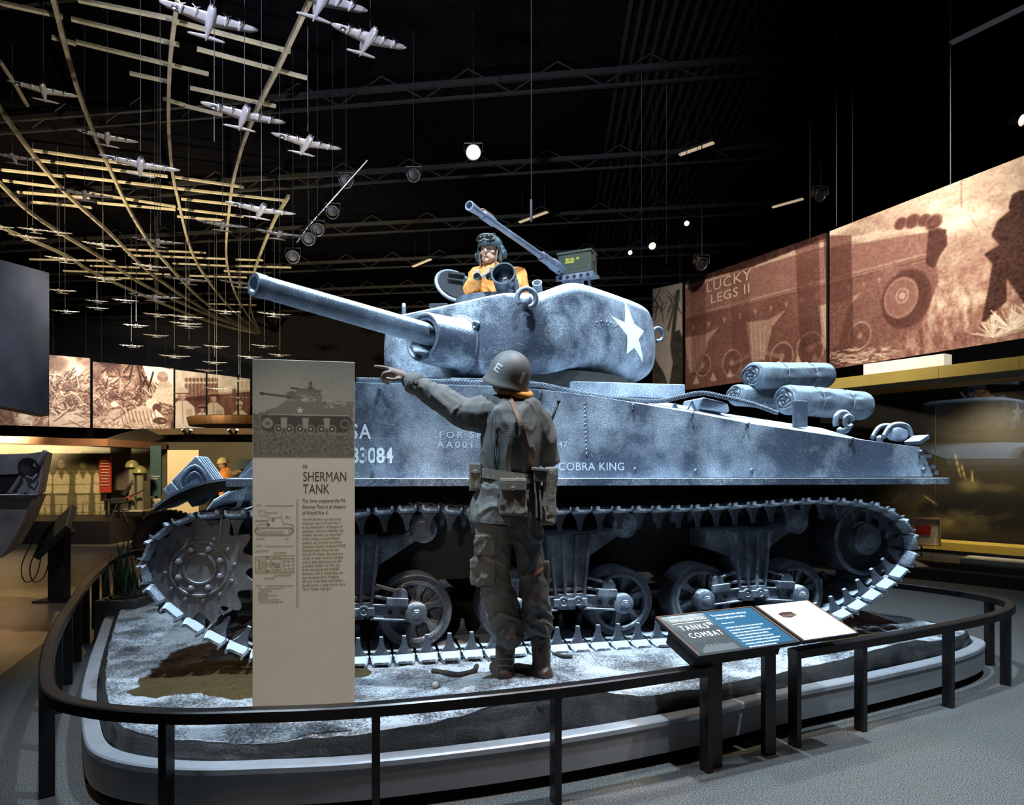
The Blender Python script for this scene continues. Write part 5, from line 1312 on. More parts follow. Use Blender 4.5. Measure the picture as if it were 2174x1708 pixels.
m_ = Lm(440, 503, L2a, L2b, 6.15, 'sepia mural panel of an officer in a peaked cap', 90, .85); crowd(m_.p, m_.k, 5); man(m_.p, m_.k, 452, 844, .85, 'cap'); man(m_.p, m_.k, 508, 862, .7, 'helmet'); m_.p.poly([(492, 838), (493, 825), (500, 825), (500, 838)], .4); m_.done()
m_ = Lm(506.5, 530, L2a, L2b, 6.15, 'narrow sepia mural sliver showing part of a helmeted man', 50, .82); crowd(m_.p, m_.k, 7); man(m_.p, m_.k, 507, 862, .7, 'helmet'); m_.done()
m_ = Lm(533, 640, L2a, L2b, 6.15, 'sepia mural panel behind the tall sign board', 60, .5); m_.p.noise((6, 6), 4, 8, .3); m_.done() if False else None

# ================================================================== hanging rails and slats under the roof
def hz_sp(pts, z): return [HZ(x, y, z) for x, y in pts]
HR = 9.0
ribs = [([(-120, 420), (0, 484), (140, 545), (210, 587), (385, 663), (480, 695), (553, 711)], 'lowest gold rail sweeping from the left frame edge to the far rail point'),
        ([(-90, 300), (0, 393), (83, 468), (232, 560), (315, 612), (437, 668), (556, 712)], 'second lowest gold rail, crossing the left frame edge at mid height'),
        ([(-60, 120), (0, 236), (124, 397), (232, 497), (330, 590), (455, 670), (556, 712)], 'gold rail entering at the left edge above the two lowest rails'),
        ([(70, -140), (112, 0), (141, 112), (178, 232), (232, 360), (290, 476), (352, 560), (450, 655), (556, 712)], 'gold rail leaving the top edge nearest the left corner'),
        ([(395, -160), (377, 0), (360, 153), (360, 306), (377, 422), (418, 560), (490, 655), (557, 712)], 'nearly upright gold rail behind the largest bomber model'),
        ([(740, -130), (662, 0), (596, 137), (546, 236), (509, 331), (488, 435), (482, 560), (510, 645), (557, 712)], 'brightly lit gold rail curving down from the top middle'),
        ([(613, 420), (580, 476), (546, 560), (533, 610), (535, 665), (557, 712)], 'rightmost short gold rail ending below the track lights')]
for pts, lab in ribs:
    q = spline([HZ(x, y, HR) for x, y in pts], 10); bm = NB(); rings = []
    for i, p_ in enumerate(q):
        d = (q[min(i+1, len(q)-1)]-q[max(i-1, 0)]).normalized(); n_ = Vector((-d.y, d.x, 0)); rings.append([p_-n_*.033, p_+n_*.033, p_+n_*.033+Vector((0, 0, .10)), p_-n_*.033+Vector((0, 0, .10))])
    loft(bm, rings); r_ = obj('ceiling_rail', bm, M['gold'], None, label=lab, cat='rail', group='curved gold ceiling rails')
bm = NB(); pts = [HZ(x, y, HR+.3) for x, y in ((0, 130), (30, 175), (58, 224))]; tube(bm, pts, .04, 6); obj('ceiling_rail', bm, M['gold'], label='short thin rail at the left edge above the leftmost copper bomber', cat='rail')
z1s = 2.4156; z2s = 2.8605
sl1 = [((0, 15), (320, 85)), ((400, 0), (900, 100)), ((900, 110), (1490, 265)), ((365, 97), (920, 230)), ((390, 215), (1070, 380)), ((265, 190), (390, 225)), ((1010, 250), (1575, 400)), ((665, 375), (870, 420)), ((975, 450), (1415, 545)),
       ((835, 505), (950, 540)), ((940, 540), (1140, 590)), ((165, 770), (880, 872)), ((200, 822), (860, 905)), ((880, 905), (1250, 960)), ((15, 925), (330, 965)), ((340, 900), (900, 965)), ((900, 965), (1475, 1030)), ((0, 870), (330, 905)),
       ((90, 985), (460, 1015)), ((460, 990), (900, 1060)), ((930, 1020), (1300, 1060)), ((155, 1035), (470, 1065)), ((500, 1040), (900, 1075)), ((910, 1070), (1250, 1110)), ((910, 1110), (1150, 1130))]
sl2 = [((750, 370), (1250, 390)), ((180, 430), (700, 440)), ((780, 405), (1380, 428)), ((550, 470), (850, 480)), ((1050, 455), (1380, 470)), ((1430, 430), (1600, 436)), ((385, 500), (1035, 522)), ((1430, 470), (1770, 480)), ((1360, 500), (1560, 510)), ((600, 540), (930, 550)), ((1440, 600), (1700, 606)), ((1150, 530), (1500, 540)), ((1250, 700), (1560, 708))]
allsl = [((a[0]/z1s, a[1]/z1s), (b[0]/z1s, b[1]/z1s)) for a, b in sl1]+[((a[0]/z2s, 400+a[1]/z2s), (b[0]/z2s, 400+b[1]/z2s)) for a, b in sl2]
words = ['upper left corner', 'top edge left of the upright rail', 'upper middle, right of the largest bomber', 'below the top edge beside the upright rail', 'under the largest bomber\'s tail', 'left of the largest bomber\'s tail', 'right of the largest bomber\'s wing', 'short piece right of the upright rail',
         'above the middle silver bomber, with a bright end', 'short piece left of the middle silver bomber', 'just over the middle silver bomber\'s wing']
for i, (a, b) in enumerate(allsl):
    qa, qb = HZ(*a, HR+.35), HZ(*b, HR+.35); bm = NB(); bar(bm, qa, qb, .085, .05)
    cx_, cy_ = (a[0]+b[0])/2, (a[1]+b[1])/2
    lab = 'pale gold ceiling slat, '+(words[i] if i < len(words) else 'in the lower rows of slats %s' % ('left of the rails' if cx_ < 170 else 'between the rails' if cx_ < 420 else 'right of the rails'))
    o = obj('ceiling_slat', bm, M['slat'], label=lab, cat='slat', group='pale gold slats under the ceiling' if i < len(words) else 'lower rows of slats '+('left' if cx_ < 170 else 'between' if cx_ < 420 else 'right'))

# ================================================================== bomber models
M['silver'] = mat('model_silver', (.52, .52, .55), .36, .55, noise_amt=.08, nscale=4)
def wing_bm(span, c0, c1, sweep, th, dih=0.0, y0=0.0):
    bm = NB()
    for s in (-1, 1):
        rings = []
        for k in range(8):
            t = k/7; x = s*span/2*t; c = c0+(c1-c0)*t
            if k == 7: c *= .45
            y = y0+sweep*t; z = dih*t; h = th*(1-.75*t)
            r = [Vector((x, y-c*.35, z)), Vector((x, y-c*.2, z+h*.5)), Vector((x, y+c*.2, z+h*.4)), Vector((x, y+c*.65, z)), Vector((x, y+c*.2, z-h*.3)), Vector((x, y-c*.2, z-h*.4))]
            rings.append(r)
        loft(bm, rings)
    return bm
b0 = empty('bomber_model', (0, 0, 0), 0)
bm = NB(); lathe(bm, (0, -.33, 0), (0, 1, 0), [(0, .0), (.008, .020), (.03, .036), (.10, .047), (.28, .048), (.42, .038), (.60, .018), (.70, .006), (.71, 0)], 16); fus = obj('fuselage', bm, M['silver'], b0, smooth=True)
bm = NB(); lathe(bm, (0, -.325, 0), (0, -1, 0), [(-.03, .034), (-.005, .022), (.010, .010), (.014, 0)], 12); sphere(bm, (0, -.17, .045), (.018, .035, .014), u=10, v=6); obj('nose_glass', bm, M['prop'], b0, smooth=True)
wg = obj('wing', wing_bm(1.0, .27, .11, .03, .030, .035, -.10), M['silver'], b0, smooth=True)
bm = NB(); box(bm, (-.36, -.085, -.002), (.075, .022, .003)); pts = [(math.sin(i*PI/5)*(.026 if i % 2 == 0 else .011)-.36, -.085+math.cos(i*PI/5)*(.026 if i % 2 == 0 else .011)) for i in range(10)]
bm.faces.new([bm.verts.new((x, y, -.0045)) for x, y in pts]); lathe(bm, (-.36, -.085, .008), (0, 0, -1), [(0, .03), (.0115, .03)], 16); obj('wing_roundel', bm, M['prop'], b0)
bm = NB(); bm.faces.new([bm.verts.new((x, y, -.0085)) for x, y in pts]); obj('wing_star', bm, M['white_ink'], b0)
for x in (-.30, -.155, .155, .30):
    bm = NB(); yy = -.20+abs(x)*.06; lathe(bm, (x, yy, .002), (0, 1, 0), [(0, .012), (.004, .021), (.03, .024), (.09, .021), (.16, .010), (.19, 0)], 12); e_ = obj('engine', bm, M['silver'], b0, smooth=True)
    bm = NB(); lathe(bm, (x, yy, .002), (0, -1, 0), [(0, .009), (.010, .007), (.018, 0)], 8)
    for a in (.4, .4+2*PI/3, .4+4*PI/3): bar(bm, (x, yy-.008, .002), (x+.048*math.cos(a), yy-.008, .002+.048*math.sin(a)), .008, .003, (0, 1, 0))
    obj('propeller', bm, M['prop'], e_)
obj('tailplane', wing_bm(.40, .10, .05, .02, .014, 0, .28), M['silver'], b0, smooth=True)
bm = NB(); prism(bm, [(0, 0)]*0 or [(.0, .0)], 0, 0) if False else None
vs0 = [(.12, .030), (.22, .05), (.27, .15), (.31, .17), (.355, .15), (.36, .02), (.30, .01)]
a = [bm.verts.new((-.006, y, z)) for y, z in vs0]; b = [bm.verts.new((.006, y, z)) for y, z in vs0]; bm.faces.new(a); bm.faces.new(b[::-1])
for i in range(7): bm.faces.new((a[i], b[i], b[(i+1) % 7], a[(i+1) % 7]))
obj('tail_fin', bm, M['silver'], b0)
bm = NB(); cyl(bm, (0, -.08, .04), (0, -.08, 1.0), .0035, 5); wire0 = obj('wire', bm, M['wire'], b0)
bombers = [(445, 48, 210, 'largest silver bomber model, near the top edge left of centre'), (682, 5, 196, 'silver bomber model cut off by the top edge of the photo'), (782, 88, 159, 'rightmost silver bomber model, left wing pointing up to the top edge'),
 (93, 196, 153, 'copper-lit bomber model highest at the left edge'), (517, 250, 181, 'silver bomber model crossing the bright curved rail'), (650, 308, 149, 'silver bomber model just right of the bright curved rail'),
 (228, 295, 136, 'copper-lit bomber model above the dark violet one'), (298, 354, 174, 'dark violet-grey bomber model hanging left of the upright rail'), (29, 336, 115, 'copper-lit bomber model touching the left edge above the slats'),
 (553, 449, 150, 'small silver bomber model left of the track lights'), (472, 480, 110, 'copper bomber model behind the foot of the bright rail'), (592, 499, 100, 'copper bomber model just left of the track lights'),
 (180, 415, 124, 'dim bronze bomber model among the lower slats'), (335, 515, 114, 'bronze bomber model between the slats and the gun muzzle'), (219, 522, 89, 'golden bomber model on the third rail from the left'),
 (2, 483, 60, 'golden bomber model cut by the left edge'), (72, 489, 70, 'golden bomber model in the tight pair at upper left, left one'), (124, 495, 62, 'golden bomber model in the tight pair at upper left, right one'),
 (60, 505, 83, 'golden bomber model just below the tight pair'), (139, 552, 88, 'golden bomber model above the corner of the grey panel'), (220, 593, 81, 'golden bomber model halfway down the lowest rail'),
 (320, 567, 80, 'golden bomber model right of the lowest slats'), (400, 596, 104, 'copper bomber model left of the gun muzzle'), (510, 603, 90, 'copper bomber model half hidden by the gun muzzle'),
 (128, 618, 73, 'dim gold bomber model right beside the grey panel'), (206, 640, 50, 'upper of two small bright bombers stacked closely'), (267, 639, 58, 'small gold bomber model left of the wide copper one'),
 (329, 632, 115, 'wide copper bomber model where the lowest rails cross'), (208, 655, 50, 'lower of two small bright bombers stacked closely'), (140, 662, 62, 'bright gold bomber model low beside the grey panel'),
 (336, 669, 64, 'gold bomber model left of the overlapping group of three'), (395, 674, 76, 'top bomber of the overlapping group of three'), (479, 662, 70, 'dim copper bomber model over the last bend of the rails'),
 (582, 668, 72, 'dim copper bomber model under the gun barrel'), (87, 679, 43, 'tiny bomber model in front of the grey panel'), (290, 692, 56, 'bright bomber model directly above the brightest low pair'),
 (395, 688, 70, 'middle bomber of the overlapping group of three'), (402, 694, 56, 'bright lowest bomber of the overlapping group of three'), (332, 713, 56, 'bright bomber model alone below the rails'),
 (280, 735, 54, 'bright bomber model above the palm brush mural'), (402, 737, 52, 'bright bomber model above the helmeted man mural'), (460, 736, 57, 'dim bomber model left of the point where the rails meet'),
 (561, 735, 58, 'dim bomber model right under the point where the rails meet'), (371, 757, 68, 'dim bomber model over the right end of the palm mural'), (530, 758, 54, 'dim bomber model touching the sign\'s top left corner'),
 (594, 754, 51, 'bright bomber model above the tall sign'), (456, 770, 55, 'glaring bomber model above the officer mural'), (444, 787, 59, 'dark bomber model at the top edge of the officer mural'),
 (507, 808, 52, 'white bomber model at the sign\'s left edge, upper'), (460, 825, 50, 'white bomber model in front of the officer\'s cap'), (510, 844, 47, 'white bomber model at the sign\'s left edge, lower')]
kids = list(b0.children)
def copy_tree(o, parent=None):
    c = o.copy(); C.objects.link(c); c.parent = parent
    for ch in o.children: copy_tree(ch, c)
    return c
def copy_all(o, parent=None, src=None):
    c = o.copy(); C.objects.link(c); c.parent = parent; return c
tree = [(o, [g for g in C.objects if g.parent == o]) for o in C.objects if o.parent == b0]
for i, (px, py, S, lab) in enumerate(bombers):
    psi = math.radians(30 if S > 120 else 26 if S > 75 else 22)
    Z = F*(math.cos(psi)-math.sin(psi)*(px-CX)/F)/S*1.01
    sc = 1.0
    Zw = 24+4*((i*7)%11)/11.0
    if Z > Zw: sc = Zw/Z; Z = Zw
    zz = CH+(HY-py)/F*Z
    if zz > 8.2: sc *= (8.2-CH)/(zz-CH); Z *= (8.2-CH)/(zz-CH)
    loc = P(px, py, Z)
    if i == 0: t = b0
    else:
        t = b0.copy(); C.objects.link(t)
        for o, gs in tree:
            c = o.copy(); C.objects.link(c); c.parent = t
            for g in gs: h = g.copy(); C.objects.link(h); h.parent = c
    t.location = loc; t.rotation_euler = (0, 0, psi); t.scale = (sc, sc, sc)
    for c in C.objects:
        if c.parent == t and c.name.startswith('wire'):
            c.scale = (1/sc*(1 if Z < 14 else 1.6), 1/sc*(1 if Z < 14 else 1.6), (ZC-loc.z)/sc)
    tag(t, lab, 'model airplane', 'silver bomber models hanging in formation')

# ================================================================== roof structure, lamps, cables
bm = NB()
for i in range(9):
    y = 3.5+4.2*i; bar(bm, (X0, y+3, ZC-.35), (X1, y-3, ZC-.35), .10, .12)
for i in range(9):
    y = 3.5+4.2*i
    for k in range(21): x = X0+2*k; yy = y+3-(x-X0)/(X1-X0)*6; bar(bm, (x, yy, ZC-.05), (x+1, yy-.14, ZC-.65), .03, .03); bar(bm, (x+1, yy-.14, ZC-.65), (x+2, yy-.28, ZC-.05), .03, .03)
    bar(bm, (X0, y+3, ZC-.68), (X1, y-3, ZC-.68), .08, .06)
struct('trim_4', bm, M['truss'])
bm = NB()
for i in range(60): x = 2.0+i*.22; bar(bm, (x, 8, ZC-.03), (x+1.5, 34, ZC-.03), .08, .05)
struct('trim_5', bm, M['truss'])
M['tube_light'] = mat('dim_tube', (.5, .42, .3), .5, emis=(1.0, .78, .48), estr=.45)
for (a, b, lab) in (((1443, 329), (1515, 303), 'dim fluorescent strip light right of the centre, high under the roof'), ((1640, 440), (1705, 422), 'dim fluorescent strip light above the join of the two tank murals'),
                    ((1103, 472), (1162, 450), 'dim fluorescent strip light behind the machine gun barrel'), ((877, 566), (915, 550), 'dim fluorescent strip light left of the tank commander\'s head')):
    qa, qb = HZ(*a, 9.6), HZ(*b, 9.6); t = empty('strip_light', qa, 0, lab, 'light', 'dim strip lights under the roof')
    bm = NB(); bar(bm, (0, 0, 0), qb-qa, .09, .04); obj('tube', bm, M['tube_light'], t); bm = NB(); bar(bm, (0, 0, .05), qb-qa+Vector((0, 0, .05)), .16, .05); obj('housing', bm, M['steel_dark'], t)
    for kk in (.1, .9): c = (qb-qa)*kk; bm = NB(); cyl(bm, c, (c.x, c.y, ZC-qa.z), .008, 5); obj('hanger', bm, M['steel_dark'], t)
# aluminium box truss top right
qa, qb = HZ(2018, 92, 8.6), HZ(2230, -12, 8.6); t = empty('lighting_truss', qa, 0, 'pale aluminium lighting beam crossing the top right corner', 'truss')
bm = NB(); bar(bm, (0, 0, 0), qb-qa, .13, .02); obj('tray', bm, mat('glowing_aluminium', (.55, .55, .60), .4, .3, emis=(.8, .85, 1), estr=.02), t)  # faint glow stands in for light falling on the aluminium
bm = NB(); d_ = qb-qa
for k in range(28): bar(bm, d_*(k/28)+Vector((.02, -.08, .02)), d_*((k+.6)/28)+Vector((.02, -.08, .02)), .02, .04)
obj('perforated_edge', bm, M['steel_dark'], t, kind='stuff')
M['lamp_on'] = mat('lamp_lens', (1, .9, .8), .4, emis=(1.0, .62, .30), estr=14)
M['lamp_white'] = mat('white_lamp_lens', (1, 1, 1), .4, emis=(.92, .96, 1.0), estr=260)
M['can_metal'] = mat('lamp_can', (.10, .095, .09), .35, .7)
def lamp(px, py, z, aim, lab, lit=True, r=.09, m='lamp_on', group='track spotlights under the roof', Z=None):
    q = P(px, py, Z) if Z else HZ(px, py, z); d = Vector(aim).normalized(); t = empty('spotlight', q, 0, lab, 'spotlight', group)
    bm = NB(); lathe(bm, -d*.22, d, [(0, .5*r), (.05, r*.9), (.22, r), (.24, r*1.08), (.24, r*.9), (.2, r*.85)], 20, cap=False); obj('lamp_can', bm, M['can_metal'], t, smooth=True)
    bm = NB(); lathe(bm, d*.0-d*.03, d, [(0, r*.84), (.01, r*.6), (.02, 0)], 16); obj('lens', bm, M[m] if lit else M['steel_dark'], t)
    bm = NB(); tube(bm, [Vector((-r*1.2, 0, 0)), Vector((-r*1.2, 0, .18)), Vector((r*1.2, 0, .18)), Vector((r*1.2, 0, 0))], .012, 6); obj('yoke', bm, M['can_metal'], t); bm = NB(); bar(bm, (0, 0, .18), (0, 0, ZC-q.z), .015, .015); obj('drop_rod', bm, M['truss'], t)
    return t
lamp(1005, 323, 0, (.15, -1, -.42), 'glaring white spotlight high above the tank commander', True, .15, 'lamp_white', Z=13.5)
lamp(1385, 522, 0, (.1, -1, -.7), 'orange-glowing spotlight left of the soldier silhouette mural', True, .10, Z=17)
lamp(1458, 474, 0, (-.1, -1, -.6), 'small lit spotlight above the orange one', True, .07, Z=17)
lamp(1338, 536, 0, (.1, -1, -.5), 'small lit spotlight low left of the orange one', True, .06, Z=17)
lamp(2170, 255, 0, (.3, -1, -.5), 'lit spotlight at the right frame edge', True, .10, Z=11)
for px, py, lab in ((706, 450, 'upper unlit spotlight on the bar right of the bombers'), (674, 487, 'middle unlit spotlight on the bar, its rim catching light'), (655, 507, 'round-faced unlit spotlight lowest on the bar'), (735, 385, 'unlit spotlight at the top of the slanting bar'),
                    (622, 545, 'unlit spotlight above the gun muzzle, left of the bar'), (1742, 414, 'unlit spotlight over the join of the tank murals'), (1490, 560, 'unlit spotlight hanging over LUCKY LEGS mural'), (878, 372, 'unlit spotlight left of the glaring lamp')):
    lamp(px, py, 0, (.3, -.9, -.5), lab, False, .13, Z=14.0)
bm = NB(); tube(bm, [P(780, 340, 13.8), P(740, 385, 13.9), P(700, 430, 14), P(655, 480, 14.1), P(630, 515, 14.2)], .02, 6); obj('lighting_bar', bm, M['can_metal'], label='thin slanting lighting bar carrying the unlit spotlights', cat='bar')
for px, y1, Z_, lab in ((1128, 470, 11, 'hanging steel cable with a turnbuckle, above the machine gun'), (2018, 395, 9.5, 'long pale cable hanging at the upper right'), (1415, 560, 16, 'thin dark cable right of the ammunition can'), (1776, 480, 12, 'thin cable hanging at the join of the tank murals'),
                    (455, 300, 9, 'thin cable left of the middle silver bomber'), (340, 480, 12, 'thin cable hanging beside the bronze bomber'), (1362, 600, 15, 'thin dark cable behind the turret\'s rear')):
    q = P(px, y1, Z_); t = empty('hanging_cable', q, 0, lab, 'cable', 'steel cables hanging from the roof'); bm = NB(); cyl(bm, (0, 0, 0), (0, 0, ZC-.02-q.z), .006, 6); obj('strand', bm, M['wire'], t)
    if px == 1128: bm = NB(); cyl(bm, (0, 0, .0), (0, 0, .35), .022, 8); obj('turnbuckle', bm, M['rim'], t)

# ================================================================== left side: hanging grey panel, gallery
M['ship'] = mat('weathered_grey', (.085, .088, .105), .55, noise_amt=.9, nscale=.55, bump=.2, bscale=2)
a, b, c, d = P(-40, 540, 9.2), P(104.5, 579, 10.6), P(104.5, 882, 10.6), P(-40, 852, 9.2)
bm = NB(); f = [a, b, c, d]; e = [v+Vector((-.35, .30, 0)) for v in f]; loft(bm, [f, e])
o = obj('metal_screen', bm, M['ship'], label='large weathered blue-grey metal panel hanging at the left edge', cat='screen')
# landing craft bow with windscreen at the left edge
M['craft'] = mat('craft_paint', (.26, .26, .29), .5, noise_amt=.4, nscale=3)
Zc = 7.4; cr = empty('landing_craft', P(30, 1190, Zc), 0, 'grey armoured bow with windscreen frame and headlamp at the left edge', 'vehicle'); o0 = cr.location.copy()
def cp(px, py, dz=0): return P(px, py, Zc+dz)-o0
bm = NB(); f = [cp(-60, 965), cp(60, 962), cp(98, 957), cp(80, 1052), cp(-60, 1052)]; e = [v+Vector((-.6, 1.0, 0)) for v in f]; loft(bm, [f, e]); obj('upper_hull', bm, M['craft'], cr, bevel=.01)
bm = NB(); f = [cp(-60, 1056, -.1), cp(70, 1056, -.1), cp(48, 1110, -.05), cp(5, 1184, 0), cp(-60, 1184, 0)]; e = [v+Vector((-.6, 1.1, 0)) for v in f]; loft(bm, [f, e]); obj('lower_hull', bm, M['craft'], cr, bevel=.01)
bm = NB(); bar(bm, cp(-60, 1054, -.14), cp(73, 1054, -.14), .10, .05); obj('rub_rail', bm, M['rubber'], cr, bevel=.01)
bm = NB(); f = [cp(-60, 1008, -.02), cp(48, 1003, -.02), cp(18, 1048, -.02), cp(-60, 1050, -.02)]; loft(bm, [f, [v+Vector((0, -.02, 0)) for v in f]]); obj('windscreen', bm, M['black'], cr)
bm = NB()
for q1, q2 in (((52, 1000), (18, 1050)), ((48, 1002), (-60, 1007)), ((52, 1000), (56, 1050)), ((18, 1049), (60, 1048))): bar(bm, cp(*q1, -.06), cp(*q2, -.06), .03, .03)
obj('windscreen_frame', bm, M['armor_clean'] if False else mat('frame_grey', (.22, .22, .25), .5), cr)
bm = NB(); lathe(bm, cp(64, 990, -.05), (.2, -1, 0), [(-.1, .05), (-.04, .09), (.05, .10), (.05, .085), (.0, .02)], 20); obj('headlamp', bm, M['black'], cr, smooth=True)
bm = NB(); tube(bm, [cp(56, 1010, -.1), cp(70, 1016, -.12), cp(78, 1006, -.08)], .012, 6); bar(bm, cp(76, 990, -.05), cp(98, 957, -.05), .05, .04); obj('lamp_guard', bm, M['craft'], cr)
# glass case in front of the gallery, soffit and plinth
M['soffit'] = mat('copper_soffit', (.34, .17, .10), .45, noise_amt=.15, nscale=2)
ZG = 15.0
def gpnt(px, py, Z=ZG): return P(px, py, Z)
def polyband(name, pts, h, m, depth, label=None, cat=None, kind=None):
    """pts: (px, py top, Z); a fascia band h metres tall with a solid body behind"""
    bm = NB(); rings = []
    for px, py, Z in pts:
        q = P(px, py, Z); rings.append([q, q+Vector((0, 0, -h)), q+Vector((0, depth, -h)), q+Vector((0, depth, 0))])
    loft(bm, rings); return obj(name, bm, m, label=label, cat=cat, kind=kind)
polyband('trim_6', [(-60, 924, 15.5), (60, 926, 15.3), (150, 930, 14.9), (228, 931, 14.6)], .16, M['soffit'], 2.5, kind='structure')
polyband('trim_7', [(225, 930, 14.6), (262, 918, 15.8), (300, 909, 17.2)], .14, mat('dim_soffit', (.10, .085, .06), .6), 2.0, kind='structure')
polyband('trim_8', [(290, 911, 17.4), (400, 908, 17.6), (560, 909, 17.8), (760, 909, 18)], .16, mat('umber_soffit', (.20, .13, .07), .6), 2.2, kind='structure')
# round drum canopy above the cases
bm = NB(); lathe(bm, (P(520, 905, 21).x, 21.2, P(520, 905, 21).z), (0, 0, 1), [(0, 1.65), (.24, 1.72), (.26, 1.66), (.26, 0)], 56)
o = obj('drum_canopy', bm, mat('bronze_drum', (.20, .11, .05), .35, .6), label='round dark bronze canopy drum below the officer mural', cat='canopy')
for i, px in enumerate((390, 404, 488, 502)):
    q = P(px, 915, 16.9); t = empty('spotlight', q, 0, 'small black gallery spotlight, %s of the four under the left canopy' % ('first', 'second', 'third', 'last')[i], 'spotlight', 'gallery spotlights')
    d = Vector((.5 if i % 2 == 0 else -.5, -.3, -.6)).normalized() if False else Vector((-.4 if i % 2 == 0 else .4, -.3, .6)).normalized()
    bm = NB(); lathe(bm, -d*.1, d, [(0, .03), (.14, .04), (.15, .042)], 10); obj('lamp_can', bm, M['black'], t, smooth=True); bm = NB(); lathe(bm, d*.052, d, [(0, .036), (.01, 0)], 10); obj('lens', bm, mat('small_lens', (1, 1, 1), .4, emis=(1, .9, .75), estr=6), t)
quadp = lambda px0, py0, px1, py1, Z, t=.04: None
def slab(name, px0, py0, px1, py1, Z, m, depth=.04, parent=None, **k):
    a = P(px0, py0, Z); b = P(px1, py1, Z); bm = NB(); o0 = parent.location if parent else Vector((0, 0, 0))
    box(bm, Vector(((a.x+b.x)/2, Z+depth/2, (a.z+b.z)/2))-o0, (abs(b.x-a.x), depth, abs(a.z-b.z))); return obj(name, bm, m, parent, **k)
M['olive_wall'] = mat('olive_gallery_wall', (.13, .12, .085), .7, noise_amt=.2, nscale=1.2)
M['plinth'] = mat('black_plinth', (.012, .010, .014), .5)
slab('gallery_wall', -80, 938, 560, 1112, 17.3, M['olive_wall'], .2, kind='structure').name = 'wall_gallery'
slab('gallery_plinth', -60, 1106, 232, 1200, 14.0, M['plinth'], 3.0, kind='structure').name = 'trim_9'
slab('gallery_plinth', 232, 1112, 330, 1128, 15.5, M['plinth'], 1.6, kind='structure').name = 'trim_10'
m_ = Mural('uniform_picture', (P(52, 1000, 16.0).x, 16.0), (P(234, 1000, 16.0).x, 16.0), P(0, 1104, 16).z, P(0, 962, 16).z, 200, .30, 'life-size picture of four marching men in khaki seen behind barbed wire', [(0, (.02, .02, .015)), (.5, (.26, .22, .11)), (1, (.85, .72, .42))])
p = m_.p; k = m_.k; p.noise((8, 5), 4, 90, .10); p.put((p.Y/m_.H < .25)*1.0, .12, .6)
for x, s in ((97, .95), (132, 1.05), (178, 1.0), (215, .9)):
    p.poly([(x-17*s, 1045), (x-16*s, 1008), (x-7*s, 998), (x+7*s, 998), (x+17*s, 1010), (x+15*s, 1045), (x+11*s, 1048), (x-12*s, 1048)], .85); p.ell(x, 985, 7*k*s, 9*k*s, .5); p.poly([(x-8*s, 998), (x, 1018), (x+8*s, 998)], .35)
    p.poly([(x-13*s, 1048), (x+13*s, 1048), (x+11*s, 1103), (x+2, 1103), (x, 1060), (x-3, 1103), (x-12*s, 1103)], .70); p.line((x-13*s, 1048), (x+13*s, 1048), .03, .25)
for y in (985, 1006, 1030, 1052, 1072, 1090): p.line((52, y), (234, y-4), .015, .12, .7)
p.noise((70, 50), 2, 91, .12); m_.done(); m_.t['category'] = 'picture'
M['red'] = mat('red_panel', (.42, .045, .03), .5); M['teal'] = mat('teal_panel', (.030, .075, .085), .5); M['cream'] = mat('cream_board', (.68, .56, .38), .6)
t = empty('text_board', P(223, 1045, 15.6), 0, 'narrow red text panel beside the uniform picture', 'panel'); slab('panel', 211, 969, 235, 1045, 15.6, M['red'], parent=t); slab('post', 221, 1045, 225, 1083, 15.65, M['black'], parent=t)
XR = Vector((1, 0, 0))
bm = NB()
for kk in range(9): q = P(222+(kk % 2), 977+kk*6.5, 15.56)-t.location; box(bm, q, (.15+.03*(kk % 3), .004, .018))
obj('text_rows', bm, M['cream'], t, kind='stuff')
t = empty('text_board', P(331, 1052, 15.4), 0, 'dark teal text panel headed Technology for the Soldier', 'panel'); slab('panel', 319, 945, 342, 1052, 15.4, M['teal'], parent=t); slab('post', 329, 1052, 332, 1140, 15.5, M['black'], parent=t)
lettering('lettering', 'Technology for\nthe Soldier', .052, M['white_ink'], t, P(321, 1012, 15.36)-t.location, XR, UZ, .62)
slab('print_block', 320, 1058, 341, 1088, 15.4, mat('photo_block', (.30, .28, .24), .6, noise_amt=.9, nscale=12), label='small framed photo print below the teal text panel', cat='picture')
t = slab('display_board', 355.5, 955, 422, 1142, 15.2, M['cream'], label='blank cream display board behind the tank\'s fender box', cat='board')
slab('label_card', 303.5, 1000, 312.5, 1020, 15.0, M['cream'], label='small cream label card right of the two helmets', cat='card')
slab('label_card', 282, 1061, 292, 1078, 14.9, M['cream'], label='small square card standing on the gallery table', cat='card')
slab('back_panel', 234, 946, 277, 1040, 16.5, mat('pale_back', (.16, .13, .11), .6), label='brown back panel behind the helmets', cat='panel')
M['helmet_olive'] = mat('olive_helmet', (.16, .16, .06), .35, noise_amt=.15)
def helmet_stand(px, py, ybase, lab):
    q = P(px, ybase, 14.8); t = empty('helmet_stand', q, 0, lab, 'helmet', 'olive steel helmets on stands')
    c = P(px, py, 14.8)-q; bm = NB(); cyl(bm, (0, 0, 0), c, .07, 10); obj('stand', bm, mat('perspex', (.16, .15, .10), .2), t)
    bm = NB(); lathe(bm, c+Vector((0, 0, -.02)), (0, 0, 1), [(-.02, .145), (.0, .135), (.06, .125), (.12, .08), (.15, 0)], 20); obj('helmet', bm, M['helmet_olive'], t, smooth=True)
helmet_stand(280.5, 988, 1082, 'olive steel helmet on a tall clear stand, left one'); helmet_stand(297.5, 1000, 1082, 'olive steel helmet on a lower clear stand, right one')
t = empty('display_table', P(280, 1108, 14.8), 0, 'pale shelf table carrying helmets and weapons in the gallery', 'table'); o0 = t.location
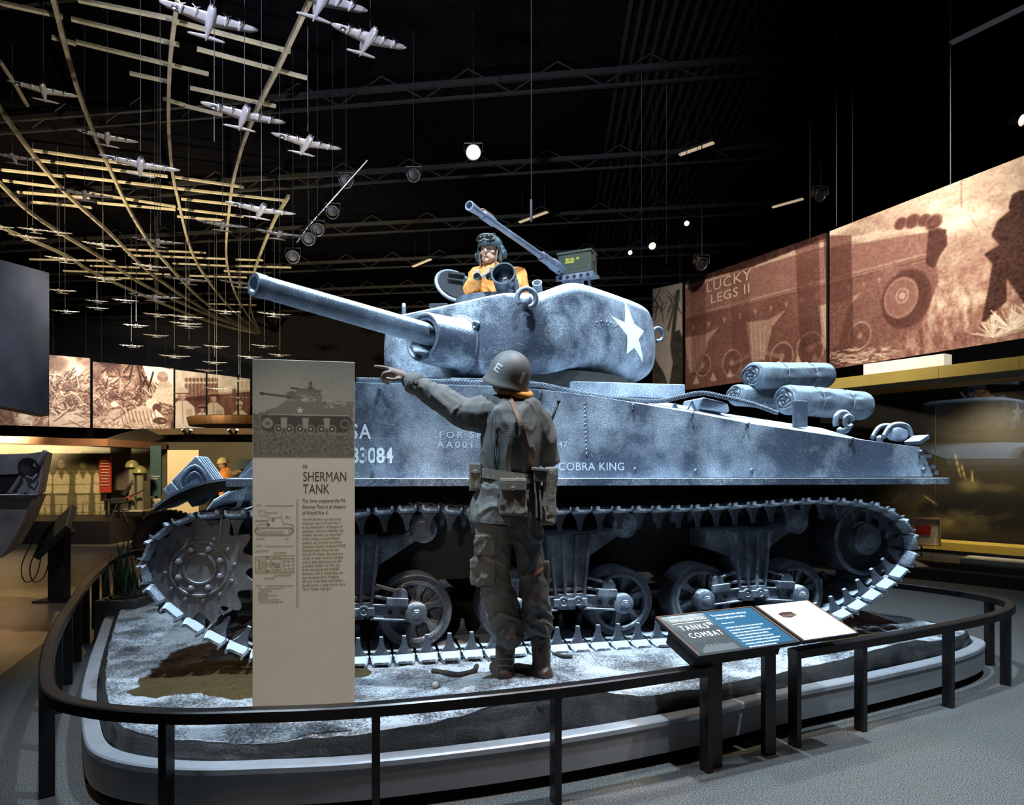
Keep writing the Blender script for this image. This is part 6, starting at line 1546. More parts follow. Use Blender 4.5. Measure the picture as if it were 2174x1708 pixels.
bm = NB(); a = P(248, 1083, 14.8)-o0; b = P(309, 1083, 14.8)-o0; box(bm, (a+b)/2+Vector((0, .2, 0)), (b.x-a.x, .7, .03)); obj('tabletop', bm, mat('pale_top', (.42, .38, .28), .5), t)
for px in (252, 306): bm = NB(); a = P(px, 1083, 14.8)-o0; bar(bm, a, Vector((a.x, a.y, 0)), .04, .04); obj('leg', bm, M['black'], t)
M['gunwood'] = mat('gun_wood', (.22, .07, .03), .5)
def rifle(a, b, lab, m2='gunwood'):
    a, b = Vector(a), Vector(b); t = empty('rifle', a, 0, lab, 'rifle'); d = (b-a)
    bm = NB(); bar(bm, (0, 0, 0), d*.35, .04, .09); bar(bm, d*.30, d*.70, .035, .05); obj('stock', bm, M[m2], t, bevel=.008); bm = NB(); cyl(bm, d*.3+Vector((0, -.02, .02)), d+Vector((0, -.02, .02)), .012, 8); obj('barrel', bm, M['black'], t)
rifle(P(262, 1062, 14.6), P(309, 1040, 14.6), 'rifle with reddish wooden stock slanting below the helmets'); rifle(P(262, 1050, 14.7), P(282, 1022, 14.7), 'dark submachine gun slanting left of the rifle', 'black')
q = P(252, 1108, 14.5); t = empty('tripod_gun', q, 0, 'black machine gun on a tripod left of the gallery table', 'gun')
bm = NB(); c = Vector((0, 0, P(252, 1062, 14.5).z-q.z)); bar(bm, c-Vector((.15, 0, 0)), c+Vector((.18, 0, 0)), .09, .12); cyl(bm, c-Vector((.15, 0, 0)), c-Vector((.32, 0, -.02)), .02, 8); obj('gun_body', bm, M['black'], t, bevel=.01)
for a in (0, 2.1, 4.2): bm = NB(); cyl(bm, c, (.2*math.cos(a), .2*math.sin(a), 0), .014, 6); obj('leg', bm, M['black'], t)
# truck wheel behind the track
q = P(356, 1152, 9.9); t = empty('truck_wheel', q, 0, 'large dark ribbed truck tyre showing behind the tank\'s sprocket', 'wheel'); M['tyre'] = mat('brown_black_tyre', (.035, .024, .020), .7, bump=.4, bscale=30)
bm = NB(); ax_ = Vector((.25, -.97, 0)).normalized(); lathe(bm, (0, 0, 0), ax_, [(-.25, .30), (-.25, .40), (-.2, .455), (-.02, .47), (.04, .44), (.06, .36), (.04, .28), (-.02, .27)], 44, cap=False); ty = obj('tyre', bm, M['tyre'], t, smooth=True)
bm = NB(); lathe(bm, ax_*-.02, ax_, [(-.1, .28), (.0, .27), (-.04, .14), (.02, .12), (.03, 0)], 28); obj('hub', bm, M['tyre'], t, smooth=True)
M3 = axes(ax_); bm = NB()
for kk in range(40):
    a = 2*PI*kk/40; c = M3 @ Vector((-.06, .46*math.cos(a), .46*math.sin(a))); box(bm, c, (.26, .03, .035), M3 @ Matrix.Rotation(a, 3, 'X'))
obj('tread', bm, M['tyre'], ty, kind='stuff')
# planter
q = P(262, 1300, 6.4); t = empty('planter', Vector((q.x, 6.4, 0)), 0, 'low concrete planter with grassy plants left of the sprocket', 'planter'); 
a = P(212, 1270, 6.3)-t.location; b = P(322, 1270, 6.5)-t.location
bm = NB(); box(bm, Vector(((a.x+b.x)/2, .1, a.z/2)), (b.x-a.x, .6, a.z), taper=1.0); obj('trough', bm, mat('concrete', (.07, .062, .058), .85, noise_amt=.4, nscale=8, bump=.3, bscale=30), t, bevel=.015)
bm = NB(); top_z = a.z; sphere(bm, Vector(((a.x+b.x)/2, .1, top_z)), ((b.x-a.x)/2-.02, .27, .05), u=20, v=8); obj('soil', bm, mat('dark_soil', (.02, .016, .01), .9, bump=.5, bscale=30), t, smooth=True)
M['leaf'] = mat('dark_leaf', (.035, .075, .040), .5, noise_amt=.5, nscale=6)
r = random.Random(5)
for kk in range(70):
    bx = r.uniform(a.x+.04, b.x-.05); by = r.uniform(-.12, .3); h = r.uniform(.10, .24) if kk > 16 else r.uniform(.35, .60); ln_ = Vector((r.uniform(-.5, .5), r.uniform(-.5, .3), 0))*h*.7; w_ = .008+.010*r.random()
    bm = NB(); L_ = []; R_ = []
    for s in range(6):
        u = s/5; c = Vector((bx, by, top_z+.03))+Vector((0, 0, h*u))+ln_*u*u; ww = w_*(1-u**2)+.0008; sd = Vector((-ln_.y, ln_.x, 0)).normalized() if ln_.length > 1e-4 else Vector((1, 0, 0)); L_.append(bm.verts.new(c-sd*ww)); R_.append(bm.verts.new(c+sd*ww))
    for s in range(5): bm.faces.new((L_[s], R_[s], R_[s+1], L_[s+1]))
    o = obj('leaf', bm, M['leaf'], t); so = o.modifiers.new('s', 'SOLIDIFY'); so.thickness = .002
# reader kiosk at left
q = Vector((P(126, 1275, 8.15).x, 8.15, 0)); t = empty('reader_kiosk', q, 0, 'black reading lectern with a steeply tilted panel on the left aisle', 'lectern')
bm = NB(); box(bm, (0, 0, .43), (.20, .12, .86)); obj('post', bm, M['plinth'], t, bevel=.005)
c1, c2 = P(85, 1160, 8.0)-q, P(152, 1095, 8.0)-q; bm = NB(); bar(bm, c1, c2, .55, .07, (0, -.5, 1)); obj('tilted_panel', bm, M['black'], t, bevel=.01)
bm = NB(); box(bm, P(128, 1140, 8.3)-q, (.30, .16, .12), axes(c2-c1)); obj('rear_box', bm, M['black'], t)
for x_ in (0, .1): bm = NB(); pts = [Vector((-.18+x_, -.15, .80)), Vector((-.34+x_, -.15, .45)), Vector((-.30+x_, -.15, .25)), Vector((-.16+x_, -.15, .35)), Vector((-.10+x_, -.12, .78))]; tube(bm, spline(pts, 6), .006, 6); obj('cord', bm, M['black'], t, smooth=True)
bm = NB(); box(bm, (0, 0, .01), (.45, .3, .02)); obj('foot', bm, M['plinth'], t)

# ================================================================== right side: gold soffit, glass case, diorama
gdir2 = Vector((.667, -.745, 0)); gn = Vector((-.745, -.667, 0))        # along the glass, and towards the viewer
G0 = Vector((6.2, 9.6, 0))
def band(name, base, k0, k1, z0, z1, depth, m, segs=1, **kw):
    bm = NB(); R = Matrix((gdir2, -gn, Vector((0, 0, 1)))).transposed(); c = base+gdir2*(k0+k1)/2-gn*depth/2; box(bm, Vector((c.x, c.y, (z0+z1)/2)), (k1-k0, depth, z1-z0), R); return obj(name, bm, m, **kw)
M['goldband'] = mat('gold_fascia', (.50, .38, .10), .42, .25, noise_amt=.08, nscale=2)
FB = Vector((4.95, 10.58, 0)); fdir = Vector((6.27-4.95, 8.37-10.58, 0)).normalized(); fn_ = Vector((fdir.y, -fdir.x, 0))
for kk in range(-1, 5):
    bm = NB(); R = Matrix((fdir, -fn_, Vector((0, 0, 1)))).transposed(); c = FB+fdir*(kk*.95+.15)-fn_*.04; box(bm, Vector((c.x, c.y, 2.875)), (.944, .08, .165), R); o = obj('trim_%d' % (20+kk), bm, M['goldband'], kind='structure', bevel=.003)
bm = NB(); R = Matrix((fdir, -fn_, Vector((0, 0, 1)))).transposed(); c = FB+fdir*1.5-fn_*.65; box(bm, Vector((c.x, c.y, 2.80)), (6.5, 1.2, .03), R); struct('trim_30', bm, mat('beige_soffit', (.26, .22, .17), .7))
bm = NB(); c = FB+fdir*1.0-fn_*.25; box(bm, Vector((c.x, c.y, 3.06)), (1.15, .2, .16), R); obj('light_box', bm, mat('pale_lightbox', (.7, .68, .62), .5, emis=(1, .95, .85), estr=.25), label='pale lit box standing on the gold fascia', cat='box')
def glassmat():
    m = bpy.data.materials.new('dark_glass'); m.use_nodes = True; nt = m.node_tree; b = nt.nodes['Principled BSDF']
    nt.nodes.remove(b); o = nt.nodes['Material Output']; N = nt.nodes.new
    g = N('ShaderNodeBsdfGlossy'); g.inputs['Roughness'].default_value = .008; g.inputs['Color'].default_value = (1, 1, 1, 1)
    tr = N('ShaderNodeBsdfTransparent'); tr.inputs['Color'].default_value = (.80, .80, .78, 1); f = N('ShaderNodeFresnel'); f.inputs['IOR'].default_value = 1.55; mx = N('ShaderNodeMixShader')
    nt.links.new(f.outputs[0], mx.inputs[0]); nt.links.new(tr.outputs[0], mx.inputs[1]); nt.links.new(g.outputs[0], mx.inputs[2]); nt.links.new(mx.outputs[0], o.inputs[0]); return m
M['glass'] = glassmat()
k_j = -.22
t = empty('glass_case', G0, 0, 'tall glass front of the right hand display case reflecting the tank', 'glass case')
R = Matrix((gdir2, -gn, Vector((0, 0, 1)))).transposed()
for a_, b_ in ((-2.6, k_j-.004), (k_j+.004, 3.2)):
    bm = NB(); box(bm, gdir2*((a_+b_)/2)+Vector((0, 0, 1.52)), (b_-a_, .012, 2.52), R); obj('glass_pane', bm, M['glass'], t)
# backdrop
ba, bb = G0-gn*1.7+gdir2*-2.6, G0-gn*1.7+gdir2*3.4
E_ = Mural('backdrop', (ba.x, ba.y), (bb.x, bb.y), .25, 2.75, 260, .10, 'dark photo backdrop of an exploding battlefield sky inside the right case', [(0, (.006, .006, .008)), (.4, (.05, .045, .03)), (.7, (.26, .22, .09)), (1, (.75, .68, .42))])
p = E_.p; k = E_.k
f1 = fbm(p.W, p.H, (6, 3), 6, 71)
m1 = np.exp(-((p.X-E_.conv(2060, 1090)[0])/.9)**2-((p.Y-E_.conv(2060, 1085)[1])/.35)**2)+.7*np.exp(-((p.X-E_.conv(2165, 1090)[0])/.7)**2-((p.Y-E_.conv(2165, 1090)[1])/.25)**2)
p.a += np.clip((f1-.42)*3.2, -.1, 1)*np.clip(m1, 0, 1)*1.1
for (x0, y0), (x1, y1) in (((2040, 1010), (2029, 965)), ((2050, 1015), (2042, 985)), ((1965, 1053), (1990, 1070)), ((2066, 1020), (2064, 998))): p.line((x0, y0), (x1, y1), .02, .95, .7)
p.ell(2060, 1030, 22*k, 14*k, .8, .5, soft=.8); p.ell(2120, 1035, 30*k, 8*k, .6, .4, soft=.8)
p.poly([(1900, 1135), (2230, 1128), (2230, 1300), (1900, 1300)], .07, .9); streaks(p, 12, 0, E_.L, E_.conv(2000, 1160)[1], E_.conv(2000, 1165)[1], .2, .015, .7, 5, (-3, 3))
E_.done(); E_.t['category'] = 'backdrop'
# case floor and outer plinth
band('trim_40', G0, -2.6, 3.4, 0, .24, 1.8, M['plinth'], kind='structure'); band('trim_41', G0+gn*.25, -3.0, 3.4, 0, .16, .3, M['plinth'], kind='structure')
q = G0-gn*1.0; bm = NB(); 
band('trim_42', G0-gn*1.1, -2.6, 3.4, .30, .42, .5, M['goldband'], kind='structure')
bm = NB(); c = G0-gn*.35+gdir2*1.0; box(bm, Vector((c.x, c.y, .275)), (1.9, .45, .07), R); obj('low_plinth', bm, mat('grey_plinth', (.55, .56, .62), .5, noise_amt=.2, nscale=4), label='pale grey low plinth inside the right case', cat='plinth', bevel=.004)
# framed red picture on its stand
q = P(1958, 1128, 10.3); t = empty('framed_picture', Vector((q.x, q.y, .24)), 0, 'white framed picture with a red field on a thin stand in the right case', 'picture'); o0 = t.location.copy()
fx = Vector((.96, -.26, 0)).normalized(); fyn = Vector((-.26, -.96, 0)).normalized(); Rf = Matrix((fx, -fyn, Vector((0, 0, 1)))).transposed(); c = q-o0
w_, h_ = .46, .40
bm = NB(); box(bm, c, (w_, .03, h_), Rf); obj('mount', bm, mat('white_mount', (.80, .77, .76), .6), t)
bm = NB()
for s in (-1, 1): box(bm, c+fx*s*w_/2+fyn*.01, (.02, .05, h_+.02), Rf); box(bm, c+Vector((0, 0, s*h_/2))+fyn*.01, (w_+.02, .05, .02), Rf)
obj('frame', bm, mat('pale_wood', (.55, .38, .26), .5), t)
bm = NB(); cc_ = c+fyn*.018+fx*.02+Vector((0, 0, .02)); pts = [cc_+fx*x+Vector((0, 0, z)) for x, z in ((-.12, .075), (.10, .07), (.08, -.075), (-.11, -.06))]; bm.faces.new([bm.verts.new(v) for v in pts]); o = obj('red_field', bm, mat('red_cloth', (.62, .02, .02), .6), t); o.modifiers.new('s', 'SOLIDIFY').thickness = .004
bm = NB(); cyl(bm, Vector((0, .02, 0)), Vector((0, .02, c.z)), .012, 8); obj('stand_rod', bm, M['black'], t)
q = P(1958, 1197, 9.9); bm = NB(); box(bm, q, (.26, .20, .03), Matrix.Rotation(.5, 3, 'X')); obj('label_block', bm, mat('grey_label', (.25, .24, .26), .5), label='small tilted grey label plate below the framed red picture', cat='label')
# pillar of the case with its gold-lit edge
# curved outer bench rail
pts = [P(1925, 1215, 7.4), P(2010, 1228, 7.3), P(2110, 1245, 7.2), P(2220, 1272, 7.1)]
bm = NB(); sp__ = spline([Vector((v.x, v.y, .42)) for v in pts], 6); tube(bm, sp__, .03, 8)
for v in sp__[::6]: cyl(bm, v, Vector((v.x, v.y, 0)), .02, 6)
bm.free()
# ================================================================== people
def capsule(bm, a, b, ra, rb):
    a, b = Vector(a), Vector(b); sphere(bm, a, ra, u=14, v=9); sphere(bm, b, rb, u=14, v=9)
    if (b-a).length > 1e-4: cyl(bm, a, b, ra, 14, rb)
def chain(bm, pts):
    for i in range(len(pts)-1): capsule(bm, pts[i][0], pts[i+1][0], pts[i][1], pts[i+1][1])
def organic(name, bm, m, parent, voxel=.006, smooth=4, fold=0.0, fscale=(9, 9, 5), seed=0.0, shape=None):
    """one continuous surface grown round the volumes in bm; shallow cloth folds if asked"""
    me0 = bpy.data.meshes.new('tmp'); bmesh.ops.recalc_face_normals(bm, faces=bm.faces[:]); bm.to_mesh(me0); bm.free()
    t = bpy.data.objects.new('tmp', me0); C.objects.link(t)
    r = t.modifiers.new('r', 'REMESH'); r.mode = 'VOXEL'; r.voxel_size = voxel
    s = t.modifiers.new('s', 'SMOOTH'); s.factor = .5; s.iterations = smooth
    dg = bpy.context.evaluated_depsgraph_get(); me = bpy.data.meshes.new_from_object(t.evaluated_get(dg)); bpy.data.objects.remove(t)
    me.name = name
    if fold or shape:
        me.update(); N_ = [v.normal.copy() for v in me.vertices]
        for v, n_ in zip(me.vertices, N_):
            c = v.co; d = 0
            if fold:
                q = Vector((c.x*fscale[0]+seed, c.y*fscale[1], c.z*fscale[2])); wv = noise.noise(q*.6+Vector((3, 1, seed)))*1.4
                a = noise.noise(q+Vector((wv, wv, wv))); b = noise.noise(q*2.1+Vector((7, wv, 2)))
                d = fold*(1.15*max(0, 1-3.2*abs(a))+.5*max(0, 1-3.6*abs(b))-.35)
            if shape: d += shape(c, n_)
            v.co = c+n_*d
    me.materials.clear(); me.materials.append(m)
    for p_ in me.polygons: p_.use_smooth = True
    o = bpy.data.objects.new(name, me); C.objects.link(o)
    if parent: o.parent = parent
    return o
M['skin'] = mat('painted_skin', (.52, .32, .22), .55, noise_amt=.08, nscale=10)
M['jacket'] = mat('field_jacket', (.125, .122, .115), .85, noise_amt=.18, nscale=9, bump=.15, bscale=120)
M['trouser'] = mat('field_trousers', (.125, .121, .114), .85, noise_amt=.18, nscale=9, bump=.15, bscale=120)
M['webbing'] = mat('webbing', (.20, .175, .14), .85, noise_amt=.15, nscale=20, bump=.3, bscale=200)
M['steelpot'] = mat('steel_helmet', (.125, .118, .112), .55, noise_amt=.12, nscale=20, bump=.15, bscale=200)
M['boot'] = mat('brown_boot', (.055, .032, .022), .5, noise_amt=.3, nscale=12, bump=.2, bscale=60)
M['orange'] = mat('orange_lit_cloth', (.72, .27, .055), .8, noise_amt=.2, nscale=9, bump=.2, bscale=100)  # khaki cloth; the orange light on it is put into the colour
M['strap'] = mat('leather_strap', (.24, .13, .075), .6)

# ---- standing soldier, seen from behind, left arm stretched out and pointing
ZS = 3.76
so = Vector((P(1105, 1440, ZS).x, ZS, P(1105, 1440, ZS).z))
def S(px, py, dz=0.0): return P(px, py, ZS+dz)-so
RS = 1/ (F/ZS)          # metres per pixel at the soldier
bm = NB()
# head, neck, trunk, legs
sphere(bm, S(1078, 800, .0), (.078, .095, .115), Matrix.Rotation(math.radians(35), 3, 'Z'), 20, 14)
sphere(bm, S(1066, 816, .03), (.055, .065, .055)); capsule(bm, S(1053, 806, .055), S(1050, 812, .06), .012, .014)      # jaw, nose turned left
sphere(bm, S(1097, 803, -.01), (.014, .022, .03)); sphere(bm, S(1058, 800, -.03), (.010, .02, .03))      # ears
capsule(bm, S(1086, 822, .0), S(1088, 850, .0), .055, .062)
chain(bm, [(S(1086, 880), .115), (S(1082, 930), .125), (S(1078, 985), .110), (S(1078, 1040), .125), (S(1078, 1075), .12)])
chain(bm, [(S(1050, 868), .065), (S(1120, 868), .065)])
chain(bm, [(S(1040, 868), .058), (S(1000, 872, .02), .050), (S(955, 848, .04), .042), (S(905, 822, .05), .034), (S(868, 804, .05), .026)])
chain(bm, [(S(1125, 878, .01), .050), (S(1150, 925, .03), .036), (S(1156, 966, .08), .030), (S(1150, 948, .22), .030), (S(1140, 925, .30), .027)])
chain(bm, [(S(1055, 1090), .080), (S(1047, 1150), .066), (S(1046, 1220, .01), .050), (S(1060, 1300), .050), (S(1074, 1380), .040), (S(1075, 1425), .042)])
chain(bm, [(S(1110, 1090), .080), (S(1120, 1150), .066), (S(1130, 1220, .01), .050), (S(1142, 1300), .050), (S(1150, 1380), .040), (S(1152, 1425), .042)])
# pointing hand
chain(bm, [(S(866, 803, .05), .026), (S(850, 797, .05), .032), (S(834, 791, .05), .029)])
chain(bm, [(S(832, 784, .045), .0115), (S(818, 780, .045), .010), (S(806, 778, .045), .0092), (S(796, 777, .045), .0080)])
for k, dz in enumerate((.03, .045, .06)):
    chain(bm, [(S(829-k*.5, 790+k*5, dz), .0112), (S(815+k*2, 792+k*5, dz), .0102), (S(811+k*2, 801+k*4, dz+.004), .0095), (S(822+k, 805+k*4, dz+.01), .0088)])
chain(bm, [(S(848, 804, .02), .013), (S(834, 806, .012), .011), (S(822, 803, .018), .0095)])
# right hand round the radio
chain(bm, [(S(1140, 925, .30), .027), (S(1150, 915, .28), .030)])
for k in range(4): chain(bm, [(S(1152, 905+k*7, .27), .0105), (S(1162, 906+k*7, .25), .0098), (S(1166, 908+k*7, .22), .0088)])
chain(bm, [(S(1148, 905, .25), .012), (S(1156, 899, .23), .0095)])
M['skin_dark'] = mat('dark_painted_skin', (.20, .125, .095), .6, noise_amt=.1, nscale=10)
soldier = organic('person', bm, M['skin_dark'], None, .0048, 3)
soldier.location = so
tag(soldier, 'person in steel helmet and field uniform seen from behind, left arm pointing', 'person')
# jacket
def arm_pts(): return [(S(1056, 875), .100), (S(1020, 880, .02), .098), (S(985, 876, .03), .090), (S(955, 858, .04), .080), (S(920, 836, .05), .066), (S(890, 820, .05), .056), (S(874, 811, .05), .052)]
bm = NB(); chain(bm, arm_pts())
chain(bm, [(S(1115, 873), .092), (S(1140, 895, .01), .078), (S(1156, 935, .02), .066), (S(1162, 970, .06), .062), (S(1152, 955, .18), .052), (S(1144, 935, .26), .044)])
def ring_body(bm, rows, n=28):
    rings = []
    for px0, px1, py, dep, dz in rows:
        c = S((px0+px1)/2, py, dz); rx = (px1-px0)/2*RS; rings.append([c+Vector((rx*math.cos(2*PI*j/n), dep*math.sin(2*PI*j/n), 0)) for j in range(n)])
    loft(bm, rings)
ring_body(bm, [(1062, 1112, 843, .07, 0), (1040, 1130, 856, .10, 0), (1025, 1146, 872, .125, 0), (1022, 1152, 900, .145, 0), (1020, 1152, 940, .145, 0), (1020, 1146, 975, .135, 0), (1022, 1138, 1002, .125, 0), (1020, 1142, 1022, .13, 0), (1006, 1148, 1055, .145, 0), (998, 1150, 1085, .155, 0), (994, 1148, 1104, .16, 0), (1000, 1142, 1108, .15, 0)])
jacket = organic('jacket', bm, M['jacket'], soldier, .0068, 4, .011, (7, 7, 3.6), 2)
# collar, cuff, hem, seams
bm = NB(); c = S(1094, 838, 0); tube(bm, [c+Vector((.080*math.cos(a), .075*math.sin(a), .012*math.sin(a*2))) for a in np.linspace(0, 2*PI, 18)[:-1]], .022, 8, closed=True); obj('collar', bm, M['orange'], soldier, smooth=True)
bm = NB(); a_, b_ = S(886, 817, .05), S(868, 808, .05); lathe(bm, a_, b_-a_, [(-.01, .050), (.0, .062), (.045, .060), (.05, .056), (.05, .040), (.02, .035)], 24); obj('cuff', bm, M['jacket'], soldier, smooth=True)
bm = NB(); q = S(884, 812, -.012); lathe(bm, q, (-.1, -1, .2), [(-.01, .011), (.005, .011), (.007, .006), (.004, .0)], 12); obj('button', bm, M['boot'], soldier)
def on_surface(o, q, d=Vector((0, 1, 0))):
    """first hit on a mesh, coming from the camera side"""
    bpy.context.view_layer.update(); h = o.ray_cast(q-d*1.0, d); return h[1] if h[0] else q
def strap_on(o, pxs, w_, m, name, parent, lift=.004, closed=False):
    pts = [on_surface(o, S(x, y))+Vector((0, -lift, 0)) for x, y in pxs]; pts = spline(pts, 5); bm = NB(); rings = []
    for i, p_ in enumerate(pts):
        d = (pts[min(i+1, len(pts)-1)]-pts[max(0, i-1)]).normalized(); s_ = d.cross(Vector((0, 1, 0))).normalized(); rings.append([p_-s_*w_/2, p_+s_*w_/2, p_+s_*w_/2+Vector((0, -.004, 0)), p_-s_*w_/2+Vector((0, -.004, 0))])
    loft(bm, rings); return obj(name, bm, m, parent)
strap_on(jacket, [(1082, 846), (1092, 868), (1104, 900), (1114, 935), (1124, 970), (1130, 992)], .022, M['strap'], 'shoulder_strap', soldier)
strap_on(jacket, [(1046, 862), (1052, 900), (1052, 940), (1050, 985)], .005, M['jacket'], 'back_seam', soldier, .002)
strap_on(jacket, [(1000, 1096), (1030, 1103), (1070, 1106), (1110, 1107), (1144, 1106)], .010, M['jacket'], 'hem', soldier, .003)
# web belt round the waist
bm = NB(); rings = []
for j in range(41):
    a = 2*PI*j/40; x = math.cos(a); c = S(1080, 1010+8*x, 0); R_ = Vector((.162*math.cos(a), .142*math.sin(a), 0)); rings.append([c+R_*k+Vector((0, 0, z)) for k, z in ((1.0, -.026), (1.0, .026), (1.03, .026), (1.03, -.026))])
loft(bm, rings, cap=False); obj('belt', bm, M['webbing'], soldier)
for px in (1035, 1048, 1098, 1110): 
    q = S(px, 1012, -.15); bm = NB(); lathe(bm, q, (0, -1, 0), [(0, .007), (.004, .007), (.004, .003)], 8); obj('eyelet', bm, M['rim'], soldier)
def pouch(name, px0, px1, py0, py1, dz, thick, m, flap=.35, fold=.004, taper=1.0, seed=1):
    a, b = S(px0, py0, dz), S(px1, py1, dz); w_ = b.x-a.x; h = a.z-b.z; c = (a+b)/2; bm = NB()
    box(bm, c, (w_, thick, h), taper=taper); bmesh.ops.subdivide_edges(bm, edges=bm.edges[:], cuts=3, use_grid_fill=True)
    o = organic(name, bm, m, soldier, .006, 3, fold, (14, 14, 9), seed)
    bm = NB(); box(bm, c+Vector((0, -thick/2-.001, h/2-h*flap/2)), (w_*.96, .010, h*flap)); box(bm, c+Vector((0, 0, h/2+.001)), (w_*.96, thick+.01, .010)); f = obj('flap', bm, m, o, bevel=.004)
    bm = NB(); lathe(bm, c+Vector((0, -thick/2-.006, h/2-h*flap*.8)), (0, -1, 0), [(0, .011), (.004, .011), (.006, .006), (.004, 0)], 14); obj('snap', bm, M['rim'], o)
    return o
pouch('canteen_cover', 1060, 1119, 1018, 1092, -.185, .085, M['webbing'], .30, .004, .85)
pouch('ammunition_pouch', 998, 1022, 985, 1040, -.02, .10, M['webbing'], .35)
# musette bag with gusset folds on the right hip
bm = NB(); a, b = S(1136, 992, -.06), S(1180, 1110, -.06); c = (a+b)/2
box(bm, c+Vector((.018, 0, 0)), (.075, .20, a.z-b.z), Matrix.Rotation(.08, 3, 'Y'), .8); bmesh.ops.subdivide_edges(bm, edges=bm.edges[:], cuts=3, use_grid_fill=True)
bag = organic('shoulder_bag', bm, M['webbing'], soldier, .006, 3, .005, (14, 14, 6), 5)
for k in range(3): bm = NB(); q0 = S(1136+k*9, 1000+k*5, -.165); q1 = S(1139+k*10, 1100+k*3, -.170); bar(bm, q0, q1, .014, .012); obj('gusset', bm, M['webbing'], bag, bevel=.004)
bm = NB(); q = S(1145, 996, -.10); box(bm, q, (.085, .17, .018), Matrix.Rotation(.1, 3, 'Y')); box(bm, S(1148, 1010, -.175), (.07, .008, .06), Matrix.Rotation(.1, 3, 'Y')); obj('bag_flap', bm, M['webbing'], bag, bevel=.004)
# trousers
bm = NB()
def leg_rows(rows): ring_body(bm, rows, 22)
leg_rows([(1012, 1090, 1085, .13, 0), (1010, 1088, 1120, .125, 0), (1008, 1086, 1150, .115, 0), (1010, 1082, 1185, .105, .0), (1014, 1078, 1215, .095, .0), (1022, 1092, 1255, .092, .0), (1032, 1102, 1295, .090, 0), (1042, 1108, 1330, .085, 0), (1046, 1110, 1352, .080, 0), (1054, 1102, 1368, .065, 0)])
leg_rows([(1070, 1150, 1085, .13, 0), (1078, 1150, 1120, .125, 0), (1090, 1152, 1150, .112, 0), (1100, 1156, 1190, .100, 0), (1104, 1160, 1225, .092, 0), (1106, 1166, 1265, .090, 0), (1108, 1171, 1305, .086, 0), (1112, 1174, 1328, .080, 0), (1122, 1170, 1345, .062, 0)])
trousers = organic('trousers', bm, M['trouser'], soldier, .0068, 4, .012, (6, 6, 6.0), 6)
def patch(name, px0, px1, py0, py1, thick, m, fold=.004, seed=3, parent=None, dx=0):
    c = on_surface(trousers, S((px0+px1)/2, (py0+py1)/2)); w_ = (px1-px0)*RS; h = (py1-py0)*RS; bm = NB(); box(bm, c+Vector((dx, thick*.15, 0)), (w_, thick, h)); bmesh.ops.subdivide_edges(bm, edges=bm.edges[:], cuts=2, use_grid_fill=True)
    return organic(name, bm, m, soldier, .006, 4, fold, (14, 14, 10), seed)
patch('thigh_pocket', 1010, 1054, 1132, 1172, .075, M['trouser']); patch('knee_pouch', 1002, 1052, 1183, 1236, .11, M['trouser'], .007, 8); patch('thigh_pocket', 1146, 1166, 1190, 1240, .06, M['trouser'])
strap_on(trousers, [(1014, 1172), (1035, 1180), (1060, 1190), (1080, 1212), (1088, 1222)], .020, M['webbing'], 'leg_strap', soldier, .008)
strap_on(trousers, [(1104, 1222), (1125, 1218), (1145, 1205), (1156, 1195)], .020, M['strap'], 'leg_strap', soldier, .008)
# boots
for pts, nm in (([(S(1074, 1360), .056), (S(1072, 1400), .052), (S(1073, 1432), .050)], 0), ([(S(1148, 1335), .056), (S(1149, 1385), .052), (S(1150, 1428), .050)], 1)):
    bm = NB(); chain(bm, pts)
    e = pts[-1][0]
    if nm == 0: chain(bm, [(e+Vector((0, -.02, -.0)), .052), (e+Vector((-.03, .10, -.008)), .048), (e+Vector((-.055, .19, -.015)), .040)])
    else: chain(bm, [(e+Vector((.01, -.02, -.0)), .052), (e+Vector((-.075, .03, -.008)), .046), (e+Vector((-.135, .08, -.010)), .040)])
    for v in bm.verts: v.co.z = max(v.co.z, e.z-.052)
    b_ = organic('boot', bm, M['boot'], soldier, .006, 3, .003, (14, 14, 18), nm)
    bm = NB()
    for y in (1398, 1412) if nm == 0 else ():
        for k in range(6): q = S(1058+k*6, y, -.054); lathe(bm, q, (0, -1, 0), [(0, .004), (.003, .004)], 6)
    if nm == 0: obj('boot_eyelets', bm, M['rim'], b_, kind='stuff')
    else: bm.free()
# helmet
hc_ = S(1081, 797, .0); hx = Vector((-.66, .62, .34)).normalized(); hz_ = Vector((.0, -.05, 1)); Rh = axes(hx, Vector((.22, -.1, 1)))
bm = NB(); rings = []; n = 40
for k, (r_, z_) in enumerate(((1.09, -.052), (1.10, -.046), (1.03, -.030), (1.0, .0), (.985, .03), (.93, .062), (.82, .092), (.64, .118), (.40, .135), (.18, .142), (.02, .144))):
    ring = []
    for j in range(n):
        a = 2*PI*j/n; rx = .128 if math.cos(a) > 0 else .122; x = rx*r_*math.cos(a); y = .112*r_*math.sin(a); zz = z_
        if k <= 2: x += .022*max(0, math.cos(a))**3*(1-k*.35); zz -= .018*(math.sin(a)**2)*(1-k*.3)
        ring.append(hc_+Rh @ Vector((x, y, zz-.005)))
    rings.append(ring)
loft(bm, rings, cap=False); hel = obj('helmet', bm, M['steelpot'], soldier, smooth=True); sm_ = hel.modifiers.new('s', 'SOLIDIFY'); sm_.thickness = .004; sb_ = hel.modifiers.new('d', 'SUBSURF'); sb_.render_levels = 1
bpy.context.view_layer.update()
def on_helmet(px, py, lift=.002):
    q = S(px, py); o_ = Vector((0, 0, CH))-so; d = (q-o_).normalized(); h = hel.ray_cast(o_, d); return (h[1] if h[0] else q)-d*lift
M['mark'] = mat('faded_mark', (.50, .48, .48), .6)
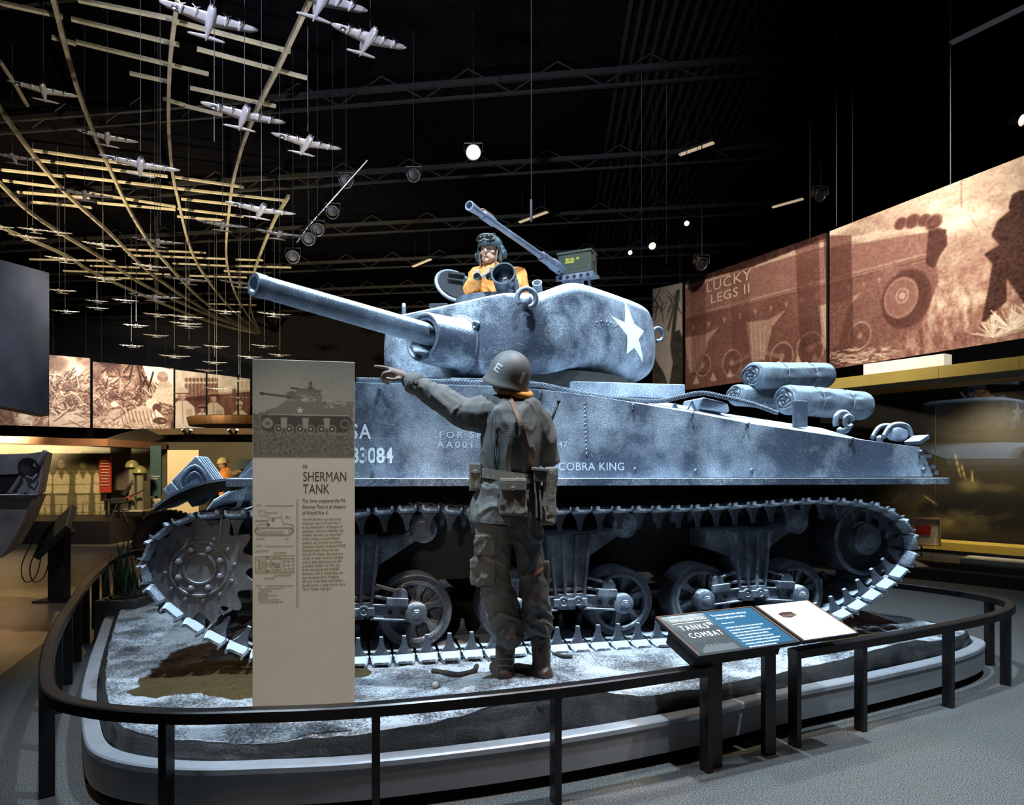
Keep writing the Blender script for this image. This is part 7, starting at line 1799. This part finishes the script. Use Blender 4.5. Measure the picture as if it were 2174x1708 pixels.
def helmet_poly(quads, nm):
    bm = NB()
    for qd in quads:
        g = [[None]*5 for _ in range(5)]
        for i in range(5):
            for j in range(5):
                a, b, c, d = [Vector((x, y, 0)) for x, y in qd]; t0 = a.lerp(b, i/4); t1 = d.lerp(c, i/4); q = t0.lerp(t1, j/4); g[i][j] = bm.verts.new(on_helmet(q.x, q.y))
        for i in range(4):
            for j in range(4): bm.faces.new((g[i][j], g[i+1][j], g[i+1][j+1], g[i][j+1]))
    return obj(nm, bm, M['mark'], hel)
# the letter E on the side and the upright bar at the back
def E_(u, v): # letter frame: origin lower left, u across, v up
    o_ = Vector((1047, 784)); ex = Vector((10.5, 8.5)); ey = Vector((10.5, -15.5)); q = o_+ex*u+ey*v; return (q.x, q.y)
helmet_poly([[E_(0, 0), E_(.28, 0), E_(.28, 1), E_(0, 1)], [E_(.28, 0), E_(1, 0), E_(1, .2), E_(.28, .2)], [E_(.28, .4), E_(.85, .4), E_(.85, .6), E_(.28, .6)], [E_(.28, .8), E_(1, .8), E_(1, 1), E_(.28, 1)]], 'letter_e')
helmet_poly([[(1101, 812), (1107, 814), (1116, 791), (1110, 789)]], 'rank_bar')
# radio handset
rb = empty('radio_handset', P(1157, 930, ZS+.20), 0, 'black radio handset with a tall aerial held in the standing person\'s right hand', 'radio'); o0 = rb.location.copy()
def W3(px, py, dz): return P(px, py, ZS+dz)-o0
bm = NB(); bar(bm, W3(1152, 958, .20), W3(1162, 918, .20), .055, .075, (0, -1, 0)); obj('body', bm, M['black'], rb, bevel=.008)
bm = NB(); tube(bm, [W3(1160, 922, .19), W3(1172, 888, .19), W3(1186, 853, .19)], [.011, .009, .007], 8); sphere(bm, W3(1186, 852, .19), .012, u=8, v=6); obj('aerial', bm, M['steel_dark'], rb, smooth=True)

# ---- tank commander
ZM = 5.86; mo = P(1050, 640, ZM)
def T_(px, py, dz=0.0): return P(px, py, ZM+dz)-mo
bm = NB()
hd = T_(1041, 537, -.02)
Rf_ = Matrix.Rotation(math.radians(-22), 3, 'Z')
def HP(x, y, z): return hd+Rf_ @ Vector((x, y, z))        # head frame: -y is the face
sphere(bm, hd+Vector((0, 0, .03)), (.078, .098, .105), Rf_, 22, 16); sphere(bm, HP(0, -.025, -.045), (.058, .066, .062), Rf_)
capsule(bm, HP(0, -.098, .012), HP(0, -.108, -.014), .0075, .012); sphere(bm, HP(-.012, -.104, -.018), .008); sphere(bm, HP(.012, -.104, -.018), .008)   # nose
sphere(bm, HP(0, -.076, -.084), (.020, .014, .014), Rf_); capsule(bm, HP(-.018, -.086, -.048), HP(.018, -.086, -.048), .005, .005); capsule(bm, HP(-.014, -.085, -.057), HP(.014, -.085, -.057), .0055, .0055)   # chin, lips
capsule(bm, HP(-.045, -.082, .030), HP(-.014, -.094, .027), .008, .008); capsule(bm, HP(.014, -.094, .027), HP(.045, -.082, .030), .008, .008)   # brow
sphere(bm, HP(-.045, -.062, -.012), (.022, .018, .018)); sphere(bm, HP(.045, -.062, -.012), (.022, .018, .018)); sphere(bm, HP(-.036, -.045, -.055), (.022, .026, .030)); sphere(bm, HP(.036, -.045, -.055), (.022, .026, .030))
capsule(bm, hd+Vector((.0, .02, -.06)), hd+Vector((.02, .03, -.17)), .052, .058)
chain(bm, [(T_(1055, 590, .04), .10), (T_(1055, 625, .04), .12), (T_(1055, 660, .04), .13)])
hl_, hr_ = T_(1012, 585, -.30), T_(1040, 579, -.29)
chain(bm, [(T_(1015, 585, .0), .06), (T_(1000, 618, -.08), .045), (T_(1006, 604, -.20), .035), (hl_, .026)])
chain(bm, [(T_(1096, 583, .0), .06), (T_(1104, 622, -.08), .045), (T_(1070, 600, -.22), .035), (hr_, .026)])
for h_, s in ((hl_, 1), (hr_, -1)):
    sphere(bm, h_, (.030, .036, .038))
    for k in range(4): chain(bm, [(h_+Vector((s*(-.022+.002*k), -.01, .032-.017*k)), .0105), (h_+Vector((s*(.006), -.030, .036-.017*k)), .0095), (h_+Vector((s*.026, -.022, .030-.017*k)), .0085)])
    chain(bm, [(h_+Vector((s*-.012, .0, -.03)), .012), (h_+Vector((s*.012, -.012, -.034)), .010)])
cmd = organic('person', bm, M['skin'], None, .0042, 2); cmd.location = mo
tag(cmd, 'person with goggled tank helmet and orange-lit jacket holding binoculars in the turret hatch', 'person')
# eyes and mouth
bm = NB(); tube(bm, [HP(-.020, -.089, -.0535), HP(0, -.0925, -.0520), HP(.020, -.089, -.0535)], .0022, 6); obj('mouth', bm, mat('lip_tone', (.22, .08, .06), .6), cmd, smooth=True)
for s in (-1, 1):
    bm = NB(); sphere(bm, HP(s*.029, -.083, .013), (.012, .010, .0055), Rf_, 12, 8); obj('eye', bm, mat('eye_dark', (.08, .06, .05), .3), cmd, smooth=True)
    bm = NB(); tube(bm, [HP(s*.016, -.097, .033), HP(s*.030, -.095, .037), HP(s*.044, -.086, .033)], .0045, 6); obj('eyebrow', bm, M['boot'], cmd, smooth=True)
bm = NB()
def ringm(rows, n=26):
    rings = []
    for px0, px1, py, dep, dz in rows:
        c = T_((px0+px1)/2, py, dz); rx = (px1-px0)/2*ZM/F; rings.append([c+Vector((rx*math.cos(2*PI*j/n), dep*math.sin(2*PI*j/n), 0)) for j in range(n)])
    loft(bm, rings)
ringm([(1032, 1062, 563, .07, .02), (1015, 1090, 570, .10, .03), (1000, 1108, 580, .13, .04), (1000, 1112, 600, .15, .04), (1005, 1108, 625, .15, .04), (1010, 1102, 660, .15, .04)])
chain(bm, [(T_(1014, 587, .0), .075), (T_(1001, 615, -.08), .062), (T_(1007, 602, -.20), .048), (T_(1010, 592, -.255), .040)])
chain(bm, [(T_(1098, 588, .0), .085), (T_(1106, 618, -.08), .068), (T_(1075, 602, -.20), .052), (T_(1050, 585, -.25), .042)])
mj = organic('jacket', bm, M['orange'], cmd, .007, 3, .012, (9, 9, 7), 11)
bm = NB(); c = T_(1044, 562, .02); tube(bm, [c+Vector((.075*math.cos(a), .075*math.sin(a), .01*math.sin(a))) for a in np.linspace(0, 2*PI, 18)[:-1]], .020, 8, closed=True); obj('collar', bm, mat('brown_collar', (.20, .11, .05), .8), cmd, smooth=True)
M['tanker'] = mat('dark_teal_leather', (.050, .085, .095), .45, noise_amt=.2, nscale=20)
# leather helmet: shell over crown and ears, open face
bm = NB(); rings = []; n = 36
for k, (z_, r_) in enumerate(((.00, 1.12), (.03, 1.15), (.06, 1.13), (.09, 1.04), (.115, .86), (.135, .58), (.148, .28), (.151, .03))):
    rings.append([HP(.092*r_*math.cos(2*PI*j/n), .112*r_*math.sin(2*PI*j/n)+.004, z_+.008+(.022 if math.sin(2*PI*j/n) < -.4 and k < 2 else 0)) for j in range(n)])
loft(bm, rings, cap=False); th = obj('tank_helmet', bm, M['tanker'], cmd, smooth=True); th.modifiers.new('s', 'SOLIDIFY').thickness = .006
for s in (-1, 1):
    bm = NB(); pts = [HP(s*.098, .01, .03), HP(s*.100, .015, -.02), HP(s*.092, .0, -.07)]; chain(bm, [(pts[0], .030), (pts[1], .034), (pts[2], .020)]); organic('ear_flap', bm, M['tanker'], cmd, .006, 3)
    bm = NB(); lathe(bm, HP(s*.118, .012, -.018), Rf_ @ Vector((s, 0, 0)), [(0, .040), (.018, .038), (.022, .028), (.022, 0)], 18); obj('earphone', bm, M['tanker'], cmd, smooth=True)
    bm = NB(); tube(bm, [HP(s*.086, -.035, .03), HP(s*.080, -.045, -.03), HP(s*.072, -.045, -.09), HP(s*.074, -.055, -.16), HP(s*.082, -.04, -.20)], .007, 6); obj('chin_strap', bm, M['strap'], cmd, smooth=True)
for x in (-.05, 0, .05):
    bm = NB(); tube(bm, [HP(x, .10, .05), HP(x*.9, .06, .128), HP(x*.8, .0, .160), HP(x*.85, -.06, .140), HP(x, -.105, .085)], .007, 6); obj('helmet_ridge', bm, M['tanker'], cmd, smooth=True)
# goggles pushed up on the forehead
bm = NB(); pts = []
for k in range(28):
    a = 2*PI*k/28; x = .082*math.cos(a); z = .026*math.sin(a)*(1 if math.sin(a) > 0 else (.45 if abs(x) < .014 else 1)); pts.append(HP(x, -.128+.45*x*x/.08, .096+z))
tube(bm, pts, .008, 8, closed=True); gg = obj('goggles', bm, mat('goggle_rubber', (.16, .16, .14), .6), cmd, smooth=True)
for s in (-1, 1):
    bm = NB(); sphere(bm, HP(s*.040, -.122, .096), (.036, .012, .022), Rf_, 16, 8); obj('goggle_lens', bm, mat('goggle_lens', (.02, .02, .02), .1), gg, smooth=True)
bm = NB(); tube(bm, [HP(.085*math.cos(a), -.0+.112*math.sin(a), .095) for a in np.linspace(-.5, PI+.5, 16)], .010, 6); obj('goggle_band', bm, M['tanker'], cmd, smooth=True)
# binoculars
bn = empty('binoculars', P(1028, 584, ZM-.33), 0, 'black binoculars held in both hands by the person in the turret', 'binoculars'); o0 = bn.location.copy()
for px in (1015, 1041):
    q = P(px, 588, ZM-.33)-o0; d = Vector((-.12, -1, -.18)).normalized(); bm = NB(); lathe(bm, q, d, [(-.10, .017), (-.06, .019), (-.03, .024), (.04, .029), (.055, .030), (.055, .025), (.045, .022), (.04, 0)], 20); obj('barrel', bm, M['black'], bn, smooth=True)
bm = NB(); a, b = P(1015, 586, ZM-.33)-o0, P(1041, 586, ZM-.33)-o0; bar(bm, a, b, .04, .015); cyl(bm, (a+b)/2+Vector((0, .03, .01)), (a+b)/2+Vector((0, -.03, .01)), .012, 10); obj('bridge', bm, M['rim'], bn, bevel=.003)

# ---- mannequin in the far gallery, seen over the fender
ZQ = 15.6; go = Vector((P(480, 1000, ZQ).x, ZQ, 0))
def Q_(px, py, dz=0): return P(px, py, ZQ+dz)-go
bm = NB(); sphere(bm, Q_(473, 986), (.085, .10, .115)); capsule(bm, Q_(467, 988, -.09), Q_(466, 990, -.10), .015, .018); capsule(bm, Q_(474, 993), Q_(478, 1002), .055, .06)
chain(bm, [(Q_(482, 1012), .15), (Q_(482, 1040), .15), (Q_(482, 1060), .14)]); chain(bm, [(Q_(482, 1005), .10), (Q_(500, 1006, -.1), .06), (Q_(512, 999, -.2), .04), (Q_(518, 998, -.22), .03)])
for k in range(4): chain(bm, [(Q_(518, 996+k*1.6, -.22), .012), (Q_(523, 997+k*1.6, -.22), .010)])
for s in (-.1, .1): chain(bm, [(Q_(482, 1058)+Vector((s, 0, 0)), .10), (Vector((s, 0, .5)), .07), (Vector((s, 0, .10)), .06)])
gm2 = organic('person', bm, M['skin'], None, .012, 2); gm2.location = go
tag(gm2, 'person figure in pale helmet and orange-lit vest reaching right inside the far gallery', 'person')
bm = NB(); lathe(bm, Q_(473, 981), (-.1, -.1, 1), [(-.02, .135), (.0, .125), (.05, .115), (.10, .07), (.125, 0)], 20); obj('helmet', bm, mat('pale_helmet', (.55, .45, .22), .5), gm2, smooth=True)
bm = NB(); chain(bm, [(Q_(482, 1008), .17), (Q_(482, 1040), .18), (Q_(482, 1066), .17)]); organic('vest', bm, M['orange'], gm2, .014, 3, .01, (5, 5, 5), 3)
bm = NB(); chain(bm, [(Q_(486, 1004), .10), (Q_(500, 1006, -.1), .075), (Q_(510, 1000, -.19), .055)]); organic('sleeve', bm, mat('camouflage_sleeve', (.22, .17, .09), .8, noise_amt=.8, nscale=16), gm2, .012, 3)
bm = NB(); box(bm, P(522, 985, 15.3), (.34, .25, .22)); obj('radio_set', bm, M['teal'], label='dark teal box beside the reaching figure in the far gallery', cat='box')
